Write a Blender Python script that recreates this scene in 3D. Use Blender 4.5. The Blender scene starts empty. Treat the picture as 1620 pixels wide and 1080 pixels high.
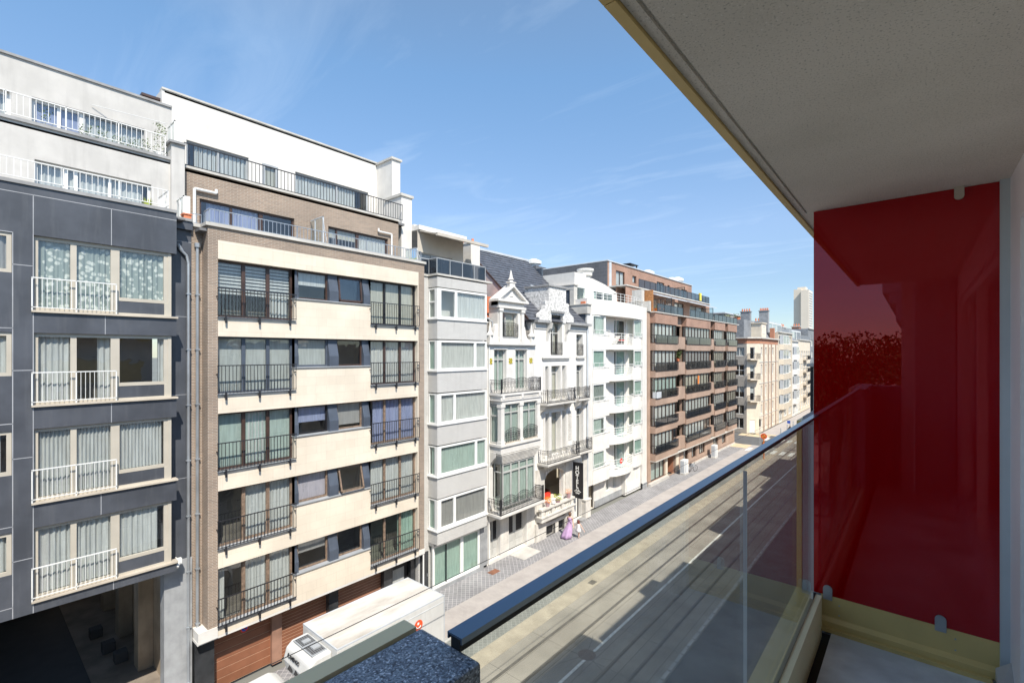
import bpy, bmesh, math, random
from mathutils import Vector, Matrix, noise as mnoise
random.seed(11)
R = math.radians
scene = bpy.context.scene
COL = scene.collection

# ------------------------------------------------------------------ camera
EYE = 12.9
cam_d = bpy.data.cameras.new("camera")
cam_d.sensor_width = 36.0
cam_d.lens = 752.6 / 1620 * 36.0
cam_d.shift_y = 18 / 1620.0
cam_d.clip_start = 0.05
cam_d.clip_end = 6000
cam = bpy.data.objects.new("camera", cam_d)
cam.location = (0, 0, EYE)
cam.rotation_euler = (R(90), 0, R(40.4))
COL.objects.link(cam)
scene.camera = cam

# ------------------------------------------------------------------ light
SUN_DIR = Vector((0.72, -0.33, 0.95)).normalized()      # towards the sun
elev = math.asin(SUN_DIR.z)
azim = math.atan2(SUN_DIR.x, SUN_DIR.y)
world = bpy.data.worlds.new("World")
scene.world = world
world.use_nodes = True
wn = world.node_tree
for n_ in list(wn.nodes): wn.nodes.remove(n_)
wo = wn.nodes.new('ShaderNodeOutputWorld')
wb = wn.nodes.new('ShaderNodeBackground')
sky = wn.nodes.new('ShaderNodeTexSky')
sky.sky_type = 'NISHITA'
sky.sun_disc = False
sky.sun_elevation = elev
sky.sun_rotation = azim
sky.air_density = 1.0
sky.dust_density = 0.1
sky.ozone_density = 2.6
wb.inputs['Strength'].default_value = 0.15
tc = wn.nodes.new('ShaderNodeTexCoord')
sep = wn.nodes.new('ShaderNodeSeparateXYZ')
wn.links.new(tc.outputs['Generated'], sep.inputs[0])
mx = wn.nodes.new('ShaderNodeMath'); mx.operation = 'MAXIMUM'; mx.inputs[1].default_value = 0.06
wn.links.new(sep.outputs['Z'], mx.inputs[0])
dv = wn.nodes.new('ShaderNodeVectorMath'); dv.operation = 'DIVIDE'
cb = wn.nodes.new('ShaderNodeCombineXYZ')
for i_ in range(3): wn.links.new(mx.outputs[0], cb.inputs[i_])
wn.links.new(tc.outputs['Generated'], dv.inputs[0]); wn.links.new(cb.outputs[0], dv.inputs[1])
mp = wn.nodes.new('ShaderNodeMapping'); mp.inputs['Rotation'].default_value = (0, 0, R(25)); mp.inputs['Scale'].default_value = (0.55, 1.5, 0.3)
wn.links.new(dv.outputs[0], mp.inputs['Vector'])
nz = wn.nodes.new('ShaderNodeTexNoise'); nz.inputs['Scale'].default_value = 1.3; nz.inputs['Detail'].default_value = 9; nz.inputs['Roughness'].default_value = 0.62; nz.inputs['Distortion'].default_value = 0.8
wn.links.new(mp.outputs[0], nz.inputs['Vector'])
rp = wn.nodes.new('ShaderNodeMapRange'); rp.inputs['From Min'].default_value = 0.52; rp.inputs['From Max'].default_value = 0.9; rp.inputs['To Max'].default_value = 0.24
wn.links.new(nz.outputs['Fac'], rp.inputs['Value'])
mix = wn.nodes.new('ShaderNodeMix'); mix.data_type = 'RGBA'
mix.inputs['B'].default_value = (4.6, 5.2, 5.8, 1)
wn.links.new(rp.outputs[0], mix.inputs['Factor'])
cr = wn.nodes.new('ShaderNodeValToRGB')          # deepens the sky towards the horizon
wn.links.new(sep.outputs['Z'], cr.inputs[0])
el_ = cr.color_ramp.elements; el_[0].position = 0.0; el_[0].color = (0.42, 0.46, 0.52, 1); el_[1].position = 1.0; el_[1].color = (1.45, 1.14, 0.84, 1)
for p_, c_ in ((0.136, (0.56, 0.56, 0.58, 1)), (0.235, (0.77, 0.73, 0.72, 1)), (0.5, (0.84, 0.95, 0.93, 1))):
    e_ = el_.new(p_); e_.color = c_
ml = wn.nodes.new('ShaderNodeMix'); ml.data_type = 'RGBA'; ml.blend_type = 'MULTIPLY'; ml.inputs['Factor'].default_value = 1
wn.links.new(sky.outputs[0], ml.inputs['A']); wn.links.new(cr.outputs[0], ml.inputs['B'])
wn.links.new(ml.outputs['Result'], mix.inputs['A'])
wn.links.new(mix.outputs['Result'], wb.inputs['Color'])
wn.links.new(wb.outputs[0], wo.inputs['Surface'])
sun_d = bpy.data.lights.new("sun", 'SUN')
sun_d.energy = 3.9
sun_d.angle = R(0.53)
sun_d.color = (1.0, 0.93, 0.82)
sun = bpy.data.objects.new("sun", sun_d)
sun.rotation_euler = (-SUN_DIR).to_track_quat('-Z', 'Y').to_euler()
sun.location = (10, -10, 60)
COL.objects.link(sun)
scene.view_settings.view_transform = 'Standard'
scene.view_settings.look = 'None'
scene.view_settings.exposure = 0.76
scene.view_settings.gamma = 1.0
scene.render.engine = 'CYCLES'
scene.cycles.max_bounces = 10
scene.cycles.transparent_max_bounces = 16
scene.cycles.sample_clamp_indirect = 6

# ------------------------------------------------------------------ materials
def mk(name):
    m = bpy.data.materials.new(name); m.use_nodes = True
    nt = m.node_tree
    b = nt.nodes['Principled BSDF']
    return m, nt, b
def pos(nt, scale=(1, 1, 1), swap=None):
    g = nt.nodes.new('ShaderNodeNewGeometry')
    out = g.outputs['Position']
    if swap == 'wall':      # (x+y, z, 0)
        s = nt.nodes.new('ShaderNodeSeparateXYZ'); nt.links.new(out, s.inputs[0])
        a = nt.nodes.new('ShaderNodeMath'); a.operation = 'ADD'
        nt.links.new(s.outputs[0], a.inputs[0]); nt.links.new(s.outputs[1], a.inputs[1])
        c = nt.nodes.new('ShaderNodeCombineXYZ'); nt.links.new(a.outputs[0], c.inputs[0]); nt.links.new(s.outputs[2], c.inputs[1])
        out = c.outputs[0]
    mpn = nt.nodes.new('ShaderNodeMapping'); mpn.inputs['Scale'].default_value = scale
    nt.links.new(out, mpn.inputs['Vector'])
    return mpn.outputs[0]
def ramp_mix(nt, fac, c1, c2, lo=0.35, hi=0.65):
    r = nt.nodes.new('ShaderNodeMapRange'); r.inputs['From Min'].default_value = lo; r.inputs['From Max'].default_value = hi
    nt.links.new(fac, r.inputs['Value'])
    m = nt.nodes.new('ShaderNodeMix'); m.data_type = 'RGBA'
    nt.links.new(r.outputs[0], m.inputs['Factor'])
    for k, c in (('A', c1), ('B', c2)):
        if isinstance(c, tuple): m.inputs[k].default_value = (*c[:3], 1)
        else: nt.links.new(c, m.inputs[k])
    return m.outputs['Result']
def noise(nt, vec, scale, detail=4, rough=0.55):
    n = nt.nodes.new('ShaderNodeTexNoise'); n.inputs['Scale'].default_value = scale
    n.inputs['Detail'].default_value = detail; n.inputs['Roughness'].default_value = rough
    nt.links.new(vec, n.inputs['Vector'])
    return n.outputs['Fac']
def bump(nt, b, fac, strength=0.3, dist=0.02):
    n = nt.nodes.new('ShaderNodeBump'); n.inputs['Strength'].default_value = strength; n.inputs['Distance'].default_value = dist
    nt.links.new(fac, n.inputs['Height']); nt.links.new(n.outputs[0], b.inputs['Normal'])
def sc(c, k): return tuple(min(1, x * k) for x in c)
def plain(name, c, rough=0.6, metal=0.0, var=0.12, scale=1.5, bmp=0.0, streak=0.0, spec=None, bscale=60, stain=None):
    m, nt, b = mk(name)
    b.inputs['Roughness'].default_value = rough; b.inputs['Metallic'].default_value = metal
    if spec is not None: b.inputs['IOR'].default_value = spec
    out = ramp_mix(nt, noise(nt, pos(nt), scale), sc(c, 1 - var), sc(c, 1 + var))
    if streak:
        st = stain or sc(c, 0.55)
        f = noise(nt, pos(nt, (3.2, 3.2, 0.35)), 1.6, 6)
        mm = nt.nodes.new('ShaderNodeMix'); mm.data_type = 'RGBA'
        r = nt.nodes.new('ShaderNodeMapRange'); r.inputs['From Min'].default_value = 0.52; r.inputs['From Max'].default_value = 0.8; r.inputs['To Max'].default_value = streak
        nt.links.new(f, r.inputs['Value']); nt.links.new(r.outputs[0], mm.inputs['Factor'])
        nt.links.new(out, mm.inputs['A']); mm.inputs['B'].default_value = (*st, 1)
        out = mm.outputs['Result']
    nt.links.new(out, b.inputs['Base Color'])
    if bmp: bump(nt, b, noise(nt, pos(nt), bscale, 3), bmp, 0.01)
    return m
def brick(name, c1, c2, mortar, w=0.21, h=0.065, ms=0.012, rough=0.85, offset=0.5, bmp=0.4, var=0.2, big=0.5, slope=None, mode='wall', rot=0, bdist=0.01, streak=0.0):
    m, nt, b = mk(name); b.inputs['Roughness'].default_value = rough
    if mode == 'wall': v = pos(nt, (1, 1, 1), 'wall')
    else: v = pos(nt)
    if rot:
        v.node.inputs['Rotation'].default_value = (0, 0, R(rot))
    t = nt.nodes.new('ShaderNodeTexBrick')
    nt.links.new(v, t.inputs['Vector'])
    t.inputs['Scale'].default_value = 1; t.inputs['Brick Width'].default_value = w; t.inputs['Row Height'].default_value = h
    t.inputs['Mortar Size'].default_value = ms; t.inputs['Color1'].default_value = (*c1, 1); t.inputs['Color2'].default_value = (*c2, 1); t.inputs['Mortar'].default_value = (*mortar, 1)
    t.offset = offset; t.inputs['Mortar Smooth'].default_value = 0.2
    f = noise(nt, pos(nt), big, 5)
    m2 = nt.nodes.new('ShaderNodeMix'); m2.data_type = 'RGBA'; m2.blend_type = 'MULTIPLY'; m2.inputs['Factor'].default_value = 1
    nt.links.new(t.outputs['Color'], m2.inputs['A'])
    nt.links.new(ramp_mix(nt, f, (1 - var,) * 3, (1 + var * .2,) * 3), m2.inputs['B'])
    outc = m2.outputs['Result']
    if streak:          # rain streaks running down the wall
        fs_ = noise(nt, pos(nt, (4.5, 4.5, 0.3)), 1.7, 6, .6); r_ = nt.nodes.new('ShaderNodeMapRange'); r_.inputs['From Min'].default_value = .54; r_.inputs['From Max'].default_value = .78; r_.inputs['To Max'].default_value = streak
        nt.links.new(fs_, r_.inputs['Value']); mm = nt.nodes.new('ShaderNodeMix'); mm.data_type = 'RGBA'; nt.links.new(r_.outputs[0], mm.inputs['Factor']); nt.links.new(outc, mm.inputs['A']); mm.inputs['B'].default_value = (*sc(c2, .45), 1); outc = mm.outputs['Result']
    nt.links.new(outc, b.inputs['Base Color'])
    if bmp:
        inv = nt.nodes.new('ShaderNodeMath'); inv.operation = 'SUBTRACT'; inv.inputs[0].default_value = 1; nt.links.new(t.outputs['Fac'], inv.inputs[1])
        bump(nt, b, inv.outputs[0], bmp, bdist)
    return m
def glassmat(name, tint=(0.85, 0.92, 0.9), refl=1.6, base=0.03, rough=0.0, wob=0.0):
    m = bpy.data.materials.new(name); m.use_nodes = True
    nt = m.node_tree
    nt.nodes.remove(nt.nodes['Principled BSDF']); o = nt.nodes['Material Output']
    tr = nt.nodes.new('ShaderNodeBsdfTransparent'); tr.inputs[0].default_value = (*tint, 1)
    gl = nt.nodes.new('ShaderNodeBsdfGlossy'); gl.inputs['Roughness'].default_value = rough; gl.inputs[0].default_value = (1, 1, 1, 1)
    g_ = nt.nodes.new('ShaderNodeNewGeometry'); d_ = nt.nodes.new('ShaderNodeVectorMath'); d_.operation = 'DOT_PRODUCT'
    nt.links.new(g_.outputs['Incoming'], d_.inputs[0]); nt.links.new(g_.outputs['Normal'], d_.inputs[1])
    def mth(op, a_, b_=None, c_=None):
        n = nt.nodes.new('ShaderNodeMath'); n.operation = op
        for i, x in enumerate((a_, b_, c_)):
            if x is None: continue
            if isinstance(x, (int, float)): n.inputs[i].default_value = x
            else: nt.links.new(x, n.inputs[i])
        return n
    ab = mth('ABSOLUTE', d_.outputs['Value']); om = mth('SUBTRACT', 1.0, ab.outputs[0]); pw = mth('POWER', om.outputs[0], 5.0)
    fr = mth('MULTIPLY_ADD', pw.outputs[0], 0.94, 0.06)          # two-sided Schlick reflectance
    mu = mth('MULTIPLY_ADD', fr.outputs[0], refl, base); mu.use_clamp = True
    ms = nt.nodes.new('ShaderNodeMixShader')
    nt.links.new(mu.outputs[0], ms.inputs[0]); nt.links.new(tr.outputs[0], ms.inputs[1]); nt.links.new(gl.outputs[0], ms.inputs[2])
    nt.links.new(ms.outputs[0], o.inputs['Surface'])
    if wob:
        bp = nt.nodes.new('ShaderNodeBump'); bp.inputs['Strength'].default_value = wob; bp.inputs['Distance'].default_value = 0.05
        nt.links.new(noise(nt, pos(nt), 1.2, 2), bp.inputs['Height']); nt.links.new(bp.outputs[0], gl.inputs['Normal'])
    return m
def clothmat(name, c, trans=0.35):
    m = bpy.data.materials.new(name); m.use_nodes = True
    nt = m.node_tree; nt.nodes.remove(nt.nodes['Principled BSDF']); o = nt.nodes['Material Output']
    d = nt.nodes.new('ShaderNodeBsdfDiffuse'); t = nt.nodes.new('ShaderNodeBsdfTranslucent'); ms = nt.nodes.new('ShaderNodeMixShader')
    ms.inputs[0].default_value = trans
    f = noise(nt, pos(nt, (6, 6, 0.6)), 2, 3)
    colr = ramp_mix(nt, f, sc(c, 0.8), c)
    nt.links.new(colr, d.inputs[0]); nt.links.new(colr, t.inputs[0])
    nt.links.new(d.outputs[0], ms.inputs[1]); nt.links.new(t.outputs[0], ms.inputs[2]); nt.links.new(ms.outputs[0], o.inputs['Surface'])
    return m

M = {}
M['white'] = plain('white_render', (0.66, 0.64, 0.605), 0.8, var=0.06, streak=0.35, bmp=0.15, stain=(0.5, 0.48, 0.43))
M['offwhite'] = plain('offwhite_render', (0.52, 0.505, 0.48), 0.85, var=0.07, streak=0.3, bmp=0.2)
M['whitebrick'] = brick('white_painted_brick', (0.88, 0.855, 0.81), (0.83, 0.81, 0.765), (0.64, 0.62, 0.58), bmp=0.5, var=0.08, ms=0.010, streak=.18)
M['greybrick'] = brick('grey_white_painted_brick', (0.61, 0.60, 0.575), (0.56, 0.55, 0.53), (0.44, 0.43, 0.41), bmp=0.5, var=0.08, ms=0.010, streak=.3)
M['stained'] = plain('stained_white_concrete', (0.74, 0.72, 0.67), 0.85, var=0.05, streak=0.32, bmp=0.2, stain=(0.45, 0.42, 0.37))
M['stucco_old'] = plain('weathered_white_stone', (0.62, 0.61, 0.59), 0.9, var=0.35, scale=9, bmp=0.6, streak=0.4, bscale=25)
M['cream'] = brick('cream_stone_cladding', (0.76, 0.67, 0.55), (0.72, 0.635, 0.515), (0.58, 0.50, 0.40), w=0.9, h=0.36, ms=0.004, bmp=0.2, var=0.12, big=0.7, rough=0.7, streak=.15)
M['brick'] = brick('brown_strip_brick', (0.33, 0.24, 0.18), (0.24, 0.18, 0.14), (0.42, 0.37, 0.31), w=0.26, h=0.058, ms=0.009, bmp=0.5, var=0.15)
M['redbrick'] = brick('red_brown_brick', (0.40, 0.225, 0.16), (0.34, 0.185, 0.13), (0.42, 0.32, 0.26), w=0.21, h=0.07, ms=0.008, bmp=0.4, var=0.2, streak=.3)
M['pinkbrick'] = brick('pale_pink_brick', (0.44, 0.30, 0.225), (0.39, 0.26, 0.195), (0.45, 0.36, 0.29), w=0.21, h=0.07, ms=0.008, bmp=0.3, var=0.2, streak=.35)
M['orangebrick'] = brick('orange_brick', (0.52, 0.19, 0.09), (0.46, 0.16, 0.08), (0.45, 0.28, 0.2), bmp=0.3, var=0.15)
M['panel'] = plain('dark_grey_facade_panel', (0.068, 0.074, 0.088), 0.42, var=0.2, scale=0.9, streak=0.4, stain=(0.13, 0.135, 0.145))
M['seam'] = plain('pale_joint', (0.35, 0.36, 0.38), 0.7)
M['alu'] = plain('beige_aluminium', (0.47, 0.43, 0.36), 0.4, var=0.05)
M['sill'] = plain('beige_sill', (0.50, 0.44, 0.36), 0.6, var=0.1)
M['whitemetal'] = plain('white_painted_metal', (0.74, 0.74, 0.72), 0.4, var=0.04)
M['greymetal'] = plain('grey_painted_metal', (0.34, 0.36, 0.38), 0.45, var=0.08)
M['lightgrey'] = plain('light_grey_metal', (0.5, 0.53, 0.56), 0.45, var=0.08)
M['blackmetal'] = plain('black_wrought_iron', (0.022, 0.022, 0.026), 0.45, var=0.2)
M['coping'] = plain('grey_stone_coping', (0.30, 0.30, 0.30), 0.8, var=0.2, streak=0.3)
M['palecoping'] = plain('pale_stone_coping', (0.52, 0.50, 0.46), 0.8, var=0.12, streak=0.3)
M['darkwood'] = plain('dark_brown_frame', (0.06, 0.035, 0.028), 0.45, var=0.25)
M['brownwood'] = plain('faded_brown_wood_frame', (0.20, 0.14, 0.10), 0.6, var=0.3, scale=8)
M['bluegrey'] = plain('blue_grey_panel', (0.068, 0.083, 0.11), 0.45, var=0.15)
M['truckwhite'] = plain('dusty_white_truck_paint', (0.60, 0.60, 0.585), 0.45, var=0.05, streak=0.25, stain=(0.40, 0.38, 0.35))
M['garage'] = plain('brown_garage_slat', (0.24, 0.10, 0.055), 0.45, var=0.12)
M['garageline'] = plain('pale_groove', (0.55, 0.36, 0.25), 0.5)
M['granite'] = plain('black_granite', (0.035, 0.037, 0.04), 0.22, var=0.3)
M['whiteframe'] = plain('white_window_frame', (0.78, 0.78, 0.76), 0.35, var=0.03)
M['greyframe'] = plain('pale_grey_wood_frame', (0.46, 0.46, 0.44), 0.5, var=0.08)
M['stone'] = plain('pale_facade_stone', (0.60, 0.575, 0.53), 0.85, var=0.14, streak=0.3, bmp=0.3)
M['concrete'] = plain('grey_concrete', (0.30, 0.31, 0.32), 0.85, var=0.18, streak=0.3, bmp=0.3)
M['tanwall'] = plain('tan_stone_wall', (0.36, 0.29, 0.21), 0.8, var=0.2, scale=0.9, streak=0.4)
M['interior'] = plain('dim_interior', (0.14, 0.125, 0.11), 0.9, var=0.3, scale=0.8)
M['roofing'] = plain('grey_flat_roofing', (0.16, 0.16, 0.165), 0.9, var=0.2)
M['tile'] = plain('dark_roof_tile', (0.082, 0.088, 0.105), 0.5, var=0.25, scale=2.5)
M['slate'] = brick('blue_diamond_slate', (0.062, 0.08, 0.105), (0.045, 0.06, 0.085), (0.13, 0.155, 0.18), w=0.42, h=0.42, ms=0.012, offset=0.0, rot=45, rough=0.5, bmp=0.3)
M['greyslate'] = brick('grey_diamond_slate', (0.235, 0.245, 0.26), (0.20, 0.21, 0.225), (0.30, 0.31, 0.32), w=0.6, h=0.6, ms=0.03, offset=0.0, rot=45, rough=0.7, bmp=0.2)
M['slate_small'] = brick('grey_roof_slate', (0.20, 0.185, 0.165), (0.15, 0.14, 0.13), (0.08, 0.08, 0.08), w=0.22, h=0.16, ms=0.008, bmp=0.4)
M['orangetile'] = brick('orange_roof_tile', (0.55, 0.17, 0.07), (0.44, 0.13, 0.06), (0.2, 0.08, 0.04), w=0.22, h=0.22, ms=0.015, bmp=0.6, bdist=0.03)
M['darkslab'] = brick('dark_slate_cladding', (0.10, 0.105, 0.12), (0.085, 0.09, 0.10), (0.15, 0.155, 0.17), w=0.6, h=0.35, ms=0.012, bmp=0.2)
M['smoke'] = glassmat('smoked_glass', (0.16, 0.16, 0.17), 1.3, 0.03)
M['frost'] = glassmat('clear_screen_glass', (0.75, 0.85, 0.88), 1.5, 0.06)
M['glass'] = glassmat('window_glass', (0.93, 0.97, 0.96), 1.2, 0.02, wob=0.12)
M['glassb'] = glassmat('blue_window_glass', (0.90, 0.94, 0.94), 1.3, 0.03, wob=0.15)
M['glassg'] = glassmat('green_window_glass', (0.80, 0.90, 0.86), 1.3, 0.03, wob=0.12)
M['sheer'] = clothmat('white_curtain', (0.78, 0.78, 0.76))
M['cream_cl'] = clothmat('cream_curtain', (0.70, 0.66, 0.56))
M['green_cl'] = clothmat('pale_green_blind', (0.56, 0.66, 0.61), 0.3)
M['blue_cl'] = clothmat('blue_curtain', (0.44, 0.48, 0.70))
M['grey_cl'] = clothmat('grey_blind', (0.42, 0.40, 0.39), 0.2)
M['red_cl'] = clothmat('red_curtain', (0.62, 0.03, 0.05))
M['mauve_cl'] = clothmat('mauve_blind', (0.52, 0.47, 0.52), 0.1)
M['woodpanel'] = plain('orange_brown_wood', (0.42, 0.19, 0.07), 0.6, var=0.2, scale=6)
M['orange'] = plain('orange_paint', (0.75, 0.22, 0.04), 0.6)
M['terracotta'] = plain('terracotta', (0.60, 0.20, 0.10), 0.8, var=0.15)
M['yellow'] = plain('yellow_paint', (0.75, 0.62, 0.08), 0.6)
M['red'] = plain('red_paint', (0.72, 0.05, 0.03), 0.45)
M['blue'] = plain('blue_paint', (0.04, 0.12, 0.55), 0.45)
M['black'] = plain('black_paint', (0.012, 0.012, 0.015), 0.5)
M['leaf'] = plain('green_leaf', (0.10, 0.15, 0.04), 0.9, var=0.45, scale=8)
M['leafy'] = plain('yellow_green_leaf', (0.36, 0.42, 0.05), 0.6, var=0.35, scale=8)
M['leaf2'] = plain('tree_leaf', (0.045, 0.08, 0.02), 0.95, var=0.5, scale=0.8)
M['bark'] = plain('bark', (0.10, 0.08, 0.06), 0.9, var=0.3, bmp=0.5, bscale=15)
M['flower'] = plain('orange_flower', (0.78, 0.28, 0.03), 0.7)
M['pinkpot'] = plain('mauve_flower_pot', (0.42, 0.28, 0.30), 0.6)
M['skin'] = plain('skin', (0.62, 0.40, 0.30), 0.55, var=0.05)
M['hairb'] = plain('brown_hair', (0.12, 0.065, 0.04), 0.6, var=0.3, scale=20)
M['hairr'] = plain('auburn_hair', (0.13, 0.03, 0.02), 0.55, var=0.3, scale=20)
M['lilac'] = plain('lilac_dress', (0.42, 0.28, 0.46), 0.75, var=0.08, scale=6)
M['whitecloth'] = plain('white_cotton', (0.74, 0.72, 0.71), 0.8, var=0.05)
M['tire'] = plain('black_rubber', (0.02, 0.02, 0.02), 0.8)
M['chrome'] = plain('galvanised_steel', (0.42, 0.45, 0.48), 0.4, metal=0.6, var=0.12)
M['awning'] = plain('beige_awning_fabric', (0.50, 0.46, 0.40), 0.85, var=0.06)
M['beige'] = plain('beige_render', (0.56, 0.49, 0.39), 0.85, var=0.08, streak=0.25, bmp=0.2)
M['greige'] = plain('grey_beige_render', (0.36, 0.335, 0.30), 0.85, var=0.1, streak=0.25, bmp=0.2)
M['palestone'] = plain('cream_render', (0.66, 0.58, 0.47), 0.85, var=0.07, streak=0.2)
M['tower'] = plain('pale_tower_concrete', (0.70, 0.63, 0.53), 0.85, var=0.04, scale=0.05)

# ------------------------------------------------------------------ mesh builder
class Fr:
    """a vertical frame: point(u, n, z) = O + U*u + N*n + z, n outward"""
    def __init__(s, O, U, N): s.O = Vector(O); s.U = Vector(U); s.N = Vector(N)
    def p(s, u, n, z): return s.O + s.U * u + s.N * n + Vector((0, 0, z))
def FX(x): return Fr((x, 0, 0), (0, 1, 0), (1, 0, 0))        # facade facing the street (+X), u = Y
def FY(y): return Fr((0, y, 0), (1, 0, 0), (0, -1, 0))       # wall facing -Y, u = X
def FXm(x): return Fr((x, 0, 0), (0, 1, 0), (-1, 0, 0))      # wall facing -X
class MB:
    def __init__(s): s.v = []; s.f = []; s.m = []; s.c = 0
    def mat(s, i): s.c = i; return s
    def face(s, pts):
        k = len(s.v); s.v += [Vector(p) for p in pts]; s.f.append(tuple(range(k, k + len(pts)))); s.m.append(s.c); return s
    def hexa(s, c):
        k = len(s.v); s.v += [Vector(p) for p in c]
        for q in ((0, 3, 2, 1), (4, 5, 6, 7), (0, 1, 5, 4), (1, 2, 6, 5), (2, 3, 7, 6), (3, 0, 4, 7)):
            s.f.append(tuple(k + i for i in q)); s.m.append(s.c)
        return s
    def box(s, x0, x1, y0, y1, z0, z1):
        return s.hexa([(x0, y0, z0), (x1, y0, z0), (x1, y1, z0), (x0, y1, z0), (x0, y0, z1), (x1, y0, z1), (x1, y1, z1), (x0, y1, z1)])
    def fbox(s, fr, u0, u1, n0, n1, z0, z1):
        P = fr.p
        return s.hexa([P(u0, n0, z0), P(u1, n0, z0), P(u1, n1, z0), P(u0, n1, z0), P(u0, n0, z1), P(u1, n0, z1), P(u1, n1, z1), P(u0, n1, z1)])
    def tube(s, a, b, r, n=6, r2=None):
        a = Vector(a); b = Vector(b); d = b - a
        if d.length < 1e-6: return s
        d.normalize(); t = Vector((0, 0, 1)) if abs(d.z) < 0.9 else Vector((1, 0, 0))
        e1 = d.cross(t).normalized(); e2 = d.cross(e1); k = len(s.v); r2 = r if r2 is None else r2
        for i in range(n):
            w = 2 * math.pi * i / n; o = e1 * math.cos(w) + e2 * math.sin(w)
            s.v += [a + o * r, b + o * r2]
        for i in range(n):
            j = (i + 1) % n; s.f.append((k + 2 * i, k + 2 * j, k + 2 * j + 1, k + 2 * i + 1)); s.m.append(s.c)
        s.f.append(tuple(k + 2 * i for i in range(n))[::-1]); s.m.append(s.c)
        s.f.append(tuple(k + 2 * i + 1 for i in range(n))); s.m.append(s.c)
        return s
    def path(s, pts, r, n=5):
        for a, b in zip(pts[:-1], pts[1:]): s.tube(a, b, r, n)
        return s
    def lathe(s, c, prof, n=16, ax=None, a0=0, a1=2 * math.pi, sx=1, sy=1):
        """prof: [(r, z)] about the vertical through c"""
        c = Vector(c); k = len(s.v); full = abs(a1 - a0 - 2 * math.pi) < 1e-4; cols = n if full else n + 1
        for r, z in prof:
            for i in range(cols):
                w = a0 + (a1 - a0) * i / n
                s.v.append(c + Vector((r * sx * math.cos(w), r * sy * math.sin(w), z)))
        for j in range(len(prof) - 1):
            for i in range(n):
                i2 = (i + 1) % cols
                s.f.append((k + j * cols + i, k + j * cols + i2, k + (j + 1) * cols + i2, k + (j + 1) * cols + i)); s.m.append(s.c)
        return s
    def prism(s, pts, d):
        d = Vector(d); k = len(s.v); n = len(pts); s.v += [Vector(p) for p in pts] + [Vector(p) + d for p in pts]
        s.f.append(tuple(range(k, k + n))[::-1]); s.m.append(s.c)
        s.f.append(tuple(range(k + n, k + 2 * n))); s.m.append(s.c)
        for i in range(n):
            j = (i + 1) % n; s.f.append((k + i, k + j, k + n + j, k + n + i)); s.m.append(s.c)
        return s
    def build(s, name, mats, parent=None, smooth=False, bevel=0):
        if not s.f: return None
        if not isinstance(mats, (list, tuple)): mats = [mats]
        base = WPOS.get(parent.name, Vector((0, 0, 0))) if parent else Vector((0, 0, 0))
        me = bpy.data.meshes.new(name); me.from_pydata([v - base for v in s.v], [], s.f); me.update()
        for m in mats: me.materials.append(m)
        me.polygons.foreach_set('material_index', s.m)
        if smooth: me.polygons.foreach_set('use_smooth', [True] * len(me.polygons))
        bm = bmesh.new(); bm.from_mesh(me); bmesh.ops.recalc_face_normals(bm, faces=bm.faces) if not getattr(s, 'keep', False) else None; bm.to_mesh(me); bm.free()
        o = bpy.data.objects.new(name, me); COL.objects.link(o)
        if parent: o.parent = parent; WPOS[o.name] = base
        if bevel:
            b = o.modifiers.new('bevel', 'BEVEL'); b.width = bevel; b.segments = 2; b.limit_method = 'ANGLE'
        return o
WPOS = {}
def thing(name, label, cat, loc=(0, 0, 0), group=None):
    o = bpy.data.objects.new(name, None); COL.objects.link(o); o.location = loc; o.empty_display_size = 0.3
    WPOS[o.name] = Vector(loc); o['label'] = label; o['category'] = cat
    if group: o['group'] = group
    return o
def tag(o, label, cat, group=None):
    o['label'] = label; o['category'] = cat
    if group: o['group'] = group
    return o
def struct(o, kind='structure'): o['kind'] = kind; return o
def copy_thing(src, d, label, group=None):
    def rec(o, par):
        c = o.copy(); COL.objects.link(c)
        if par: c.parent = par
        for ch in [x for x in list(bpy.data.objects) if x.parent == o and x is not c]: rec(ch, c)
        return c
    r = rec(src, None); r.location = Vector(src.location) + Vector(d); r['label'] = label
    if group: r['group'] = group
    return r

def wall(mb, fr, u0, u1, z0, z1, holes, depth=0.22, n=0.0):
    us = sorted({u0, u1, *[min(max(h[i], u0), u1) for h in holes for i in (0, 1)]})
    zs = sorted({z0, z1, *[min(max(h[i], z0), z1) for h in holes for i in (2, 3)]})
    P = fr.p
    for a, b in zip(us[:-1], us[1:]):
        run = None
        for c, d in zip(zs[:-1], zs[1:]):
            um, zm = (a + b) / 2, (c + d) / 2
            inh = any(h[0] < um < h[1] and h[2] < zm < h[3] for h in holes)
            if not inh: mb.face([P(a, n, c), P(b, n, c), P(b, n, d), P(a, n, d)])
    for h in holes:
        a, b, c, d = max(h[0], u0), min(h[1], u1), max(h[2], z0), min(h[3], z1)
        m_ = n - depth
        mb.face([P(a, n, c), P(a, n, d), P(a, m_, d), P(a, m_, c)])
        mb.face([P(b, n, c), P(b, m_, c), P(b, m_, d), P(b, n, d)])
        mb.face([P(a, n, c), P(a, m_, c), P(b, m_, c), P(b, n, c)])
        mb.face([P(a, n, d), P(b, n, d), P(b, m_, d), P(a, m_, d)])
    return mb

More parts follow.
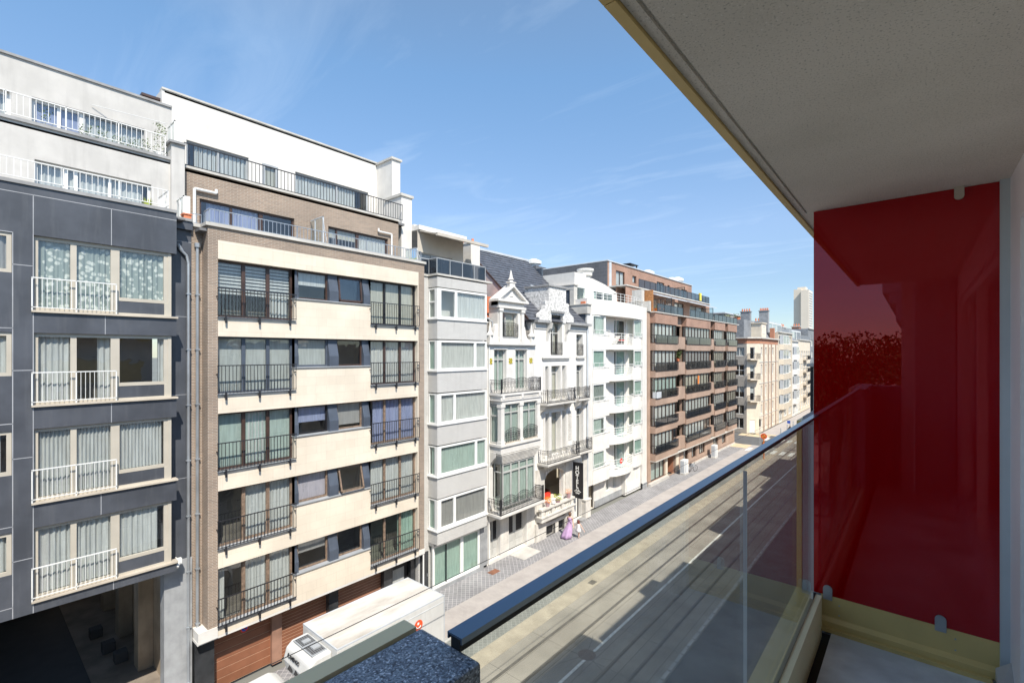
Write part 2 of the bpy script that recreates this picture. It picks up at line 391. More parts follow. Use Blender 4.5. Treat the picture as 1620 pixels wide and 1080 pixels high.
def curtain(mb, fr, u0, u1, z0, z1, n, kind, fine=1.0):
    P = fr.p
    if kind == 'flat':
        mb.face([P(u0, n, z0), P(u1, n, z0), P(u1, n, z1), P(u0, n, z1)]); return
    w = u1 - u0; k = max(4, int(w / (0.045 / fine)))
    ph = random.random() * 6; amp = 0.028
    pr = []
    for i in range(k + 1):
        u = u0 + w * i / k
        if kind == 'slat': nn = n + (0.03 if i % 2 else -0.03)
        else: nn = n + amp * math.sin(ph + u * 46 + 1.3 * math.sin(u * 9)) + 0.012 * math.sin(u * 83)
        pr.append((u, nn))
    for (a, na), (b, nb) in zip(pr[:-1], pr[1:]):
        mb.face([P(a, na, z0), P(b, nb, z0), P(b, nb, z1), P(a, na, z1)])

def window(par, fr, u0, u1, z0, z1, n=-0.12, fw=0.06, mull=(), tran=(), frame='whiteframe', glass='glass', cur='sheer', kind='wave', frac=(0, 1), drop=0.0, mw=None, cn=0.04, name='window', th=0.07, low=0.0, lowmat=None, cells=None):
    """frame with its glass and curtain; mull/tran are fractions of width/height"""
    f = MB(); g = MB(); mw = mw or fw
    f.fbox(fr, u0, u0 + fw, n - th, n, z0, z1); f.fbox(fr, u1 - fw, u1, n - th, n, z0, z1)
    f.fbox(fr, u0 + fw, u1 - fw, n - th, n, z0, z0 + fw); f.fbox(fr, u0 + fw, u1 - fw, n - th, n, z1 - fw, z1)
    w = u1 - u0; h = z1 - z0
    if kind == 'wave' and frac == (0, 1) and random.random() < .45:      # curtains drawn differently from flat to flat
        frac = random.choice([(0, .82), (.12, 1), (0, .93), (.3, 1)])
    ms = [u0 + w * m_ for m_ in mull]
    for m_ in ms: f.fbox(fr, m_ - mw / 2, m_ + mw / 2, n - th + .005, n - .003, z0 + fw, z1 - fw)
    for t_ in tran:
        zz = z0 + h * t_
        f.fbox(fr, u0 + fw, u1 - fw, n - th + .008, n - .006, zz - mw / 2, zz + mw / 2)
    ob = f.build(name, M[frame], par)
    g.face([fr.p(u0 + fw, n - th * .6, z0 + fw), fr.p(u1 - fw, n - th * .6, z0 + fw), fr.p(u1 - fw, n - th * .6, z1 - fw), fr.p(u0 + fw, n - th * .6, z1 - fw)])
    g.build('pane', M[glass], ob)
    if cur:
        c = MB()
        a = u0 + w * frac[0] + .02; b = u0 + w * frac[1] - .02
        curtain(c, fr, a, b, z0 + fw + h * drop, z1 - fw * .5, n - th - cn, kind)
        c.build('curtain' if kind == 'wave' else 'blind', M[cur], ob)
    return ob

def railing(par, fr, u0, u1, n, z0, z1, sp=0.11, r=0.008, rail=0.018, mat='blackmetal', ret0=0.0, ret1=0.0, low=0.06, name='railing', mid=(), post=None, square=True):
    mb = MB()
    def bars(fr2, a, b, nn, flip=False):
        L = abs(b - a); k = max(1, round(L / sp))
        for i in range(k + 1):
            t = a + (b - a) * i / k
            if flip: mb.fbox(fr, nn - r, nn + r, t - r, t + r, z0 + low, z1)
            else: mb.fbox(fr, t - r, t + r, nn - r, nn + r, z0 + low, z1)
    bars(fr, u0, u1, n)
    mb.fbox(fr, u0 - rail, u1 + rail, n - rail, n + rail, z1 - rail, z1 + rail)
    mb.fbox(fr, u0 - rail, u1 + rail, n - rail, n + rail, z0 + low - rail * .7, z0 + low + rail * .7)
    for mm in mid: mb.fbox(fr, u0, u1, n - rail * .6, n + rail * .6, z0 + (z1 - z0) * mm - rail * .5, z0 + (z1 - z0) * mm + rail * .5)
    if post:
        k = max(1, round((u1 - u0) / post))
        for i in range(k + 1):
            t = u0 + (u1 - u0) * i / k
            mb.fbox(fr, t - rail, t + rail, n - rail, n + rail, z0, z1)
    for uu, d in ((u0, ret0), (u1, ret1)):
        if d:
            bars(fr, n - d, n, uu, True)
            mb.fbox(fr, uu - rail, uu + rail, n - d, n - rail, z1 - rail, z1 + rail)
            mb.fbox(fr, uu - rail, uu + rail, n - d, n - rail, z0 + low - rail * .7, z0 + low + rail * .7)
            for mm in mid: mb.fbox(fr, uu - rail * .6, uu + rail * .6, n - d, n, z0 + (z1 - z0) * mm - rail * .5, z0 + (z1 - z0) * mm + rail * .5)
    return mb.build(name, M[mat], par)

def ornate(par, fr, u0, u1, n, z0, z1, sp=0.12, mat='blackmetal', ret0=0.0, ret1=0.0, wave=0.0, nw=1, curl=True, post=0.0, name='railing'):
    """wrought-iron guard with scrolls, its top rail rising in arches when wave > 0"""
    mb = MB(); r = 0.009; P = fr.p
    def top(t): return z1 + wave * abs(math.sin(math.pi * nw * t))
    L = u1 - u0; k = max(2, round(L / sp)); prev = None
    for i in range(k + 1):
        t = i / k; u = u0 + L * t; zt = top(t)
        mb.fbox(fr, u - r, u + r, n - r, n + r, z0 + .03, zt)
        if prev:
            mb.path([P(prev[0], n, prev[1]), P(u, n, zt)], 0.016, 4)
            if wave: mb.path([P(prev[0], n, prev[1] - .13), P(u, n, zt - .13)], 0.009, 4)
            uc = (prev[0] + u) / 2; zc = z0 + .10 + (0.30 * (z1 - z0) if i % 2 else 0)
            if curl:
                w = (u - prev[0]) * .42
                for cz in (z0 + .12, (z0 + z1) / 2 + (.08 if i % 2 else -.06), z1 - .16):
                    mb.path([P(uc + w * math.cos(q), n, cz + w * 1.25 * math.sin(q)) for q in [j * math.pi / 4 for j in range(9)]], 0.008, 3)
        prev = (u, zt)
    mb.fbox(fr, u0, u1, n - .012, n + .012, z0 + .02, z0 + .045)
    for uu, d, t in ((u0, ret0, 0), (u1, ret1, 1)):
        if d:
            kk = max(2, round(d / sp)); zt = z1
            for i in range(kk + 1):
                nn = n - d + d * i / kk; mb.fbox(fr, uu - r, uu + r, nn - r, nn + r, z0 + .03, zt)
                if curl and i:
                    nc = nn - d / kk / 2; w = d / kk * .4
                    for cz in (z0 + .14, z1 - .2): mb.path([P(uu, nc + w * math.cos(q), cz + w * 1.3 * math.sin(q)) for q in [j * math.pi / 4 for j in range(9)]], 0.008, 3)
            mb.path([P(uu, n - d, zt), P(uu, n, zt)], 0.016, 4); mb.path([P(uu, n - d, z0 + .03), P(uu, n, z0 + .03)], 0.012, 4)
        if post: mb.fbox(fr, uu - post, uu + post, n - post, n + post, z0 - .02, z1 + .08)
    return mb.build(name, M[mat], par)

def shell(par, X, y0, y1, z0, z1, holes, mat, depth=0.22, gap=1.3, back=-33, floors=(), roofmat='roofing', sides=True):
    """street wall with openings, side walls, room behind and flat roof"""
    fr = FX(X); w = MB(); wall(w, fr, y0, y1, z0, z1, holes, depth)
    if sides:
        for yy in (y0, y1): w.face([(X, yy, z0), (X, yy, z1), (back, yy, z1), (back, yy, z0)])
        w.face([(back, y0, z0), (back, y1, z0), (back, y1, z1), (back, y0, z1)])
    w.build('wall', M[mat], par)
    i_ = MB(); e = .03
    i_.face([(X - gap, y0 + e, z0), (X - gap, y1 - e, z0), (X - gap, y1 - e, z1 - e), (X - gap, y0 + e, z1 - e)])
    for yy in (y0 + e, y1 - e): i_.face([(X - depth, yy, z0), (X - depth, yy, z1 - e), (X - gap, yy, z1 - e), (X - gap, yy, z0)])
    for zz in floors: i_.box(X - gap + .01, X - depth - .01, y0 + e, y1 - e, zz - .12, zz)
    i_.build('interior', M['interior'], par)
    rf = MB(); rf.box(back + .05, X - .02, y0 + .02, y1 - .02, z1 - .02, z1 + .03); rf.build('roof', M[roofmat], par)

def plantmesh(mb, c, r, h, n=60, size=0.05, grass=False):
    c = Vector(c)
    for i in range(n):
        a = random.random() * 6.283; q = r * math.sqrt(random.random())
        if grass:
            b = c + Vector((q * .5 * math.cos(a), q * .5 * math.sin(a), 0)); t = c + Vector((q * 1.3 * math.cos(a), q * 1.3 * math.sin(a), h * random.uniform(.6, 1)))
            s_ = Vector((-math.sin(a), math.cos(a), 0)) * size * .3
            mb.face([b - s_, b + s_, t])
        else:
            p = c + Vector((q * math.cos(a), q * math.sin(a), h * random.random()))
            d1 = Vector([random.uniform(-1, 1) for _ in range(3)]).normalized() * size; d2 = Vector([random.uniform(-1, 1) for _ in range(3)]).normalized() * size
            mb.face([p - d1, p + d2 * .5, p + d1, p - d2 * .5])
def potplant(name, label, loc, pot=(0.18, 0.25), potmat='terracotta', leaf='leaf', r=0.2, h=0.4, n=80, size=0.06, grass=False, group=None, flowers=None):
    t = thing(name, label, 'potted plant', loc, group); p = MB()
    x, y, z = loc
    p.lathe(loc, [(0.001, 0.005), (pot[0] * .72, 0.005), (pot[0], pot[1]), (pot[0] * 1.06, pot[1]), (pot[0] * .9, pot[1] - .03), (.001, pot[1] - .03)], 12)
    p.build('pot', M[potmat], t)
    f = MB(); f.keep = True; plantmesh(f, (x, y, z + pot[1] - .02), r, h, n, size, grass); f.build('foliage', M[leaf], t)
    if flowers:
        q = MB(); q.keep = True; plantmesh(q, (x, y, z + pot[1] + h * .35), r, h * .6, n // 2, size * .7); q.build('flower', M[flowers], t)
    return t
def text_obj(s, size, mat, parent, world_m, name='lettering', extrude=0.004, align='CENTER', bold=0.0):
    cu = bpy.data.curves.new(name, 'FONT'); cu.body = s; cu.size = size; cu.extrude = extrude; cu.align_x = align; cu.align_y = 'CENTER'; cu.offset = bold
    tmp = bpy.data.objects.new('tmp', cu); COL.objects.link(tmp)
    dg = bpy.context.evaluated_depsgraph_get(); me = bpy.data.meshes.new_from_object(tmp.evaluated_get(dg))
    bpy.data.objects.remove(tmp); me.transform(world_m); me.transform(Matrix.Translation(-WPOS.get(parent.name, Vector())))
    me.materials.clear(); me.materials.append(M[mat]); me.name = name
    o = bpy.data.objects.new(name, me); COL.objects.link(o); o.parent = parent; WPOS[o.name] = WPOS.get(parent.name, Vector())
    return o
# ================================================================== street and ground
def sheet(name, x0, x1, y0, y1, z, mat):
    mb = MB(); mb.face([(x0, y0, z), (x1, y0, z), (x1, y1, z), (x0, y1, z)]); return struct(mb.build(name, mat))
Y0, Y1 = -70, 420
M['ground'] = plain('far_ground', (0.20, 0.20, 0.18), 0.95, var=0.2, scale=0.1)
M['asphalt'] = plain('asphalt', (0.115, 0.115, 0.115), 0.85, var=0.14, scale=1.2, bmp=0.3, bscale=120, streak=0.2, stain=(0.07, 0.07, 0.07))
M['herring'] = brick('grey_patterned_paving', (0.27, 0.265, 0.27), (0.215, 0.21, 0.22), (0.45, 0.44, 0.43), w=0.22, h=0.22, ms=0.012, offset=0.0, mode='pos', rot=45, bmp=0.2, var=0.2, big=0.7)
M['plainpave'] = brick('pale_pink_paving', (0.42, 0.385, 0.36), (0.39, 0.36, 0.34), (0.36, 0.33, 0.31), w=0.22, h=0.11, ms=0.003, mode='pos', rot=0, bmp=0.1, var=0.14, big=0.9)
M['cobble'] = brick('grey_green_sett_strip', (0.24, 0.25, 0.235), (0.19, 0.20, 0.19), (0.36, 0.37, 0.34), w=0.20, h=0.20, ms=0.01, offset=0.0, mode='pos', rot=45, bmp=0.2, var=0.2)
M['slabs'] = brick('tram_concrete_slab', (0.325, 0.30, 0.26), (0.295, 0.275, 0.24), (0.11, 0.10, 0.085), w=1.15, h=2.9, ms=0.010, offset=0.0, mode='pos', bmp=0.15, var=0.24, big=0.45)
M['yellowconc'] = plain('yellowish_concrete_band', (0.39, 0.345, 0.27), 0.85, var=0.14, scale=1.5, streak=0.2)
M['kerb'] = plain('kerb_stone', (0.40, 0.40, 0.38), 0.85, var=0.15)
M['rail'] = plain('steel_tram_rail', (0.20, 0.19, 0.18), 0.35, metal=0.7, var=0.1)
M['railgap'] = plain('dark_rail_bed', (0.12, 0.11, 0.095), 0.8, var=0.25)
M['paint'] = plain('worn_white_road_paint', (0.66, 0.66, 0.62), 0.8, var=0.2, scale=7)
M['sand'] = plain('sandy_tactile_paving', (0.58, 0.46, 0.30), 0.85, var=0.12)
sheet('ground', -1500, 1500, -1500, 2500, -0.16, M['ground'])
def slab(name, x0, x1, y0, y1, z0, z1, mat):
    mb = MB(); mb.box(x0, x1, y0, y1, z0, z1); return struct(mb.build(name, mat))
slab('pavement', -19.78, -17.9, Y0, 72.6, -0.12, 0.02, M['herring'])
slab('pavement', -17.9, -16.1, Y0, 72.6, -0.12, 0.016, M['plainpave'])
slab('pavement', -19.0, -16.1, 82.6, Y1, -0.12, 0.02, M['plainpave'])
slab('paved_strip', -16.1, -14.45, Y0, 72.6, -0.12, -0.02, M['cobble'])
slab('paved_strip', -14.45, -13.62, Y0, Y1, -0.12, -0.015, M['yellowconc'])
slab('road', -13.62, -7.55, Y0, Y1, -0.12, -0.02, M['slabs'])
slab('road', -7.55, -3.0, Y0, Y1, -0.12, -0.03, M['asphalt'])
slab('side_street', -70, -14.45, 72.6, 82.6, -0.12, -0.035, M['asphalt'])
slab('road', -16.1, -14.45, 82.6, Y1, -0.12, -0.03, M['asphalt'])
slab('pavement', -3.0, -0.7, Y0, Y1, -0.12, 0.08, M['plainpave'])
slab('kerb', -16.2, -16.0, Y0, 72.5, -0.1, 0.022, M['kerb'])
slab('kerb', -3.12, -3.0, Y0, Y1, -0.1, 0.09, M['kerb'])
slab('kerb', -13.72, -13.6, Y0, Y1, -0.1, -0.006, M['yellowconc'])
# tram rails (grooved) and their bedding strips
for i, x in enumerate((-12.77, -11.77, -9.66, -8.66)):
    r_ = MB(); r_.mat(0).box(x - .075, x + .075, Y0, Y1, -.1, -.016); r_.mat(1).box(x - .055, x - .0, Y0, Y1, -.1, -.010); r_.box(x + .035, x + .055, Y0, Y1, -.1, -.010)
    tag(r_.build('tram_rail', [M['railgap'], M['rail']]), ['grooved steel tram rail beside the yellowish concrete band', 'second tram rail, between the first one and the white road line',
        'tram rail just right of the painted white road line', 'tram rail beside the dashed kerb row of the asphalt lane'][i], 'tram rail', 'tram rails in the street')
mb = MB(); y = 2.0
while y < 300:
    mb.box(-10.72, -10.60, y, y + 7.9, -.02, -.014); y += 8.0
struct(mb.build('road_line', M['paint']))
mb = MB(); y = 0.0
while y < 160:
    mb.box(-7.75, -7.6, y, y + .62, -.05, -.002); y += .70
struct(mb.build('road_kerb_blocks', M['kerb']))
mb = MB()
for yy in (67.9, 77.9):
    x = -17.4
    while x < -8: mb.box(x, x + .5, yy, yy + 2.4, -.03, .03 if (yy < 70 and x < -16.1) else -.008); x += 1.0
struct(mb.build('zebra_crossing', M['paint']))
mb = MB(); mb.box(-19.9, -17.6, 69.5, 72.4, 0, .035); mb.box(-21.5, -17.3, 80.2, 82.4, -.1, -.02); mb.box(-19.6, -16.7, 82.65, 83.6, 0, .03)
struct(mb.build('tactile_paving', M['sand']))
for x_, l_ in ((-12.25, 'thin overhead tram wire above the far track, crossing in front of the lorry roof'), (-9.16, 'thin overhead tram wire above the near track')):
    q = MB(); q.tube((x_, -60, 5.15), (x_, 260, 5.15), .012, 5); tag(q.build('overhead_wire', M['black']), l_, 'wire', 'overhead tram wires')
# manhole with its star of joints
t = MB(); t.lathe((-10.77, 17.6, -.02), [(.001, .012), (.34, .012), (.38, .006), (.38, -.03)], 32); man = t.build('manhole_cover', plain('rusty_iron_cover', (0.17, 0.135, 0.115), 0.6, var=0.25, scale=9, bmp=0.5, bscale=40), smooth=False)
tag(man, 'round rusty manhole cover on the white road line with a star of slab joints', 'manhole')
mb = MB(); P0 = Vector((-10.77, 17.6, -.017))
for a in range(0, 360, 45):
    d = Vector((math.cos(R(a + 20)), math.sin(R(a + 20)), 0)); q = Vector((-d.y, d.x, 0)) * .009
    mb.face([P0 + d * .4 + q, P0 + d * .4 - q, P0 + d * 1.45 - q, P0 + d * 1.45 + q])
struct(mb.build('slab_joints', M['railgap']))
mb = MB(); mb.box(-14.1, -13.75, 23.1, 23.6, -.05, -.009); tag(mb.build('drain_cover', M['railgap']), 'small dark square drain cover in the yellowish concrete band', 'drain cover')
mb = MB(); mb.box(-19.2, -18.75, 20.3, 21.0, 0, .026)
for i in range(7): mb.box(-19.18, -18.77, 20.33 + i * .095, 20.38 + i * .095, .026, .032)
tag(mb.build('door_mat_grating', plain('rust_grating', (0.22, 0.10, 0.06), 0.8, var=0.3)), 'rust brown grating in the pavement below the ornate house door', 'grating')
mb = MB(); mb.box(-19.75, -18.6, 23.0, 24.75, 0, .05); struct(mb.build('door_step', M['palecoping']))

# ================================================================== dark panelled block (B1)
b1 = thing('apartment_building', 'dark grey panelled apartment building with white set-back top floors and an open passage below', 'building', (-19.5, 2, 0))
fr = FX(-19.42); PY = 5.62; XF = -19.42
rows1 = [(14.12, 16.30), (11.38, 13.48), (8.57, 10.70), (5.74, 7.84)]
w = MB()
LH = [(-4, -.5, 15.16, 16.28), (.05, 1.07, 15.16, 16.28), (.05, 1.07, 12.25, 13.48), (.05, 1.07, 9.45, 10.7), (.05, 1.07, 6.65, 7.84)]
wall(w, fr, -7, 1.5, 5.4, 17.7, LH[1:], .25)
w.face([(XF, -7, 5.4), (XF, 1.5, 5.4), (-34, 1.5, 5.4), (-34, -7, 5.4)])
w.build('wall', M['panel'], b1)
for z0, z1 in ((16.30, 17.7), (13.48, 14.08), (10.70, 11.34), (7.84, 8.53), (5.4, 5.70)):
    w = MB(); w.box(-20.0, XF, 1.5, 4.99, z0, z1); w.build('facade_band', M['panel'], b1)
w = MB()                                           # recessed side strip and body
w.face([(-20.1, 4.6, 5.5), (-20.1, PY, 5.5), (-20.1, PY, 17.35), (-20.1, 4.6, 17.35)])
w.box(-20.4, -19.95, 4.995, PY - .002, 17.32, 17.62)
w.build('recessed_wall', M['panel'], b1)
w = MB()
for zz in (5.72, 8.0, 10.9, 13.6, 16.3): w.box(XF - .01, XF + .003, -7, 1.1, zz - .011, zz + .011)
for zz in (7.0, 9.9, 12.4, 15.4): w.box(XF - .01, XF + .003, 1.08, 1.5, zz - .01, zz + .01)
for yy in (1.09, 1.5): w.box(XF - .01, XF + .003, yy - .01, yy + .01, 5.4, 16.3)
for a, b, yy in ((16.3, 17.45, 1.5), (16.3, 17.45, 3.25), (13.48, 14.05, 3.1), (10.7, 11.3, 3.25), (7.85, 8.5, 3.0), (5.4, 5.68, 3.3)): w.box(XF - .01, XF + .003, yy - .009, yy + .009, a, b)
w.box(XF - .01, XF + .003, -7, 4.99, 17.44, 17.46)
for zz in (16.9, 14.2, 11.4, 8.4): w.box(-20.11, -20.097, 4.99, PY, zz - .008, zz + .008)
w.build('panel_joint', M['seam'], b1)
w = MB(); w.box(-20.3, XF + .05, -7, 5.0, 17.701, 17.8); w.box(-20.5, -19.9, 5.0, PY - .01, 17.621, 17.72)
w.box(-21.4, -20.93, -7, 5.2, 20.0, 20.1); w.box(-21.4, -20.75, 5.12, PY, 20.62, 20.70); w.box(-23, -22.44, -7, PY, 22.58, 22.66)
w.build('coping', M['coping'], b1)
w = MB(); fru = FX(-21.0)
wall(w, fru, -7, 5.2, 17.6, 20.0, [(1.65, 4.63, 17.75, 18.95), (-3, .6, 17.75, 18.95)], .25)
w.box(-22.6, -20.85, 5.2, PY - .004, 17.8, 20.62)
frt = FX(-22.5); wall(w, frt, -7, PY, 20.0, 22.58, [(1.7, 4.75, 20.1, 21.45), (-3, 1.23, 20.1, 21.4)], .25)
w.box(-34, -23.9, -7, PY - .01, 17.5, 22.5)
w.build('upper_wall', M['offwhite'], b1)
w = MB(); w.box(-21.0, -19.6, -7, 5.3, 17.55, 17.6); w.box(-22.5, -21.0, -7, 5.3, 19.85, 19.92); w.box(-34, -22.52, -7, PY - .02, 22.5, 22.56)
w.build('roof', M['roofing'], b1)
w = MB(); w.face([(-22.3, -7, 17.6), (-22.3, 5.3, 17.6), (-22.3, 5.3, 20), (-22.3, -7, 20)]); w.face([(-23.8, -7, 20), (-23.8, 5.6, 20), (-23.8, 5.6, 22.4), (-23.8, -7, 22.4)])
w.box(-20.9, -20.75, -7, 4.6, 5.5, 17.5)
for zz in (5.45, 8.3, 11.1, 13.9, 16.9): w.box(-20.7, -19.7, -7, 4.58, zz - .1, zz)
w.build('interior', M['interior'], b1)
# windows of the bay
curt1 = ['floral', 'sheer', 'sheer', 'sheer']
m, nt, b = mk('floral_curtain'); b.inputs['Roughness'].default_value = .9
vo = nt.nodes.new('ShaderNodeTexVoronoi'); vo.inputs['Scale'].default_value = 6.5; nt.links.new(pos(nt), vo.inputs['Vector'])
nt.links.new(ramp_mix(nt, vo.outputs['Distance'], (0.58, 0.58, 0.53), (0.24, 0.27, 0.25), .30, .46), b.inputs['Base Color']); M['floral'] = m
winfr = FX(-19.52)
for k, (z0, z1) in enumerate(rows1):
    c = curt1[k]
    f = window(b1, winfr, 1.5, 3.36, z0, z1, n=0, fw=.11, mull=(.47,), frame='alu', glass='glassb', cur=c if k != 3 else 'sheer', kind='wave' if k != 2 else 'slat', frac=(0, 1) if k != 1 else (0, .45), th=.09, mw=.14)
    if k == 1:
        cc = MB(); curtain(cc, winfr, 2.95, 3.3, z0 + .1, z1 - .05, -.22, 'wave'); cc.build('curtain', M['sheer'], f)
    if k == 3:
        cc = MB(); curtain(cc, winfr, 1.6, 1.85, z0 + .1, z1 - .05, -.17, 'wave'); cc.build('curtain', M['red_cl'], f)
    f = window(b1, winfr, 3.36, 4.76, z0 + .45, z1, n=.002, fw=.11, frame='alu', glass='glassb', cur='floral' if k == 0 else 'sheer', kind='wave' if k != 2 else 'slat', frac=[(0, 1), (.8, 1), (0, .9), (0, 1)][k], th=.09)
    q = MB(); q.box(-19.60, -19.53, 3.36, 4.76, z0, z0 + .45); q.build('window_panel', M['panel'], b1)
    q = MB(); q.box(-20.1, -19.5, 4.76, 4.86, z0, z1); q.box(-19.60, -19.50, 3.36, 3.44, z0, z0 + .45); q.box(-19.60, -19.50, 4.66, 4.76, z0, z0 + .45); q.box(-19.60, -19.50, 3.44, 4.66, z0, z0 + .07)
    q.build('window_side_frame', M['alu'], b1)
    q = MB(); q.box(-19.65, -19.34, 1.46, 5.02, z0 - .045, z0 + .012); q.build('sill', M['sill'], b1)
    railing(b1, FX(-19.36), 1.47, 3.36, 0, z0 + .01, z0 + .95, sp=.105, r=.006, rail=.014, mat='whitemetal', low=.09, post=.95)
for (a, b_, c, d) in LH[1:]:
    window(b1, fr, a, b_, c, d, n=-.04, fw=.1, frame='alu', glass='glassb', cur='sheer' if c < 14 else 'grey_cl', kind='wave', th=.09)
for y_ in (1.7,):
    window(b1, frt, 1.7, 3.0, 20.1, 21.45, n=-.15, fw=.09, mull=(.52,), glass='glassb', cur='blue_cl', kind='flat'); window(b1, frt, 3.0, 4.75, 20.1, 21.45, n=-.15, fw=.07, frame='greymetal', glass='glassb', cur='sheer')
window(b1, frt, -1.5, 1.23, 20.1, 21.4, n=-.15, fw=.09, mull=(.5,), glass='glassb', cur='sheer')
window(b1, fru, 1.65, 4.63, 17.78, 18.95, n=-.15, fw=.08, mull=(.25, .33, .62), glass='glassb', cur='sheer'); window(b1, fru, -2, .6, 17.78, 18.95, n=-.15, fw=.08, mull=(.5,), glass='glassb', cur='sheer')
railing(b1, FX(-19.45), -7, 4.75, 0, 17.8, 18.42, sp=.14, r=.007, rail=.015, mat='whitemetal', low=.1, post=1.3, ret1=1.2)
railing(b1, FX(-21.02), -7, 5.05, 0, 20.1, 20.85, sp=.14, r=.007, rail=.016, mat='whitemetal', low=.1, post=1.3)
# little glass wind screens at the terrace ends
for (x0, x1, z0, z1, yy) in ((-21.8, -20.9, 20.66, 21.5, 5.3), (-20.9, -20.05, 17.7, 18.55, 5.35)):
    s_ = MB(); s_.box(x1 - .04, x1, yy, yy + .22, z0, z1); s_.box(x0, x1, yy, yy + .04, z1 - .04, z1); s_.box((x0 + x1) / 2 - .02, (x0 + x1) / 2 + .02, yy, yy + .04, z0, z1)
    s = s_.build('wind_screen', M['whitemetal'], b1); g = MB(); g.face([(x0, yy + .02, z0), (x1, yy + .02, z0), (x1, yy + .02, z1), (x0, yy + .02, z1)]); g.build('pane', M['frost'], s)
q = MB(); q.tube((-20.0, 5.18, 16.75), (-20.0, 5.3, 16.55), .06, 8); q.path([(-20.0, 5.22, 16.62), (-20.0, 5.45, 16.38), (-20.0, 5.5, 16.1), (-20.0, 5.5, .3)], .05, 8)
for zz in range(1, 17, 2): q.box(-20.07, -19.94, 5.43, 5.57, zz, zz + .04)
q.build('drainpipe', M['chrome'], b1)
q = MB(); q.path([(-22.44, 3.2, 21.75), (-21.6, 5.2, 21.55)], .012, 5); q.build('clothes_rod', M['whitemetal'], b1)
# passage under the block
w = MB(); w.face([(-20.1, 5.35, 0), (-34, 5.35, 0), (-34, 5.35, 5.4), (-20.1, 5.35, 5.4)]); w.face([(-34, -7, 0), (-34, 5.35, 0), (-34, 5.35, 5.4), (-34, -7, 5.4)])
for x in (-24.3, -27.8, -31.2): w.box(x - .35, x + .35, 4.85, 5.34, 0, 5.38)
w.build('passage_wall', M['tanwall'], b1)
w = MB(); w.box(-20.5, -20.02, 4.78, PY, 0, 5.5); w.box(-20.0 - .5, -20.01, 4.79, 5.61, 0, .01); w.build('stone_pier', M['concrete'], b1)
w = MB(); w.face([(-19.42, -7, 0.01), (-34, -7, 0.01), (-34, -7, 5.4), (-19.42, -7, 5.4)]); w.build('end_wall', M['panel'], b1)
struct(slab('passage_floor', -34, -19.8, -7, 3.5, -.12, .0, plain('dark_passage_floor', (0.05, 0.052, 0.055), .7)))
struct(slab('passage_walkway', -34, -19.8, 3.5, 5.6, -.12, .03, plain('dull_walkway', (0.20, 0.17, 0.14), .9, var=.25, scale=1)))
for i, (x, y) in enumerate(((-25.4, 4.55), (-26.6, 4.35), (-28.4, 4.2))):
    q = MB(); q.box(x - .22, x + .22, y - .22, y + .22, .03, .45); tag(q.build('concrete_block', plain('dark_block', (0.06, 0.06, 0.06), .8), bevel=.03), ['dark concrete block nearest the street on the passage walkway', 'middle dark concrete block on the passage walkway', 'deepest concrete block on the passage walkway'][i], 'concrete block', 'blocks in the passage')
q = MB(); q.box(-19.75, -19.6, 5.05, 5.2, 5.55, 5.72); q.tube((-19.6, 5.1, 5.6), (-19.45, 5.02, 5.5), .045, 8); q.tube((-20.02, 5.12, 5.65), (-19.7, 5.12, 5.65), .02)
tag(q.build('security_camera', M['whitemetal']), 'small white security camera at the corner above the passage', 'camera')

# ================================================================== brown brick block with cream panels (B2)
b2 = thing('apartment_building', 'brown brick apartment building with cream stone panels and black balcony guards', 'building', (-19.5, 10.5, 0))
X2 = -19.5; fr = FX(X2); T = [16.35 - 2.84 * k for k in range(5)]
YA, YB = 5.96, 15.87
holes = [(6.29, 15.5, 2.55, 17.03)]
w = MB(); wall(w, fr, YA, YB, 2.75, 17.5, holes, .0)
w.face([(X2, YA, 2.75), (X2, YA, 17.5), (-20.1, YA, 17.5), (-20.1, YA, 2.75)])
w.face([(-20.1, PY + .003, 2.9), (-20.1, YA, 2.9), (-20.1, YA, 17.5), (-20.1, PY + .003, 17.5)])
w.face([(X2, YB, 2.75), (X2, YB, 17.5), (-20.3, YB, 17.5), (-20.3, YB, 2.75)])
w.build('brick_wall', M['brick'], b2)
# cream panels with window openings
XC = X2 + .004; frc = FX(XC); hs = []
for t_ in T:
    hs += [(6.29, 9.11, t_ - 2.13, t_), (9.11, 12.68, t_ - 1.2, t_ - .001), (12.68, 15.45, t_ - 2.13, t_)]
w = MB(); wall(w, frc, 6.29, 15.5, 2.55, 17.03, hs, .30); w.build('stone_panel', M['cream'], b2)
w = MB(); w.box(-20.85, X2, PY + .02, YB, 2.45, 2.55); w.box(-20.2, -19.46, PY + .03, 6.28, 2.5, 2.9); w.box(-20.2, -19.46, 15.5, YB + .01, 2.5, 2.75)
w.build('stone_base', M['white'], b2)
w = MB(); w.box(-20.3, -19.42, YA - .08, YB + .08, 17.5, 17.62); w.box(-20.3, -20.02, PY, YA - .08, 17.5, 17.62); w.box(-21.5, -21.12, PY, 15.5, 19.93, 20.02); w.box(-24.2, -23.85, PY, 16.0, 23.86, 23.94)
w.build('coping', M['palecoping'], b2)
w = MB(); fs = FX(-21.2); wall(w, fs, PY + .004, 15.5, 17.4, 19.93, [(6.2, 9.9, 17.65, 18.9), (11.5, 14.85, 17.65, 18.9)], .2)
w.build('set_back_wall', M['brick'], b2)
w = MB(); fw_ = FX(-23.9); wall(w, fw_, PY + .004, 16.0, 19.9, 23.86, [(6.5, 9.0, 20.0, 22.05), (9.6, 10.35, 20.6, 22.0), (11.2, 15.4, 20.0, 22.05)], .2)
w.face([(-23.9, PY + .004, 19), (-23.9, PY + .004, 23.86), (-34, PY + .004, 23.86), (-34, PY + .004, 17)])
w.box(-23.9, -22.4, 15.95, 16.5, 19.9, 23.75); w.box(-23, -21.5, 15.92, 16.62, 17.5, 21.5)
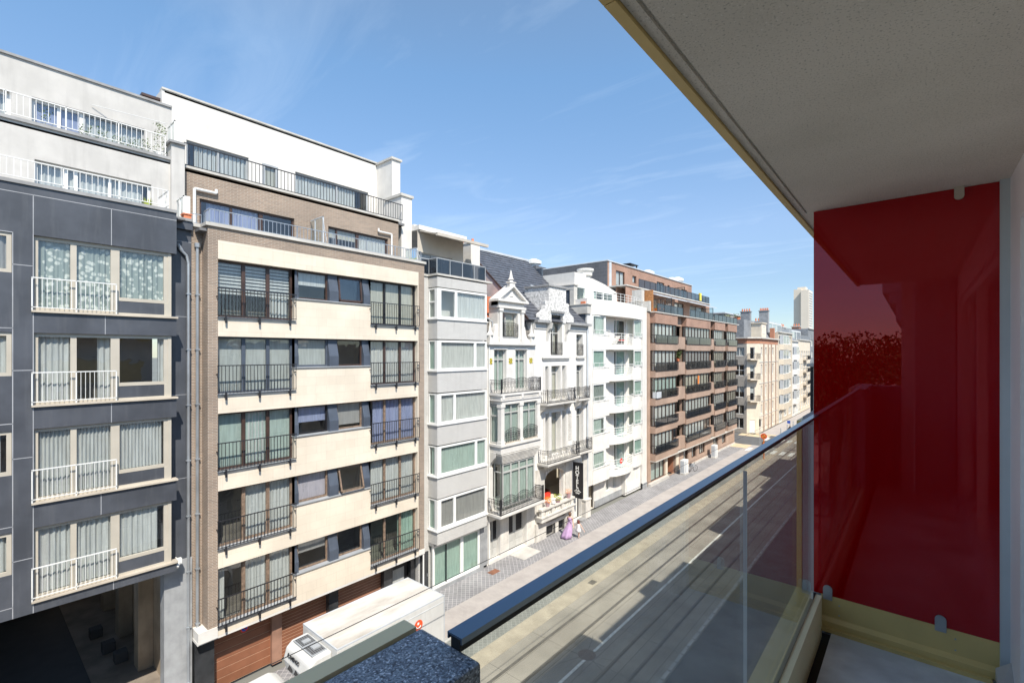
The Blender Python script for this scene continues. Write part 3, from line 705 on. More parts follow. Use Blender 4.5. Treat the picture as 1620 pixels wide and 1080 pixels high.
w.face([(-34, 16.5, 15), (-34, 16.5, 23.86), (-23.9, 16.5, 23.86), (-23.9, 16.5, 15)])
w.build('top_floor_wall', M['white'], b2)
for a_ in ((-23.9, -22.32, 15.87, 16.58, 23.75, 23.87), (-23, -21.42, 15.85, 16.7, 21.5, 21.64)):
    w = MB(); w.box(*a_); w.build('pier_cap', M['palecoping'], b2)
w = MB(); w.box(-21.2, -19.55, PY + .1, YB - .02, 17.3, 17.4); w.box(-23.9, -21.2, PY + .1, 15.9, 19.8, 19.9); w.box(-34, -23.9, PY + .1, 16.45, 23.75, 23.83); w.build('roof', M['roofing'], b2)
w = MB(); w.box(-21.0, -20.8, PY + .03, YB - .02, 2.5, 17.3)
for t_ in T: w.box(-20.8, -19.85, YA + .06, YB - .02, t_ - 2.24, t_ - 2.14); w.box(-20.8, -19.85, YA + .06, YB - .02, t_ + .05, t_ + .15)
for yy in (9.15, 12.6): w.box(-20.8, -19.85, yy, yy + .06, 2.6, 17.2)
w.face([(-22.4, 5.7, 17.4), (-22.4, 15.5, 17.4), (-22.4, 15.5, 19.8), (-22.4, 5.7, 19.8)]); w.face([(-25.2, 5.7, 19.9), (-25.2, 15.9, 19.9), (-25.2, 15.9, 23.7), (-25.2, 5.7, 23.7)])
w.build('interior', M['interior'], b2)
fL = ['darkwood', 'bluegrey', 'darkwood', 'brownwood', 'brownwood']; fR = ['black', 'darkwood', 'brownwood', 'brownwood', 'brownwood']
cL = [('sheer', 'zebra'), ('grey_w', 'flat'), ('green_cl', 'flat'), ('sheer', 'wave'), ('sheer', 'wave')]
M['grey_w'] = clothmat('pale_grey_blind', (0.66, 0.68, 0.66)); M['black'] = M['black']
cR = [('cream_cl', 'flat'), ('sheer', 'wave'), ('blue_cl', 'wave'), ('sheer', 'wave'), ('green_cl', 'wave')]
for k, t_ in enumerate(T):
    zb = t_ - 2.13
    cn, kd = cL[k]
    fr_ = [(0, 1), (0, 1), (0, 1), (.33, 1), (.33, 1)][k]
    f = window(b2, frc, 6.29, 9.11, zb, t_, n=-.24, fw=.08, mull=(.34, .66), frame=fL[k], glass='glassb', cur=cn if kd != 'zebra' else None, kind=kd if kd != 'zebra' else 'flat', frac=fr_, mw=.13, th=.08)
    if kd == 'zebra':
        c = MB()
        for j in range(9): c.face([frc.p(6.35, -.4, t_ - .18 - j * .13), frc.p(9.05, -.4, t_ - .18 - j * .13), frc.p(9.05, -.4, t_ - .10 - j * .13), frc.p(6.35, -.4, t_ - .10 - j * .13)])
        c.build('blind', M['sheer'], f); c = MB(); curtain(c, frc, 8.2, 9.0, zb + .1, t_ - 1.1, -.5, 'wave'); c.build('curtain', M['sheer'], f)
    if k == 2:
        c = MB(); curtain(c, frc, 7.25, 8.15, zb + .1, t_ - .08, -.36, 'wave'); c.build('curtain', M['sheer'], f)
    if k == 4:
        c = MB(); curtain(c, frc, 6.35, 6.62, zb + .1, t_ - .08, -.40, 'wave'); c.build('curtain', M['sheer'], f)
    window(b2, frc, 12.68, 15.45, zb, t_, n=-.24, fw=.08, mull=(.34, .67), frame=fR[k], glass='glassb' if k < 4 else 'glassg', cur=cR[k][0], kind=cR[k][1], frac=(0, 1) if k < 4 else (.62, 1), mw=.11, th=.08)
    mc = [('sheer', 'flat', .45), ('grey_w', 'flat', 0), ('blue_cl', 'flat', .35), ('mauve_cl', 'flat', 0), ('grey_cl', 'flat', .5)][k]
    window(b2, frc, 9.29, 10.65, t_ - 1.19, t_ - .01, n=-.22, fw=.07, frame=['darkwood', 'bluegrey', 'black', 'brownwood', 'brownwood'][k], glass='glassb', cur=mc[0], kind=mc[1], drop=mc[2])
    mc = [('sheer', 'flat', .1), (None, '', 0), ('grey_cl', 'flat', .1), (None, '', 0), (None, '', 0)][k]
    if k in (0, 3):      # top-hung sash standing open
        f = window(b2, frc, 11.08, 12.34, t_ - 1.19, t_ - .01, n=-.22, fw=.06, frame='darkwood' if k == 0 else 'brownwood', glass='glass', cur=None)
        tilt = .12 if k == 0 else .30; s = MB(); P = lambda u, q, dz=0: frc.p(u, -.20 + tilt * q, t_ - .06 - 1.08 * q + dz)
        for (ua, ub, qa, qb) in ((11.13, 11.2, 0, 1), (12.22, 12.29, 0, 1), (11.13, 12.29, .0, .06), (11.13, 12.29, .94, 1)):
            s.prism([P(ua, qa), P(ub, qa), P(ub, qb), P(ua, qb)], (.04, 0, .01))
        s_ = s.build('open_sash', M['darkwood' if k == 0 else 'brownwood'], f); g = MB(); g.face([P(11.2, .06), P(12.22, .06), P(12.22, .94), P(11.2, .94)]); g.build('pane', M['glassb'], f)
    else:
        window(b2, frc, 11.08, 12.34, t_ - 1.19, t_ - .01, n=-.22, fw=.06, frame=['', 'darkwood', 'brownwood', '', 'brownwood'][k], glass='glassb', cur=mc[0], kind=mc[1] or 'flat', drop=mc[2])
    for a, b_ in ((9.11, 9.29), (10.65, 11.08), (12.34, 12.68)):
        q = MB(); q.prism([(XC - .24, a, t_ - 1.2), (XC - .02, a, t_ - 1.2), (XC - .02, a, t_ - .75), (XC - .16, a, t_ - .25), (XC - .18, a, t_), (XC - .24, a, t_)], (0, b_ - a, 0)); q.build('pilaster', M['bluegrey'], b2)
    q = MB(); q.box(XC - .24, XC + .06, 9.08, 12.68, t_ - 1.235, t_ - 1.197); q.build('sill', M['greymetal'], b2)
    for a, b_ in ((6.27, 9.13), (12.66, 15.47)):
        q = MB(); q.box(XC - .24, XC + .05, a, b_, zb - .035, zb + .004); q.build('sill', M['greymetal'], b2)
        g_ = railing(b2, FX(X2 + .13), a - .02, b_ - .02, 0, zb + .02, zb + 1.05, sp=.125, r=.009, rail=.018, low=.04)
        for uu in (a + .25, (a + b_) / 2, b_ - .25):
            q = MB(); q.box(X2 + .10, X2 + .15, uu - .03, uu + .03, zb - .22, zb + .05); q.box(X2, X2 + .14, uu - .025, uu + .025, zb - .12, zb - .07); q.build('bracket', M['blackmetal'], g_)
        for uu in (a - .03, b_ - .03):
            q = MB(); q.box(X2 + .0, X2 + .14, uu - .01, uu + .01, zb + .72, zb + .76); q.build('wall_tie', M['blackmetal'], g_)
# set-back windows and guards
window(b2, fs, 6.2, 8.5, 17.65, 18.9, n=-.1, fw=.08, mull=(.5, ), frame='darkwood', glass='glassb', cur='blue_cl', kind='wave'); window(b2, fs, 8.5, 9.9, 17.65, 18.9, n=-.1, fw=.08, frame='darkwood', glass='glassb', cur=None)
window(b2, fs, 11.5, 13.1, 17.65, 18.9, n=-.1, fw=.08, mull=(.3,), frame='darkwood', glass='glassb', cur='cream_cl', kind='flat', drop=.55); window(b2, fs, 13.1, 14.85, 17.65, 18.9, n=-.1, fw=.08, frame='darkwood', glass='glassb', cur='sheer')
for (a, b_, c, d, fm, ml) in ((6.5, 9.0, 20.0, 22.05, 'greymetal', (.5,)), (11.2, 15.4, 20.0, 22.05, 'greymetal', (.55,))):
    window(b2, fw_, a, b_, c, d, n=-.1, fw=.07, mull=ml, frame=fm, glass='glassb', cur='sheer')
window(b2, fw_, 9.6, 10.35, 20.6, 22.0, n=.02, fw=.13, frame='greymetal', glass='glassb', cur='cream_cl', kind='flat')
railing(b2, FX(-21.25), PY + .1, 15.8, 0, 20.02, 20.9, sp=.15, r=.009, rail=.018)
railing(b2, FX(-19.62), YA + .1, 15.75, 0, 17.62, 18.15, sp=.16, r=.008, rail=.014, mat='chrome', low=.06, post=1.6, ret0=.6); railing(b2, FX(-20.2), PY + .05, YA, 0, 17.62, 18.0, sp=.16, r=.008, rail=.012, mat='chrome')
for (x0, x1, yy, zz) in ((-21.15, -20.0, 10.6, 18.95), (-21.2, -20.2, 15.95, 18.5)):
    s_ = MB(); s_.box(x1 - .04, x1, yy, yy + .05, 17.6, zz); s_.box(x0, x1, yy, yy + .04, zz - .04, zz); s_.box(x0 + .4, x0 + .43, yy, yy + .04, 17.6, zz); s_.tube((x1 - .03, yy, zz - .05), (x1 + .35, yy, 17.75), .012)
    s = s_.build('terrace_screen', M['lightgrey'], b2); g = MB(); g.face([(x0, yy + .02, 17.7), (x1, yy + .02, 17.7), (x1, yy + .02, zz), (x0, yy + .02, zz)]); g.build('pane', M['frost'], s)
q = MB(); q.path([(-21.1, 6.75, 19.35), (-21.1, 6.75, 19.2), (-21.1, 6.0, 19.2), (-21.1, 6.0, 17.65)], .055, 8); q.build('drainpipe', M['whitemetal'], b2)
q = MB(); q.path([(-21.1, 14.2, 19.3), (-21.1, 14.2, 19.15), (-21.1, 15.0, 19.15), (-21.1, 15.0, 17.65)], .045, 8); q.build('drainpipe', M['whitemetal'], b2)
q = MB(); q.tube((-20.03, 5.79, 16.9), (-20.03, 5.79, 16.75), .1, 10); q.tube((-20.03, 5.79, 16.75), (-20.03, 5.79, 0), .055, 10)
for zz in range(1, 16, 2): q.box(-20.1, -19.96, 5.72, 5.86, zz, zz + .05)
q.build('drainpipe', M['chrome'], b2)
# ground floor of B2
w = MB(); w.box(-20.8, -20.62, PY + .03, 15.95, 0, 2.5); w.build('ground_floor_wall', M['granite'], b2)
for a, b_ in ((PY + .05, 6.3), (11.0, 11.45), (13.9, 14.4), (15.55, 15.85)):
    w = MB(); w.box(-20.6, -20.2 if a > 6 else -19.9, a, b_, 0, 2.5); w.build('granite_pier', M['granite'], b2)
for (a, b_, line) in ((6.4, 8.55, .34), (8.95, 11.0, .14), (11.45, 13.9, .14)):
    q = MB(); zz = 0.0
    while zz < 2.5:
        q.box(-20.53, -20.47, a, b_, zz + .03, min(2.5, zz + line)); zz += line
    g_ = q.build('garage_door', M['garage'], b2); q = MB(); q.box(-20.54, -20.485, a, b_, 0, 2.5); q.build('groove', M['garageline'], g_)
q = MB(); q.box(-20.55, -20.3, 8.55, 8.95, 0, 2.5); q.build('door_post', plain('brown_panel_post', (0.30, 0.17, 0.12), .6, var=.2), b2)
q = MB(); q.box(-20.54, -20.46, 14.4, 15.5, 0, 2.45); dr = q.build('door', M['black'], b2); q = MB(); q.box(-20.46, -20.45, 14.6, 15.3, .2, 1.75); q.box(-20.46, -20.45, 14.5, 15.4, 1.95, 2.35); q.build('pane', M['grey_w'], dr)
# no-parking disc on the garage door
def disc(mb, c, r0, r1, fr_, n=28):
    for i in range(n):
        a, b_ = 2 * math.pi * i / n, 2 * math.pi * (i + 1) / n
        pts = [fr_.p(c[0] + r * math.cos(q), c[1], c[2] + r * math.sin(q)) for r, q in ((r1, a), (r1, b_), (r0, b_), (r0, a))]
        mb.face(pts if r0 > 0 else pts[:3])
fg = FX(-20.46)
q = MB(); disc(q, (7.55, .0, 1.9), .11, .15, fg); q.prism([fg.p(7.55 - .10, .001, 1.98), fg.p(7.55 - .08, .001, 2.0), fg.p(7.55 + .10, .001, 1.82), fg.p(7.55 + .08, .001, 1.8)], (.003, 0, 0))
sg = thing('no_parking_disc', 'small round blue and red no parking disc on the brown garage door', 'sign', (-20.46, 7.55, 1.9)); q.mat(0); q.build('ring', M['red'], sg); q = MB(); disc(q, (7.55, 0, 1.9), 0, .11, fg); q.build('face', M['blue'], sg)
# ================================================================== white-grey block with stacked bay (B3)
b3 = thing('apartment_building', 'narrow white-grey brick apartment building with one stacked square bay and a smoked glass roof terrace', 'building', (-19.5, 18.4, 0))
XB, XW = -19.25, -20.0; YP = 15.9; YE = 20.9; Y3a, Y3b = 16.55, 20.34
R3 = [(14.74, 16.34), (11.97, 13.57), (9.12, 10.73), (6.36, 7.94), (3.50, 5.12)]
w = MB(); w.face([(XW, YP, 0), (XW, YE, 0), (XW, YE, 17.0), (XW, YP, 17.0)]); w.face([(XW, YE, 0), (XW, YE, 17.0), (-30, YE, 17.0), (-30, YE, 0)])
w.face([(XW, YP, 0), (XW, YP, 17.0), (-30, YP, 17.0), (-30, YP, 0)]); w.build('wall', M['greybrick'], b3)
sol = [(16.34, 17.0)] + [(R3[k + 1][1], R3[k][0]) for k in range(4)] + [(2.75, 3.50)]
for z0, z1 in sol:
    w = MB(); w.box(XW + .002, XB, Y3a, Y3b, z0 + (.06 if z0 > 3 else 0), z1 - .07); w.build('bay_parapet', M['greybrick'], b3)
w = MB(); w.box(-22, XB + .06, 16.5, 20.75, 17.0, 17.1); w.box(-22, XW + .06, YP + .01, 16.5, 17.0, 17.1); w.build('coping', M['palecoping'], b3)
MULL = [(.33,), (.74,), (.30,), (.76,), (.30,)]; C3 = [('sheer', 'wave'), ('sheer', 'slat'), ('sheer', 'slat'), ('green_cl', 'slat'), ('grey_cl', 'slat')]
fside = FY(Y3a)
for k, (z0, z1) in enumerate(R3):
    w = MB(); w.box(XW - .1, XB + .07, Y3a - .07, Y3b + .05, z0 - .07, z0 - .01); w.build('sill', M['whiteframe'], b3)
    w = MB(); w.box(-19.42, XB + .01, Y3a - .005, Y3a + .17, z0, z1 - .01); w.build('corner_post', M['whiteframe'], b3)
    window(b3, FX(XB), Y3a + .17, Y3b, z0, z1, n=-.01, fw=.11, mull=MULL[k], frame='whiteframe', glass='glass' if k else 'glassb', cur=C3[k][0], kind=C3[k][1], mw=.16, th=.1)
    window(b3, fside, -19.98, -19.42, z0, z1, n=-.01, fw=.07, tran=(.55,) if k == 0 else (), frame='whiteframe', glass='glassg', cur='green_cl' if k else 'grey_cl', kind='wave', cn=.02)
w = MB(); w.box(-20.9, -20.8, 16, YE - .02, 0, 16.95)
w.build('interior', M['interior'], b3)
# ground floor window and door
window(b3, FX(-19.7), 16.62, 20.2, .22, 2.55, n=0, fw=.13, mull=(.60,), frame='whiteframe', glass='glassg', cur='green_cl', kind='flat', mw=.22, th=.1)
w = MB(); w.box(-19.74, -19.69, 17.55, 17.6, .35, 2.42); w.build('blind_gap', M['black'], b3)
w = MB(); w.box(-19.95, -19.66, 16.5, 20.5, 0, .2); w.box(-19.95, -19.66, 20.2, 20.85, 0.21, 2.6); w.build('stone_base', M['concrete'], b3)
w = MB(); w.box(-19.95, -19.60, 16.55, 20.85, 2.58, 2.74); w.build('lintel', M['coping'], b3)
w = MB(); w.box(-19.99, -19.92, 15.98, 16.5, 0, 2.3); dr = w.build('door', M['granite'], b3)
w = MB(); w.tube((-19.9, 16.40, 1.0), (-19.9, 16.40, 1.15), .015); w.build('handle', M['chrome'], dr)
w = MB(); w.path([(-19.9, 16.05, 16.9), (-19.9, 16.05, 2.6), (-19.85, 16.1, 2.4), (-19.85, 16.1, 0)], .045, 8); w.build('drainpipe', M['whitemetal'], b3)
# roof terrace
def smoked(par, segs, z0, z1, name='glass_guard', mat='smoke', fm='greymetal', top=.05, post=1.0):
    f = MB(); g = MB()
    for (p, q) in segs:
        p = Vector(p); q = Vector(q); L = (q - p).length; n = max(1, round(L / post)); d = (q - p).normalized(); s_ = Vector((-d.y, d.x, 0)) * .025
        up = Vector((0, 0, 1))
        f.hexa([p - s_ + up * (z1 - top), q - s_ + up * (z1 - top), q + s_ + up * (z1 - top), p + s_ + up * (z1 - top), p - s_ + up * z1, q - s_ + up * z1, q + s_ + up * z1, p + s_ + up * z1])
        for i in range(n + 1):
            c = p + d * (L * i / n); e = d * .018
            f.hexa([c - s_ * .8 - e + up * z0, c - s_ * .8 + e + up * z0, c + s_ * .8 + e + up * z0, c + s_ * .8 - e + up * z0, c - s_ * .8 - e + up * (z1 - top), c - s_ * .8 + e + up * (z1 - top), c + s_ * .8 + e + up * (z1 - top), c + s_ * .8 - e + up * (z1 - top)])
        g.face([p + up * (z0 + .04), q + up * (z0 + .04), q + up * (z1 - top), p + up * (z1 - top)])
    o = f.build(name, M[fm], par); g.build('pane', M[mat], o); return o
smoked(b3, [((XW, 16.05, 0), (XW, 16.6, 0)), ((XW, 16.6, 0), (-19.35, 16.6, 0)), ((-19.35, 16.6, 0), (-19.35, 20.3, 0)), ((-19.35, 20.3, 0), (-19.9, 20.3, 0))], 17.1, 17.95)
w = MB(); ft = FX(-21.0); wall(w, ft, 16.62, 20.1, 17.1, 19.7, [(16.7, 19.2, 17.15, 18.5)], .15); w.build('top_floor_wall', M['awning'], b3)
window(b3, ft, 16.7, 19.2, 17.15, 18.5, n=-.1, fw=.06, mull=(.4, .7), frame='greymetal', glass='glassb', cur='grey_cl', kind='flat')
w = MB(); w.box(-25, -20.85, 16.62, 20.25, 19.7, 19.95); w.box(-25, -21.3, 16.62, 20.2, 19.95, 20.05); w.build('roof', M['white'], b3)
w = MB(); w.prism([(-20.98, 16.7, 19.62), (-20.98, 16.7, 19.68), (-19.5, 16.7, 19.30), (-19.5, 16.7, 19.24)], (0, 3.95, 0)); w.box(-19.55, -19.40, 16.7, 20.65, 19.16, 19.32)
tag(w.build('awning', M['awning']), 'pale fabric awning rolled out over the smoked glass roof terrace', 'awning')
w = MB(); w.box(-22.5, -21.2, 20.95, 21.75, 15, 19.75); w.box(-22.55, -21.15, 20.9, 21.8, 19.75, 19.85); w.build('chimney', M['white'], b3)
for i in range(3):
    w = MB(); w.lathe((-21.4 - .45 * i, 21.3, 19.85), [(.1, 0), (.08, .25)], 10); w.build('chimney_pot', M['terracotta'], b3)
w = MB(); w.box(-21.1, -20.0, 15.95, 16.5, 15.0, 15.01); 

# ================================================================== ornate white town house (B4)
b4 = thing('town_house', 'ornate white town house with finial-topped dormer, wrought iron balconies and tile panels', 'house', (-19.8, 23.2, 0))
X4 = -19.8; fr4 = FX(X4); Y4a, Y4b = 20.93, 25.58
w = MB()
wall(w, fr4, Y4a, Y4b, 0, 13.4, [(21.57, 22.72, 10.5, 13.11), (23.62, 24.8, 10.5, 13.11), (21.5, 24.7, 7.3, 9.7), (21.4, 24.7, 3.9, 6.1), (21.22, 22.15, .22, 2.6), (22.95, 24.78, .1, 2.62)], .35)
w.face([(X4, Y4a, 0), (X4, Y4a, 13.4), (-30, Y4a, 13.4), (-30, Y4a, 0)]); w.face([(X4, Y4b, 0), (X4, Y4b, 13.4), (-30, Y4b, 13.4), (-30, Y4b, 0)])
w.build('wall', M['white'], b4)
w = MB(); w.box(-21.2, -21.1, 21, 25.5, 0, 15); w.build('interior', M['interior'], b4)
w = MB(); w.box(X4 - .3, X4 + .22, Y4a - .02, Y4b + .03, 13.4, 13.56); w.box(X4 - .3, X4 + .12, Y4a, Y4b, 13.33, 13.4); w.build('cornice', M['white'], b4)
for a in (21.05, 22.95, 25.05):
    w = MB(); w.box(X4, X4 + .012, a + .0, a + .34, 12.2, 12.56); t_ = w.build('tile_panel', M['yellow'], b4)
    w = MB()
    for i in range(4):
        for j in range(4):
            if (i + j) % 2: w.box(X4 + .012, X4 + .016, a + i * .085, a + i * .085 + .08, 12.2 + j * .09, 12.28 + j * .09)
    w.build('check', M['black'], t_)
for a, b_ in ((21.57, 22.72), (23.62, 24.8)):
    window(b4, fr4, a, b_, 10.5, 13.11, n=-.2, fw=.08, mull=(.5,), tran=(.76,), frame='greyframe', glass='glassg', cur='sheer', kind='wave', mw=.09)
    w = MB(); w.box(X4, X4 + .03, a - .08, b_ + .08, 13.11, 13.2); w.build('lintel', M['white'], b4)
# dormer
w = MB(); XD = -19.75; fd = FX(XD)
wall(w, fd, 21.85, 24.35, 13.56, 15.75, [(22.26, 23.78, 13.9, 15.45)], .3)
for yy in (21.85, 24.35): w.face([(XD, yy, 13.56), (XD, yy, 16.2), (-20.5, yy, 16.2), (-20.5, yy, 13.56)])
w.build('dormer_wall', M['white'], b4)
for a in (21.9, 24.05):
    w = MB(); w.box(XD, XD + .12, a, a + .26, 13.8, 15.5); w.box(XD, XD + .17, a - .05, a + .31, 15.5, 15.68); w.box(XD, XD + .17, a - .05, a + .31, 13.56, 13.8); w.build('pilaster', M['white'], b4)
w = MB(); w.box(-20.3, XD + .18, 21.75, 24.45, 15.7, 15.85); w.box(-20.3, XD + .08, 21.85, 24.35, 15.85, 16.1); w.box(-20.25, XD + .28, 21.6, 24.6, 16.1, 16.24); w.build('entablature', M['white'], b4)
w = MB(); w.prism([(XD + .02, 21.75, 16.24), (XD + .02, 24.45, 16.24), (XD + .02, 23.1, 17.12)], (-.5, 0, 0)); pd = w.build('pediment', M['white'], b4)
w = MB()
for (p, q) in (((21.6, 16.24), (23.1, 17.22)), ((24.6, 16.24), (23.1, 17.22))):
    w.prism([(XD + .25, p[0], p[1]), (XD + .25, p[0] + (.22 if p[0] < 23 else -.22), p[1]), (XD + .25, q[0], q[1] - .14), (XD + .25, q[0], q[1])], (-.75, 0, 0))
w.build('raking_moulding', M['white'], b4)
w = MB(); w.lathe((XD + .03, 23.1, 16.6), [(.2, -.1), (.2, .1), (.12, .2)], 12, sx=.2); w.build('relief', M['white'], pd)
w = MB(); w.box(XD - .12, XD + .14, 22.85, 23.35, 16.95, 17.35); w.box(XD - .16, XD + .18, 22.78, 23.42, 17.35, 17.42); w.build('finial_block', M['white'], b4)
w = MB(); w.lathe((XD, 23.1, 17.42), [(.17, 0), (.1, .1), (.2, .16), (.13, .24), (.05, .65), (.0, .78)], 12); w.build('finial', M['white'], b4)
for s_, yb in ((-1, 21.85), (1, 24.35)):      # side scrolls
    w = MB(); pr = [(0, 13.56), (.72, 13.56), (.74, 13.75), (.5, 13.85), (.34, 14.05), (.28, 14.35), (.2, 14.6), (0, 14.7)]
    w.prism([(XD - .02, yb + s_ * a, z) for a, z in pr], (-.3, 0, 0)); w.build('scroll', M['white'], b4)
for yy in (21.15, 25.2):
    w = MB(); w.box(X4 - .1, X4 + .2, yy - .18, yy + .18, 13.56, 13.95); w.lathe((X4 + .05, yy, 13.95), [(.27, 0), (.29, .1), (.16, .2), (.12, .3), (.0, .95)], 4 if yy < 22 else 10); w.build('pinnacle', M['white'], b4)
window(b4, fd, 22.26, 23.78, 13.9, 15.45, n=-.22, fw=.07, mull=(.36,), frame='greyframe', glass='glass', cur='cream_cl', frac=(.45, 1))
ornate(b4, fd, 22.28, 23.76, .05, 13.9, 14.72, sp=.13, wave=.12, nw=1)
for y0_, y1_ in ((20.95, 21.85), (24.35, 25.58)):
    w = MB(); w.face([(X4 - .05, y0_, 13.56), (X4 - .05, y1_, 13.56), (-20.6, y1_, 15.15), (-20.6, y0_, 15.15)]); w.build('mansard', M['slate_small'], b4)
w = MB(); w.face([(-20.5, 20.93, 15.15), (-20.5, 24.9, 15.15), (-23.2, 24.9, 16.9), (-23.2, 20.93, 16.9)]); w.box(-20.6, -20.45, 20.93, 21.9, 15.05, 15.17); w.build('orange_roof', M['orangetile'], b4)
w = MB(); w.path([(-20.35, 21.6, 15.05), (-20.0, 21.65, 14.8), (-20.0, 21.65, 13.6)], .05, 6); w.box(-20.55, -20.35, 20.95, 21.8, 15.0, 15.12); w.build('gutter', M['greymetal'], b4)
w = MB(); w.path([(X4 + .06, 21.05, 13.3), (X4 + .06, 21.05, .1)], .04, 8); w.build('drainpipe', M['whitemetal'], b4)
# balcony on the upper bay
w = MB(); w.box(X4, -18.72, 21.02, 25.08, 10.33, 10.45); w.box(X4, -18.80, 21.1, 25.0, 10.12, 10.33); w.box(X4, -18.74, 21.05, 25.05, 10.02, 10.10); w.build('balcony_slab', M['white'], b4)
w = MB(); w.box(-18.80, -18.79, 21.5, 22.9, 10.14, 10.30); w.box(-18.80, -18.79, 23.25, 24.6, 10.14, 10.30); w.build('frieze_shadow_panel', M['stone'], b4)
for a in (21.15, 22.95, 24.7):
    w = MB(); w.box(-18.8, -18.72, a, a + .2, 10.1, 10.33); w.build('bracket', M['white'], b4)
ornate(b4, FX(-18.8), 21.12, 24.95, 0, 10.45, 11.25, sp=.13, wave=.12, nw=3, ret0=.95, ret1=.95, post=.035)
# upper bay
w = MB(); w.box(X4, -18.8, 21.2, 25.0, 9.8, 10.02); w.build('bay_lintel', M['white'], b4)
w = MB(); w.box(X4, -18.72, 21.02, 25.1, 7.28, 7.42); w.box(X4, -18.82, 21.1, 25.0, 6.85, 7.28); w.build('bay_base', M['white'], b4)
for a in (21.12, 22.88, 24.66):
    w = MB(); w.box(-19.1, -18.82, a, a + .30, 7.42, 9.62); w.box(-19.14, -18.78, a - .04, a + .34, 9.62, 9.8); w.box(-19.14, -18.78, a - .04, a + .34, 7.42, 7.6); w.build('column', M['white'], b4)
fb = FX(-18.92)
for a, b_ in ((21.42, 22.88), (23.18, 24.66)):
    window(b4, fb, a, b_, 7.42, 9.8, n=0, fw=.07, mull=(.5,), tran=(.78,), frame='greyframe', glass='glassg', cur='sheer', kind='flat', th=.07)
    ornate(b4, FX(-18.80), a + .02, b_ - .02, 0, 7.42, 8.15, sp=.15, wave=.2, nw=1)
    w = MB(); w.box(-18.93, -18.78, a, b_, 7.42, 7.5); w.build('sill', M['sill'], b4)
window(b4, FY(21.2), -19.78, -19.12, 7.45, 9.75, n=0, fw=.07, tran=(.72,), frame='greyframe', glass='glassg', cur='sheer', kind='flat')
# lower bay with flared slatted hood
w = MB()
for i in range(7):
    z = 6.22 + i * .09; n = -18.98 + i * .035
    w.box(X4, n, 21.42 - i * .05, 24.7 + i * .05, z, z + .055)
w.box(X4, -19.05, 21.5, 24.66, 6.18, 6.85); w.build('slatted_hood', M['stone'], b4)
window(b4, FX(-19.05), 21.5, 24.66, 3.5, 6.18, n=0, fw=.09, mull=(.25, .5, .75), tran=(.80,), frame='greyframe', glass='glassg', cur='sheer', kind='wave', mw=.10)
window(b4, FY(21.5), -19.78, -19.07, 3.5, 6.18, n=0, fw=.07, tran=(.80,), frame='greyframe', glass='glassg', cur='cream_cl', kind='flat', frac=(.55, 1))
for yy in (21.2, 24.9):
    w = MB(); w.prism([(X4, yy - .12, 6.9), (X4 + .55, yy - .12, 6.9), (X4 + .5, yy - .12, 6.6), (X4 + .15, yy - .12, 6.2), (X4, yy - .12, 5.9)], (0, .24, 0)); w.build('console', M['white'], b4)
    w = MB(); w.box(X4, X4 + .1, yy - .15, yy + .15, 3.4, 5.9); w.build('pilaster', M['white'], b4)
w = MB(); w.box(X4, -18.62, 20.85, 25.25, 3.12, 3.26); w.box(X4, -18.75, 20.95, 25.15, 3.02, 3.12); w.build('balcony_slab', M['white'], b4)
ornate(b4, FX(-18.7), 20.95, 25.12, 0, 3.26, 4.15, sp=.125, wave=.22, nw=3, ret0=1.0, ret1=1.0, post=.04)
# ground floor doors
def panelled(par, fr, a, b_, z0, z1, leaves, mat, glz, n=-.3):
    q = MB(); q.fbox(fr, a, b_, n - .06, n, z0, z1); lw = (b_ - a) / leaves
    for i in range(leaves):
        u = a + i * lw
        for (c, d) in ((.05, .2), (.24, .40)): q.fbox(fr, u + lw * .14, u + lw * .86, n, n + .025, z0 + (z1 - z0) * c, z0 + (z1 - z0) * d)
        q.fbox(fr, u - .015, u + .015, n, n + .03, z0, z1)
    d_ = q.build('door', M[mat], par)
    for i in range(leaves):
        u = a + i * lw
        q = MB(); q.fbox(fr, u + lw * .18, u + lw * .82, n, n + .012, z0 + (z1 - z0) * .45, z0 + (z1 - z0) * .95); q.build('pane', M[glz], d_)
        q = MB()
        for j in range(6):
            zc = z0 + (z1 - z0) * (.49 + .08 * j); w_ = lw * .14
            for uu in (u + lw * .34, u + lw * .66): q.path([fr.p(uu + w_ * math.cos(t), n + .03, zc + w_ * math.sin(t)) for t in [k * math.pi / 3 for k in range(7)]], .008, 3)
        q.build('grille', M['blackmetal'], d_)
    q = MB(); q.fbox(fr, (a + b_) / 2 - .03, (a + b_) / 2 + .03, n, n + .07, z0 + (z1 - z0) * .42, z0 + (z1 - z0) * .45); q.build('handle', M['chrome'], d_)
panelled(b4, fr4, 21.22, 22.15, .22, 2.6, 2, 'greyframe', 'black'); panelled(b4, fr4, 22.95, 24.78, .1, 2.62, 2, 'greyframe', 'black', -.33)
for a, b_ in ((22.2, 22.9), (24.85, Y4b)):
    w = MB()
    for zz in [.5 + .33 * i for i in range(8)]: w.box(X4, X4 + .012, a, b_, zz, zz + .3)
    w.build('rusticated_stone', M['stone'], b4)

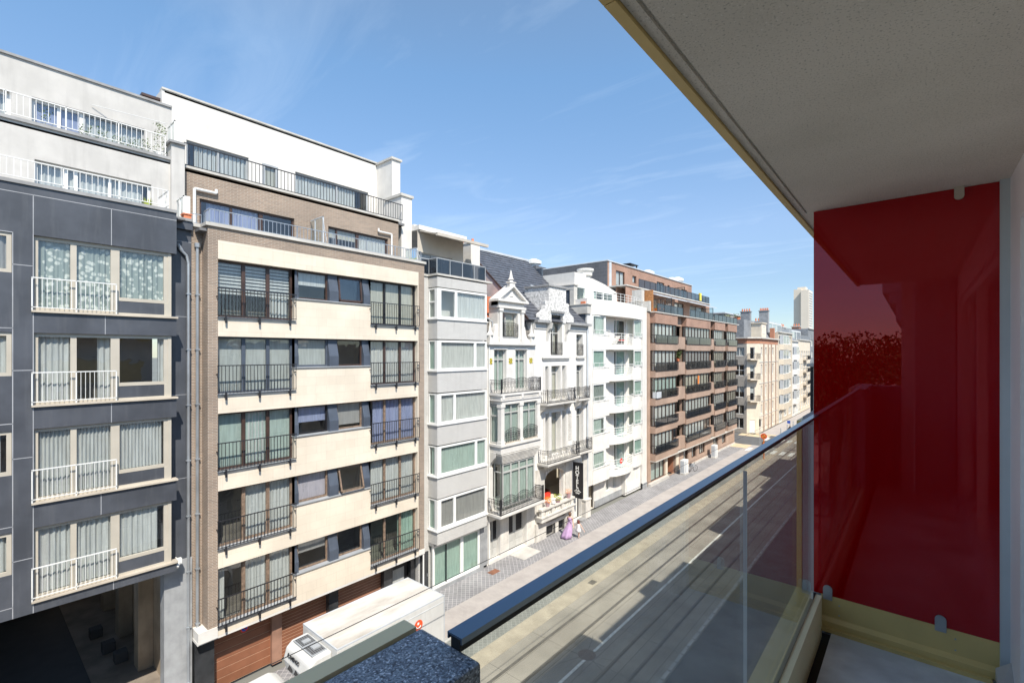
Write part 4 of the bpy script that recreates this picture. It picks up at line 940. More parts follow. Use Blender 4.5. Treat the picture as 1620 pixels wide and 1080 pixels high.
# ================================================================== hotel (B5)
b5 = thing('hotel_building', 'white brick hotel with tall narrow windows, scrolled stone dormer and arched loggia', 'hotel', (-19.8, 29, 0))
Y5a, Y5b = 25.6, 32.45; fr5 = FX(X4)
H5 = []
for z0, z1 in ((9.5, 11.96), (5.62, 8.64)): H5 += [(26.81, 27.22, z0, z1), (27.53, 28.68, z0, z1), (28.88, 29.38, z0, z1), (30.86, 31.85, z0, z1)]
H5 += [(27.5, 28.95, 12.72, 15.1), (30.85, 31.78, 12.68, 14.32), (26.78, 29.13, 2.35, 4.6), (26.9, 28.0, -.02, .74), (28.42, 29.3, -.02, .76), (30.95, 31.6, .2, 3.6)]
w = MB(); wall(w, fr5, Y5a, Y5b, -.05, 15.08, H5, .38)
w.face([(X4, Y5a, 0), (X4, Y5a, 15), (-30, Y5a, 15), (-30, Y5a, 0)]); w.build('wall', M['whitebrick'], b5)
w = MB(); w.box(-22.6, -22.5, Y5a, Y5b, 0, 15); w.face([(-22.5, Y5a, 2.2), (X4 - .4, Y5a, 2.2), (X4 - .4, Y5b, 2.2), (-22.5, Y5b, 2.2)]); w.box(-22.4, -20.2, 26.5, 26.6, 2.3, 4.8); w.build('interior', M['palestone'], b5)
def hw(a, b_, z0, z1, mull=(), tran=(.8,), cur=None, **k): return window(b5, fr5, a, b_, z0, z1, n=-.34, fw=.07, mull=mull, tran=tran, frame='greyframe', glass='glass', cur=cur, **k)
for z0, z1 in ((9.5, 11.96), (5.62, 8.64)):
    hw(26.81, 27.22, z0, z1, cur='grey_cl', kind='flat'); hw(27.53, 28.68, z0, z1, mull=(.5,), cur='cream_cl', frac=(.5, 1)); hw(28.88, 29.38, z0, z1, cur='grey_cl'); hw(30.86, 31.85, z0, z1, mull=(.5,), cur='grey_cl', frac=(.4, 1))
hw(27.5, 28.95, 12.72, 15.1, mull=(.5,), tran=(.68,), cur='cream_cl', frac=(.5, .8)); hw(30.85, 31.78, 12.68, 14.32, mull=(.5,), cur='grey_cl')
for a, b_, z in ((26.44, 29.8, 12.5), (30.75, 31.95, 12.5)):
    w = MB(); w.box(X4, X4 + .16, a, b_, z, z + .12); w.box(X4, X4 + .09, a + .1, b_ - .1, z - .12, z); w.build('ledge', M['stone'], b5)
w = MB(); w.box(X4 - .3, X4 + .34, Y5a - .02, 27.0, 14.98, 15.16); w.build('gutter', M['coping'], b5)
w = MB(); w.box(X4 - .3, X4 + .34, 29.5, Y5b + .1, 14.98, 15.16); w.build('gutter', M['coping'], b5)
w = MB(); w.box(X4, X4 + .06, Y5a, 27.0, 14.55, 14.96); w.box(X4, X4 + .06, 29.6, Y5b, 14.55, 14.96); w.build('frieze', M['bluegrey'], b5) if False else w.build('frieze', M['offwhite'], b5)
for a, b_ in ((26.62, 26.8), (27.24, 27.52), (28.7, 28.87), (29.4, 29.6)):
    for z0, z1 in ((9.45, 12.0), (5.6, 8.7)):
        w = MB(); w.box(X4, X4 + .05, a, b_, z0, z1); w.build('jamb', M['white'], b5)
w = MB()
for i in range(10): w.box(X4, X4 + .03, 29.75, 30.15, 6.4 + i * .22, 6.4 + i * .22 + .19)
w.build('quoin', M['stone'], b5)
# stone dormer
w = MB(); XS = -19.72
wall(w, FX(XS), 27.16, 29.32, 15.08, 17.6, [(27.5, 28.95, 15.0, 15.62)], .3)
w.face([(XS, 27.16, 14.8), (XS, 27.16, 17.6), (-21.9, 27.16, 17.6), (-21.9, 27.16, 14.8)]); w.face([(XS, 29.32, 14.8), (XS, 29.32, 17.6), (-21.9, 29.32, 17.6), (-21.9, 29.32, 14.8)])
w.build('dormer_wall', M['stucco_old'], b5)
hw(27.5, 28.95, 15.1, 15.6, tran=())
w = MB(); w.box(-21.9, XS + .1, 27.06, 29.42, 17.6, 17.72); w.box(XS, XS + .1, 27.4, 29.05, 15.75, 15.9); w.build('dormer_cap', M['coping'], b5)
for s_, yb in ((-1, 27.16), (1, 29.32)):
    w = MB(); pr = [(0, 15.16), (1.0, 15.16), (1.12, 15.35), (1.02, 15.6), (.72, 15.75), (.45, 15.95), (.38, 16.25), (.42, 16.5), (.2, 16.55), (0, 16.5)]
    w.prism([(XS - .02, yb + s_ * a, z) for a, z in pr], (-.32, 0, 0)); w.build('scroll', M['stucco_old'], b5)
    w = MB(); w.prism([(X4, yb + s_ * .05 - .15, 15.0), (X4 + .4, yb + s_ * .05 - .15, 15.0), (X4 + .32, yb + s_ * .05 - .15, 14.6), (X4 + .1, yb + s_ * .05 - .15, 14.3), (X4, yb + s_ * .05 - .15, 13.7)], (0, .28, 0)); w.build('console', M['stone'], b5)
# tiled roof (lapped courses)
def lapped(mb, xe, ze, xr, zr, y0, y1, pitch=.34, th=.035, cols=0):
    L = math.hypot(xr - xe, zr - ze); n = int(L / pitch); dx, dz = (xr - xe) / n, (zr - ze) / n
    nx, nz = (zr - ze) / L, -(xr - xe) / L
    for i in range(n):
        a = (xe + dx * i, ze + dz * i); b_ = (xe + dx * (i + 1.05), ze + dz * (i + 1.05))
        lo = (a[0] + nx * th, a[1] + nz * th); k = max(1, int((y1 - y0) / .45))
        for j in range(k):
            ya, yb = y0 + (y1 - y0) * j / k, y0 + (y1 - y0) * (j + 1) / k
            o = .014 * random.random()
            mb.face([(lo[0] + o, ya, lo[1]), (lo[0] + o, yb, lo[1]), (b_[0], yb, b_[1]), (b_[0], ya, b_[1])])
        mb.face([(a[0], y0, a[1] - .01), (a[0], y1, a[1] - .01), (lo[0], y1, lo[1]), (lo[0], y0, lo[1])])
w = MB(); w.keep = True; lapped(w, -19.75, 15.12, -25.9, 20.9, 24.95, 32.45); w.build('tiled_roof', M['tile'], b5)
w = MB(); w.keep = True; lapped(w, -20.0, 15.45, -22.6, 16.75, 26.0, 27.16); w.face([(-20.0, 26.0, 15.4), (-20.0, 27.16, 15.4), (-20.0, 27.16, 15.2), (-20.0, 26.0, 15.2)]); w.build('dormer_roof', M['tile'], b5)
w = MB(); w.face([(-19.9, 24.97, 15.1), (-25.9, 24.97, 20.85), (-28, 24.97, 18), (-28, 24.97, 14)]); w.build('gable_wall', plain('pinkish_gable', (0.50, 0.42, 0.40), .85), b5)
w = MB(); w.prism([(-19.8, 24.9, 15.1), (-25.9, 24.9, 20.83), (-25.9, 24.9, 20.98), (-19.8, 24.9, 15.25)], (0, .08, 0)); w.build('barge_board', M['darkwood'], b5)
w = MB(); w.box(-26.1, -25.75, 24.9, 32.45, 20.85, 21.02); w.build('ridge', M['lightgrey'], b5)
w = MB(); w.prism([(-22.2, 28.9, 17.52), (-22.8, 28.9, 18.1), (-22.75, 28.9, 18.16), (-22.15, 28.9, 17.58)], (0, .75, 0)); sk = w.build('skylight', M['greymetal'], b5)
w = MB(); w.prism([(-22.2, 28.98, 17.58), (-22.7, 28.98, 18.08), (-22.68, 28.98, 18.12), (-22.15, 28.98, 17.60)], (0, .6, 0)); w.build('pane', M['lightgrey'], sk)
# balconies
def slab5(y0, y1, z, x1): 
    w = MB(); w.box(X4, x1, y0, y1, z - .12, z); w.box(X4, x1 - .1, y0 + .08, y1 - .08, z - .2, z - .12); w.build('balcony_slab', M['stone'], b5)
slab5(26.1, 29.7, 9.42, -19.05); ornate(b5, FX(-19.12), 26.2, 29.6, 0, 9.42, 10.32, sp=.15, ret0=.65, ret1=.65, post=.02)
slab5(30.4, 32.1, 9.42, -19.25); ornate(b5, FX(-19.32), 30.5, 32.0, 0, 9.42, 10.3, sp=.15, ret0=.45, ret1=.45, post=.02)
slab5(25.9, 29.95, 5.35, -18.85); ornate(b5, FX(-18.95), 26.0, 29.9, 0, 5.35, 6.25, sp=.15, ret0=.8, post=.02)
slab5(29.9, 32.3, 5.42, -19.15); ornate(b5, FX(-19.25), 30.0, 32.2, 0, 5.42, 6.3, sp=.15, ret0=.3, ret1=.5, post=.02)
ornate(b5, FX(X4), 27.55, 28.9, .05, 12.74, 13.65, sp=.14, name='window_guard'); ornate(b5, FX(X4), 30.88, 31.76, .05, 12.7, 13.55, sp=.14, name='window_guard')
for yy in (26.35, 29.35, 30.7, 31.7):
    w = MB(); w.prism([(X4, yy - .12, 9.2), (X4 + .5, yy - .12, 9.2), (X4 + .35, yy - .12, 8.95), (X4 + .1, yy - .12, 8.8), (X4, yy - .12, 8.6)], (0, .24, 0)); w.build('console', M['stone'], b5)
# loggia arch, balustrade, plinth
w = MB(); A = [(26.78, 4.05)] + [(27.955 - 1.175 * math.cos(t), 4.05 + .55 * math.sin(t)) for t in [math.pi * i / 12 for i in range(1, 12)]] + [(29.13, 4.05)]
for (p, q) in zip(A[:-1], A[1:]):
    w.prism([(X4 + .05, p[0], p[1]), (X4 + .05, q[0], q[1]), (X4 + .05, q[0], 4.62), (X4 + .05, p[0], 4.62)], (-.3, 0, 0))
w.build('arch', M['stone'], b5)
for a, b_ in ((25.62, 26.76), (29.15, 30.2), (31.62, 32.42)):
    w = MB(); w.box(X4, X4 + .16, a, b_, 0, 1.25)
    for i in range(4): w.box(X4 + .16, X4 + .175, a + .02, b_ - .02, .06 + i * .3, .06 + i * .3 + .26)
    w.box(X4, X4 + .09, a + .1, b_ - .1, 1.25, 4.9); w.build('pier', M['stone'], b5)
w = MB(); w.box(X4, -19.22, 25.7, 29.65, 1.42, 1.72); w.box(X4, -19.15, 25.6, 29.75, 1.72, 1.8); w.build('balustrade_base', M['stone'], b5)
w = MB(); w.box(-19.5, -19.18, 25.62, 29.7, 2.22, 2.34)
for a in (25.7, 26.9, 28.1, 29.3): w.box(-19.46, -19.26, a, a + .32, 1.8, 2.22)
for a in (26.02, 27.22, 28.42):
    for j in range(4): w.lathe((-19.36, a + .14 + j * .2, 1.8), [(.06, 0), (.075, .1), (.04, .22), (.07, .32), (.05, .42)], 8)
w.build('balustrade', M['stone'], b5)
for a, b_ in ((26.9, 28.0), (28.42, 29.3)):
    w = MB(); w.box(X4 - .3, X4 - .25, a, b_, 0, .76); g_ = w.build('basement_window', M['black'], b5)
    ornate(b5, FX(X4), a + .02, b_ - .02, .03, 0.0, .7, sp=.12, name='window_grille')
w = MB(); w.box(X4, X4 + .12, 26.6, 29.5, .8, 1.0); w.box(X4, X4 + .05, 26.6, 26.88, 0, .8); w.box(X4, X4 + .05, 28.02, 28.4, 0, .8); w.build('basement_surround', M['stone'], b5)
w = MB(); w.box(X4 - .36, X4 - .3, 30.95, 31.6, .2, 3.6); w.build('door', M['black'], b5)
w = MB(); w.box(X4 - .3, X4 + .45, 30.9, 31.62, 0, .19); w.build('door_step', M['coping'], b5)
w = MB(); w.box(X4, X4 + .34, 31.64, 32.4, .1, 1.45); w.box(X4, X4 + .38, 31.6, 32.44, 1.45, 1.55); w.build('pedestal', M['stone'], b5)
w = MB(); w.path([(X4 + .1, 32.3, 15.0), (X4 + .1, 32.3, .1)], .07, 8); w.build('drainpipe', M['lightgrey'], b5)
# things in the loggia
t = thing('armchair', 'red and orange cushioned armchair inside the arched hotel loggia', 'chair', (-20.9, 28.2, 2.2))
w = MB(); w.box(-21.3, -20.6, 27.9, 28.6, 2.25, 2.6); w.build('seat', M['red'], t); w = MB(); w.box(-21.4, -21.25, 27.9, 28.6, 2.6, 3.15); w.build('backrest', M['orange'], t)
for yy in (27.85, 28.58):
    w = MB(); w.box(-21.3, -20.65, yy, yy + .08, 2.3, 2.8); w.build('armrest', M['darkwood'], t)
t = thing('armchair', 'dark armchair behind the red one in the hotel loggia', 'chair', (-21.8, 28.0, 2.2))
w = MB(); w.box(-22.0, -21.55, 27.5, 28.3, 2.25, 2.6); w.build('seat', M['bluegrey'], t); w = MB(); w.box(-22.15, -22.0, 27.5, 28.3, 2.6, 3.3); w.build('backrest', M['black'], t)
potplant('flower_pot', 'mauve pot with orange flowers at the left end of the hotel balustrade', (-19.34, 26.5, 2.34), (.17, .3), 'pinkpot', 'flower', .26, .35, 110, .05, flowers='flower', group='pots on the hotel balustrade')
potplant('flower_pot', 'low pot with a round yellow green bush in the middle of the hotel balustrade', (-19.34, 27.75, 2.34), (.18, .2), 'pinkpot', 'leafy', .3, .38, 160, .05, group='pots on the hotel balustrade')
potplant('flower_pot', 'mauve pot with a dry grassy tuft at the right end of the hotel balustrade', (-19.34, 29.1, 2.34), (.17, .34), 'pinkpot', 'flower', .24, .3, 100, .04, group='pots on the hotel balustrade')
q = MB(); q.lathe((-19.3, 27.15, 2.34), [(.001, 0), (.13, .03), (.16, .12), (.11, .22), (.001, .25)], 12); tag(q.build('garden_stone', M['white'], smooth=True), 'round white stone between two pots on the hotel balustrade', 'ornament')
# projecting sign
t = thing('hotel_sign', 'black vertical projecting sign reading HOTEL with a pale crown emblem below', 'sign', (-19.3, 30.2, 2.07))
w = MB(); w.box(-19.68, -18.87, 30.2, 30.34, 2.07, 4.73); w.build('sign_panel', M['black'], t)
w = MB(); w.box(-19.8, -18.85, 30.24, 30.30, 4.73, 4.78); w.box(-19.8, -19.68, 30.25, 30.29, 2.4, 2.45); w.build('bracket', M['chrome'], t)
for i, ch in enumerate("HOTEL"):
    text_obj(ch, .42, 'whiteframe', t, Matrix.Translation((-19.30, 30.19, 4.30 - i * .335)) @ Matrix.Rotation(R(90), 4, 'X'), name='letter', bold=.012)
w = MB(); c = Vector((-19.28, 30.185, 2.55))
for (x, z, r_) in ((0, .14, .10), (-.10, .08, .06), (.10, .08, .06)):
    w.path([c + Vector((x + r_ * math.cos(q), 0, z + r_ * math.sin(q))) for q in [k * math.pi / 6 for k in range(7)]], .012, 4)
for (a, z) in ((.30, .02), (.2, -.1), (.12, -.16)): w.path([c + Vector((a * u, 0, z + .05 * (1 - u * u))) for u in [-1, -.6, -.2, .2, .6, 1]], .016, 4)
w.build('emblem', M['whiteframe'], t)
# ================================================================== white rounded-balcony block (B6)
b6 = thing('apartment_building', 'white apartment building with rounded bays, white tube balcony guards and a stained roof parapet', 'building', (-19.8, 38, 0))
Y6a, Y6b = 32.5, 43.4; XW6 = -20.5
R6 = [(14.34, 15.94), (11.65, 13.13), (8.92, 10.37), (6.22, 7.61), (3.48, 4.88)]
w = MB(); fr6 = FX(XW6); h6 = []
for z0, z1 in R6: h6 += [(38.1, 40.35, z0 - .75, z1 - .05)]
wall(w, fr6, Y6a, Y6b, 0, 17.2, h6 + [(33.0, 34.6, 0, 2.35), (36.6, 37.3, .9, 2.0), (37.9, 38.4, .9, 2.0)], .25)
w.face([(XW6, Y6a, 0), (XW6, Y6a, 17.2), (-36, Y6a, 17.2), (-36, Y6a, 0)]); w.face([(XW6, Y6b, 0), (XW6, Y6b, 17.2), (-36, Y6b, 17.2), (-36, Y6b, 0)])
w.box(XW6, -19.85, Y6a, 33.28, 2.3, 17.25); w.box(XW6, -19.85, 42.4, Y6b, 0, 17.25)
w.face([(XW6, Y6a + .01, 17.19), (XW6, Y6b, 17.19), (-36, Y6b, 17.19), (-36, Y6a + .01, 17.19)])
w.build('wall', M['white'], b6)
w = MB(); w.box(-22.1, -22.0, Y6a + .05, Y6b - .05, 0, 17.1)
for z0, z1 in R6: w.box(-22, -20.8, Y6a + .05, Y6b - .05, z0 - .9, z0 - .8)
w.build('interior', M['interior'], b6)
w = MB(); w.box(-26, -20.6, 33.0, 34.62, 0, .02); w.face([(-26, 34.6, 0), (-20.6, 34.6, 0), (-20.6, 34.6, 2.4), (-26, 34.6, 2.4)]); w.face([(-26, 33.0, 0), (-26, 34.6, 0), (-26, 34.6, 2.4), (-26, 33, 2.4)]); w.build('entrance_wall', M['palestone'], b6)
def arc6(u0, u1, n0, bulge, k=10):
    return [(u0 + (u1 - u0) * i / k, n0 + bulge * (1 - (2 * i / k - 1) ** 2)) for i in range(k + 1)]
def curved_wall(name, mat, u0, u1, n0, bulge, z0, z1, th=.18, right_round=0):
    w = MB(); pts = [(-20.5, u0)] if False else []
    prof = arc6(u0, u1, n0, bulge)
    if right_round:                       # flat front that curls back at its right end
        prof = [(u0, n0 + bulge), (u1 - right_round, n0 + bulge)] + [(u1 - right_round + right_round * math.sin(t), n0 + bulge - (n0 + bulge + 20.5) * .75 * (1 - math.cos(t))) for t in [math.pi / 2 * i / 6 for i in range(1, 7)]]
    poly = [(XW6 + .01, prof[0][0])] + [(n, u) for u, n in prof] + [(XW6 + .01, prof[-1][0])]
    w.prism([(x, y, z0) for x, y in poly], (0, 0, z1 - z0)); w.build(name, M[mat], b6, smooth=False)
    return prof
bz = [(z0, z1) for z0, z1 in R6]
for k, (z0, z1) in enumerate(bz):
    zb = bz[k + 1][1] + .03 if k < 4 else 2.3
    pr = curved_wall('bay_parapet', 'stained', 33.28, 36.35, -20.0, .22, zb, z0, right_round=.55)
    # left bay glazing: straight light + slanting light
    window(b6, FX(-19.80), 33.30, 35.15, z0 + .0, z1, n=0, fw=.08, frame='whiteframe', glass='glassg', cur=['sheer', 'green_cl', 'grey_cl', 'sheer', 'sheer'][k], kind=['wave', 'flat', 'flat', 'wave', 'wave'][k])
    f2 = Fr((-19.80, 35.2, 0), Vector((-.42, .91, 0)).normalized(), Vector((.91, .42, 0)).normalized())
    window(b6, f2, 0.0, 1.1, z0, z1, n=0, fw=.08, frame='whiteframe', glass='glassg', cur='sheer', kind='wave')
    w = MB(); w.box(-19.92, -19.76, 35.12, 35.3, z0, z1); w.build('post', M['whiteframe'], b6)
    w = MB(); w.box(-20.5, -20.44, 36.28, 37.9, z0 - .8, z1); w.build('recess_wall', M['white'], b6)
    if k > 0:
        w = MB(); w.prism([(XW6, 33.28, z1), (-19.80, 33.28, z1), (-19.80, 35.6, z1), (-20.1, 36.35, z1), (XW6, 36.35, z1)], (0, 0, .03)); w.build('bay_soffit', M['white'], b6)
    # right bay
    curved_wall('bay_parapet', 'stained', 40.55, 42.4, -19.95, .12, zb, z0)
    window(b6, FX(-19.85), 40.7, 42.3, z0, z1, n=0, fw=.08, frame='whiteframe', glass='glassg', cur='green_cl' if k else 'sheer', kind='flat' if k else 'wave')
    # middle balcony
    za = z0 - .75
    window(b6, fr6, 38.1, 40.35, za, z1 - .05, n=-.1, fw=.08, mull=(.25,), frame='whiteframe', glass='glass' if k == 0 else 'glassg', cur=None if k == 0 else ('green_cl' if k in (1, 2, 3) else 'sheer'), kind='flat' if k < 4 else 'wave', frac=(.3, 1))
    pts = [(XW6, 36.3)] + [(-20.0 + .62 * math.sin(math.pi * i / 10) ** .6, 36.3 + 4.35 * i / 10) for i in range(0, 11)] + [(XW6, 40.65)]
    w = MB(); w.prism([(x, y, za - .42) for x, y in pts], (0, 0, .42)); w.build('balcony_slab', M['stained'], b6)
    w = MB(); P_ = [Vector((x, y, 0)) for x, y in pts[1:-1]]
    for zz in (za + .12, za + .35, za + .55, za + .75, za + .98): w.path([p + Vector((-.05, 0, zz)) for p in P_], .018 if zz < za + .9 else .026, 5)
    for i in (1, 3, 4, 6, 7, 9): w.tube(P_[i] + Vector((-.05, 0, za)), P_[i] + Vector((-.05, 0, za + .98)), .02, 5)
    w.build('railing', M['whitemetal'], b6)
    for (a, b_, x) in ((33.3, 35.9, -19.68), (40.7, 42.35, -19.74)):
        w = MB()
        for zz in (z0 + .12, z0 + .42): w.tube((x, a, zz), (x, b_, zz), .02, 5)
        for i in range(4): w.tube((x, a + (b_ - a) * i / 3, z0), (x, a + (b_ - a) * i / 3, z0 + .42), .016, 5)
        if a < 35: w.path([(x, b_, z0 + .42), (-20.1, 36.4, z0 + .42)], .02, 5); w.path([(x, b_, z0 + .12), (-20.1, 36.4, z0 + .12)], .02, 5)
        w.build('window_guard', M['whitemetal'], b6)
    if k:      # rounded translucent divider
        w = MB(); w.prism([(-20.4, 38.4, za)] + [(-20.4 + .62 * math.cos(t) , 38.4, za + 1.1 + .6 * math.sin(t)) for t in [math.pi / 2 * i / 6 for i in range(7)]][::-1] + [(-19.78, 38.4, za)], (0, .03, 0)); w.build('balcony_divider', M['frost'], b6)
w = MB(); pr = arc6(33.28, 42.9, -19.95, .55, 14)
poly = [(XW6, 33.28)] + [(n, u) for u, n in pr] + [(XW6, 42.9)]
w.prism([(x, y, 16.0) for x, y in poly], (0, 0, 1.27)); w.build('roof_parapet', M['stained'], b6)
w = MB(); P_ = [Vector((n - .08, u, 0)) for u, n in pr]
for zz in (17.5, 17.72, 17.98): w.path([p + Vector((0, 0, zz)) for p in P_], .02, 5)
for p in P_[::1]: w.tube(p + Vector((0, 0, 17.27)), p + Vector((0, 0, 17.98)), .018, 5)
w.build('railing', M['whitemetal'], b6)
# penthouse
w = MB(); XP = -21.4; top = [(32.6, 19.45), (34.4, 19.42), (36, 19.32), (38, 19.05), (40.2, 18.55)]
for (a, za), (b_, zb_) in zip(top[:-1], top[1:]):
    zl = 18.45 if a < 34 else 17.2
    if a >= 36: w.prism([(XP, a, 18.35), (XP, b_, 18.35), (XP, b_, zb_), (XP, a, za)], (-8, 0, 0))
    elif a < 34: w.prism([(XP + .3, a, 18.35), (XP + .3, b_, 18.35), (XP + .3, b_, zb_), (XP + .3, a, za)], (-8, 0, 0))
    else: w.prism([(XP, a, 17.2), (XP, b_, 17.2), (XP, b_, zb_), (XP, a, za)], (-8, 0, 0))
w.box(-29, XP, 39.6, 40.2, 17.2, 18.4)
w.build('penthouse_wall', M['white'], b6)
window(b6, FX(XP), 36.0, 39.6, 17.2, 18.35, n=0, fw=.08, mull=(.5,), frame='whiteframe', glass='glassg', cur='sheer', frac=(0, .2)); window(b6, FX(XP + .28), 32.7, 34.3, 17.2, 18.35, n=0, fw=.08, frame='whiteframe', glass='glassg', cur=None)
window(b6, FY(32.62), -23.2, -21.2, 17.2, 18.35, n=0, fw=.08, frame='whiteframe', glass='glassg', cur=None)
w = MB(); w.box(-29, -22, 33, 39.5, 17.2, 17.22); w.box(-22.6, -22.5, 33, 39.5, 17.2, 18.3); w.build('penthouse_interior', M['interior'], b6)
w = MB(); w.lathe((-21.5, 34.9, 17.2), [(.42, 0), (.42, 2.15), (.58, 2.25), (.58, 2.45), (.72, 2.65), (.72, 2.8), (.45, 2.8)], 20); w.build('chimney', M['stained'], b6)
# slate-clad side wall with stone coping above the hotel
w = MB(); w.box(-36, -20.0, 32.44, 32.62, 12, 16.0); w.box(-36, -21.2, 32.44, 32.62, 16.0, 18.0); w.box(-36, -24.3, 32.44, 32.62, 18.0, 20.1); w.build('slate_cladding', M['slate'], b6)
w = MB(); w.box(-26.5, -21.0, 32.35, 32.85, 18.0, 18.35); w.box(-21.4, -21.0, 32.36, 32.84, 16.7, 18.0); w.box(-21.4, -19.75, 32.35, 32.9, 16.0, 16.7); w.box(-22, -19.65, 32.3, 32.95, 16.7, 16.78); w.box(-26.6, -20.9, 32.3, 32.9, 18.35, 18.42); w.build('stone_coping', M['palecoping'], b6)
w = MB(); w.box(-20.4, -20.0, 32.4, 32.8, 16.78, 16.98); w.build('flower_box', M['terracotta'], b6)
w = MB(); w.path([(-19.9, 32.62, 16.0), (-19.9, 32.62, 0)], .07, 8); w.build('drainpipe', M['lightgrey'], b6)
w = MB(); w.lathe((-30.5, 33.5, 19.6), [(1.1, 0), (.9, .3), (.5, .45), (.0, .48)], 14); w.build('roof_dome', M['lightgrey'], b6)
# ground floor
window(b6, fr6, 36.6, 37.3, .9, 2.0, n=-.05, fw=.08, glass='glass', cur='sheer'); window(b6, fr6, 37.9, 38.4, .9, 2.0, n=-.05, fw=.08, glass='glass', cur='sheer')
w = MB(); w.box(XW6, -20.1, 39.4, 42.4, 0, 2.25); w.build('garage_wall', M['white'], b6)
window(b6, FX(-20.1), 39.6, 42.3, .95, 2.15, n=.03, fw=.07, mull=(.33, .66), glass='glass', cur='sheer')
w = MB(); w.box(-20.1, -20.04, 39.6, 42.3, .05, .93); w.build('garage_door', M['whitemetal'], b6)
w = MB(); w.box(XW6, -20.42, 34.65, 39.4, 0, .55); w.build('plinth', M['concrete'], b6); w = MB(); w.box(XW6 + .5, -19.78, 42.4, 43.35, 0, .5); w.build('plinth', M['concrete'], b6)
t = thing('no_entry_disc', 'small red round disc with a white bar on the lowest rounded white balcony', 'sign', (-19.3, 37.3, 3.6))
fgx = FX(-19.36); w = MB(); disc(w, (37.25, 0, 3.62), 0, .24, fgx); w.build('face', M['red'], t); w = MB(); w.box(-19.355, -19.345, 37.12, 37.38, 3.58, 3.66); w.build('bar', M['whiteframe'], t)
t = thing('balcony_chair', 'red and white folded chair on the topmost rounded white balcony', 'chair', (-20.1, 38.2, 13.6))
w = MB(); w.box(-20.3, -19.8, 38.1, 38.7, 13.95, 14.05); w.build('seat', M['red'], t); w = MB(); w.prism([(-20.25, 37.2, 13.65), (-20.2, 37.2, 13.65), (-20.2, 38.0, 14.4), (-20.25, 38.0, 14.4)], (.4, 0, 0)); w.build('backrest', M['whitemetal'], t)

# ================================================================== red-brown brick block (B7)
b7 = thing('apartment_building', 'long red-brown brick apartment building with square bays and smoked glass guards', 'building', (-19.2, 57, 0))
Y7a, Y7b = 43.4, 72.0; X7 = -19.75; XF7 = -19.2
bays = [(43.92, 49.5, 6), (52.0, 60.0, 8), (61.7, 65.85, 5), (67.15, 71.2, 5)]
gaps = [(49.5, 52.0), (60.0, 61.7), (65.85, 67.15)]
R7 = [(13.84, 15.79), (11.13, 13.14), (8.47, 10.50), (5.74, 7.77), (3.10, 5.08)]
w = MB(); hs = []
for g in gaps:
    for z0, z1 in R7: hs.append((g[0] + .05, g[1] - .05, z0 + .45, z1))
w.face([(X7, Y7a, 0), (X7, Y7a, 16.8), (-36, Y7a, 16.8), (-36, Y7a, 0)]); w.face([(X7, Y7b, 0), (X7, Y7b, 16.8), (-36, Y7b, 16.8), (-36, Y7b, 0)])
wall(w, FX(X7), Y7a, Y7b, 2.1, 16.8, hs + [(a + .05, b_ - .05, z0, z1) for a, b_, n in bays for z0, z1 in R7], .2)
gh = [(44.1, 47.4, .3, 2.05), (48.0, 50.3, .02, 2.05)] + [(a, b_, .75, 2.0) for a, b_ in ((52.6, 54.1), (55.1, 56.7), (57.6, 59.7), (62.7, 64.8), (66.3, 68.0))]
wall(w, FX(X7), Y7a, Y7b, 0, 2.1, gh, .25)
w.build('wall', M['pinkbrick'], b7)
w = MB(); w.box(-21.6, -21.5, Y7a, Y7b, 0, 16.7)
for z0, z1 in R7: w.box(-21.5, -19.97, Y7a + .05, Y7b - .05, z0 - .3, z0 - .2)
w.build('interior', M['interior'], b7)
for (a, b_, n) in bays:
    w = MB(); w.box(X7, XF7, a, b_, 15.79, 16.8); w.build('bay_parapet', M['redbrick'], b7)
    for k, (z0, z1) in enumerate(R7):
        lo = R7[k + 1][1] if k < 4 else 2.42
        w = MB(); w.box(X7, XF7, a, b_ + (0 if k < 4 else 0), lo, z0); w.build('bay_band', M['pinkbrick'], b7)
        cu = random.choice(['sheer', 'sheer', 'cream_cl', 'grey_cl']) if (k, n) != (2, 6) else 'green_cl'
        window(b7, FX(XF7 - .12), a + .02, b_ - .02, z0, z1, n=0, fw=.08, mull=tuple((i + 1) / n for i in range(n - 1)) , frame='darkwood', glass='glass', cur=cu, kind='slat', frac=(0, random.choice([1, .95, .8])), mw=.09)
        if a < 60: window(b7, FY(a + .06), -19.7, -19.34, z0, z1, n=0, fw=.06, frame='darkwood', glass='glassb', cur='cream_cl', kind='flat')
        f = MB(); f.box(XF7 + .05, XF7 + .08, a - .02, b_, z0 + .78, z0 + .83); f.box(XF7 + .05, XF7 + .08, a - .02, b_, z0 + .0, z0 + .04); f.box(X7 + .1, XF7 + .08, a - .05, a - .02, z0 + .78, z0 + .83)
        nn = 2 if n > 5 else 1
        for i in range(nn + 1): f.box(XF7 + .05, XF7 + .09, a - .02 + (b_ - a) * i / nn, a + .03 + (b_ - a) * i / nn, z0, z0 + .8)
        g_ = f.build('glass_guard', M['blackmetal'], b7); q = MB(); q.face([(XF7 + .065, a, z0 + .04), (XF7 + .065, b_, z0 + .04), (XF7 + .065, b_, z0 + .8), (XF7 + .065, a, z0 + .8)]); q.build('pane', M['smoke'], g_)
for g in gaps:
    for k, (z0, z1) in enumerate(R7):
        w = MB(); w.box(X7 + .0, X7 + (.42 if g[1] - g[0] > 1.5 else .05), g[0] + .02, g[1] - .02, z0 - .55, z0 + .78); w.build('loggia_parapet', M['pinkbrick'], b7)
        window(b7, FX(X7 - .9), g[0] + .05, g[1] - .05, z0 - .1, z1, n=0, fw=.07, mull=(.5,), frame='darkwood', glass='glass', cur=random.choice(['sheer', None, 'cream_cl']), kind='wave')
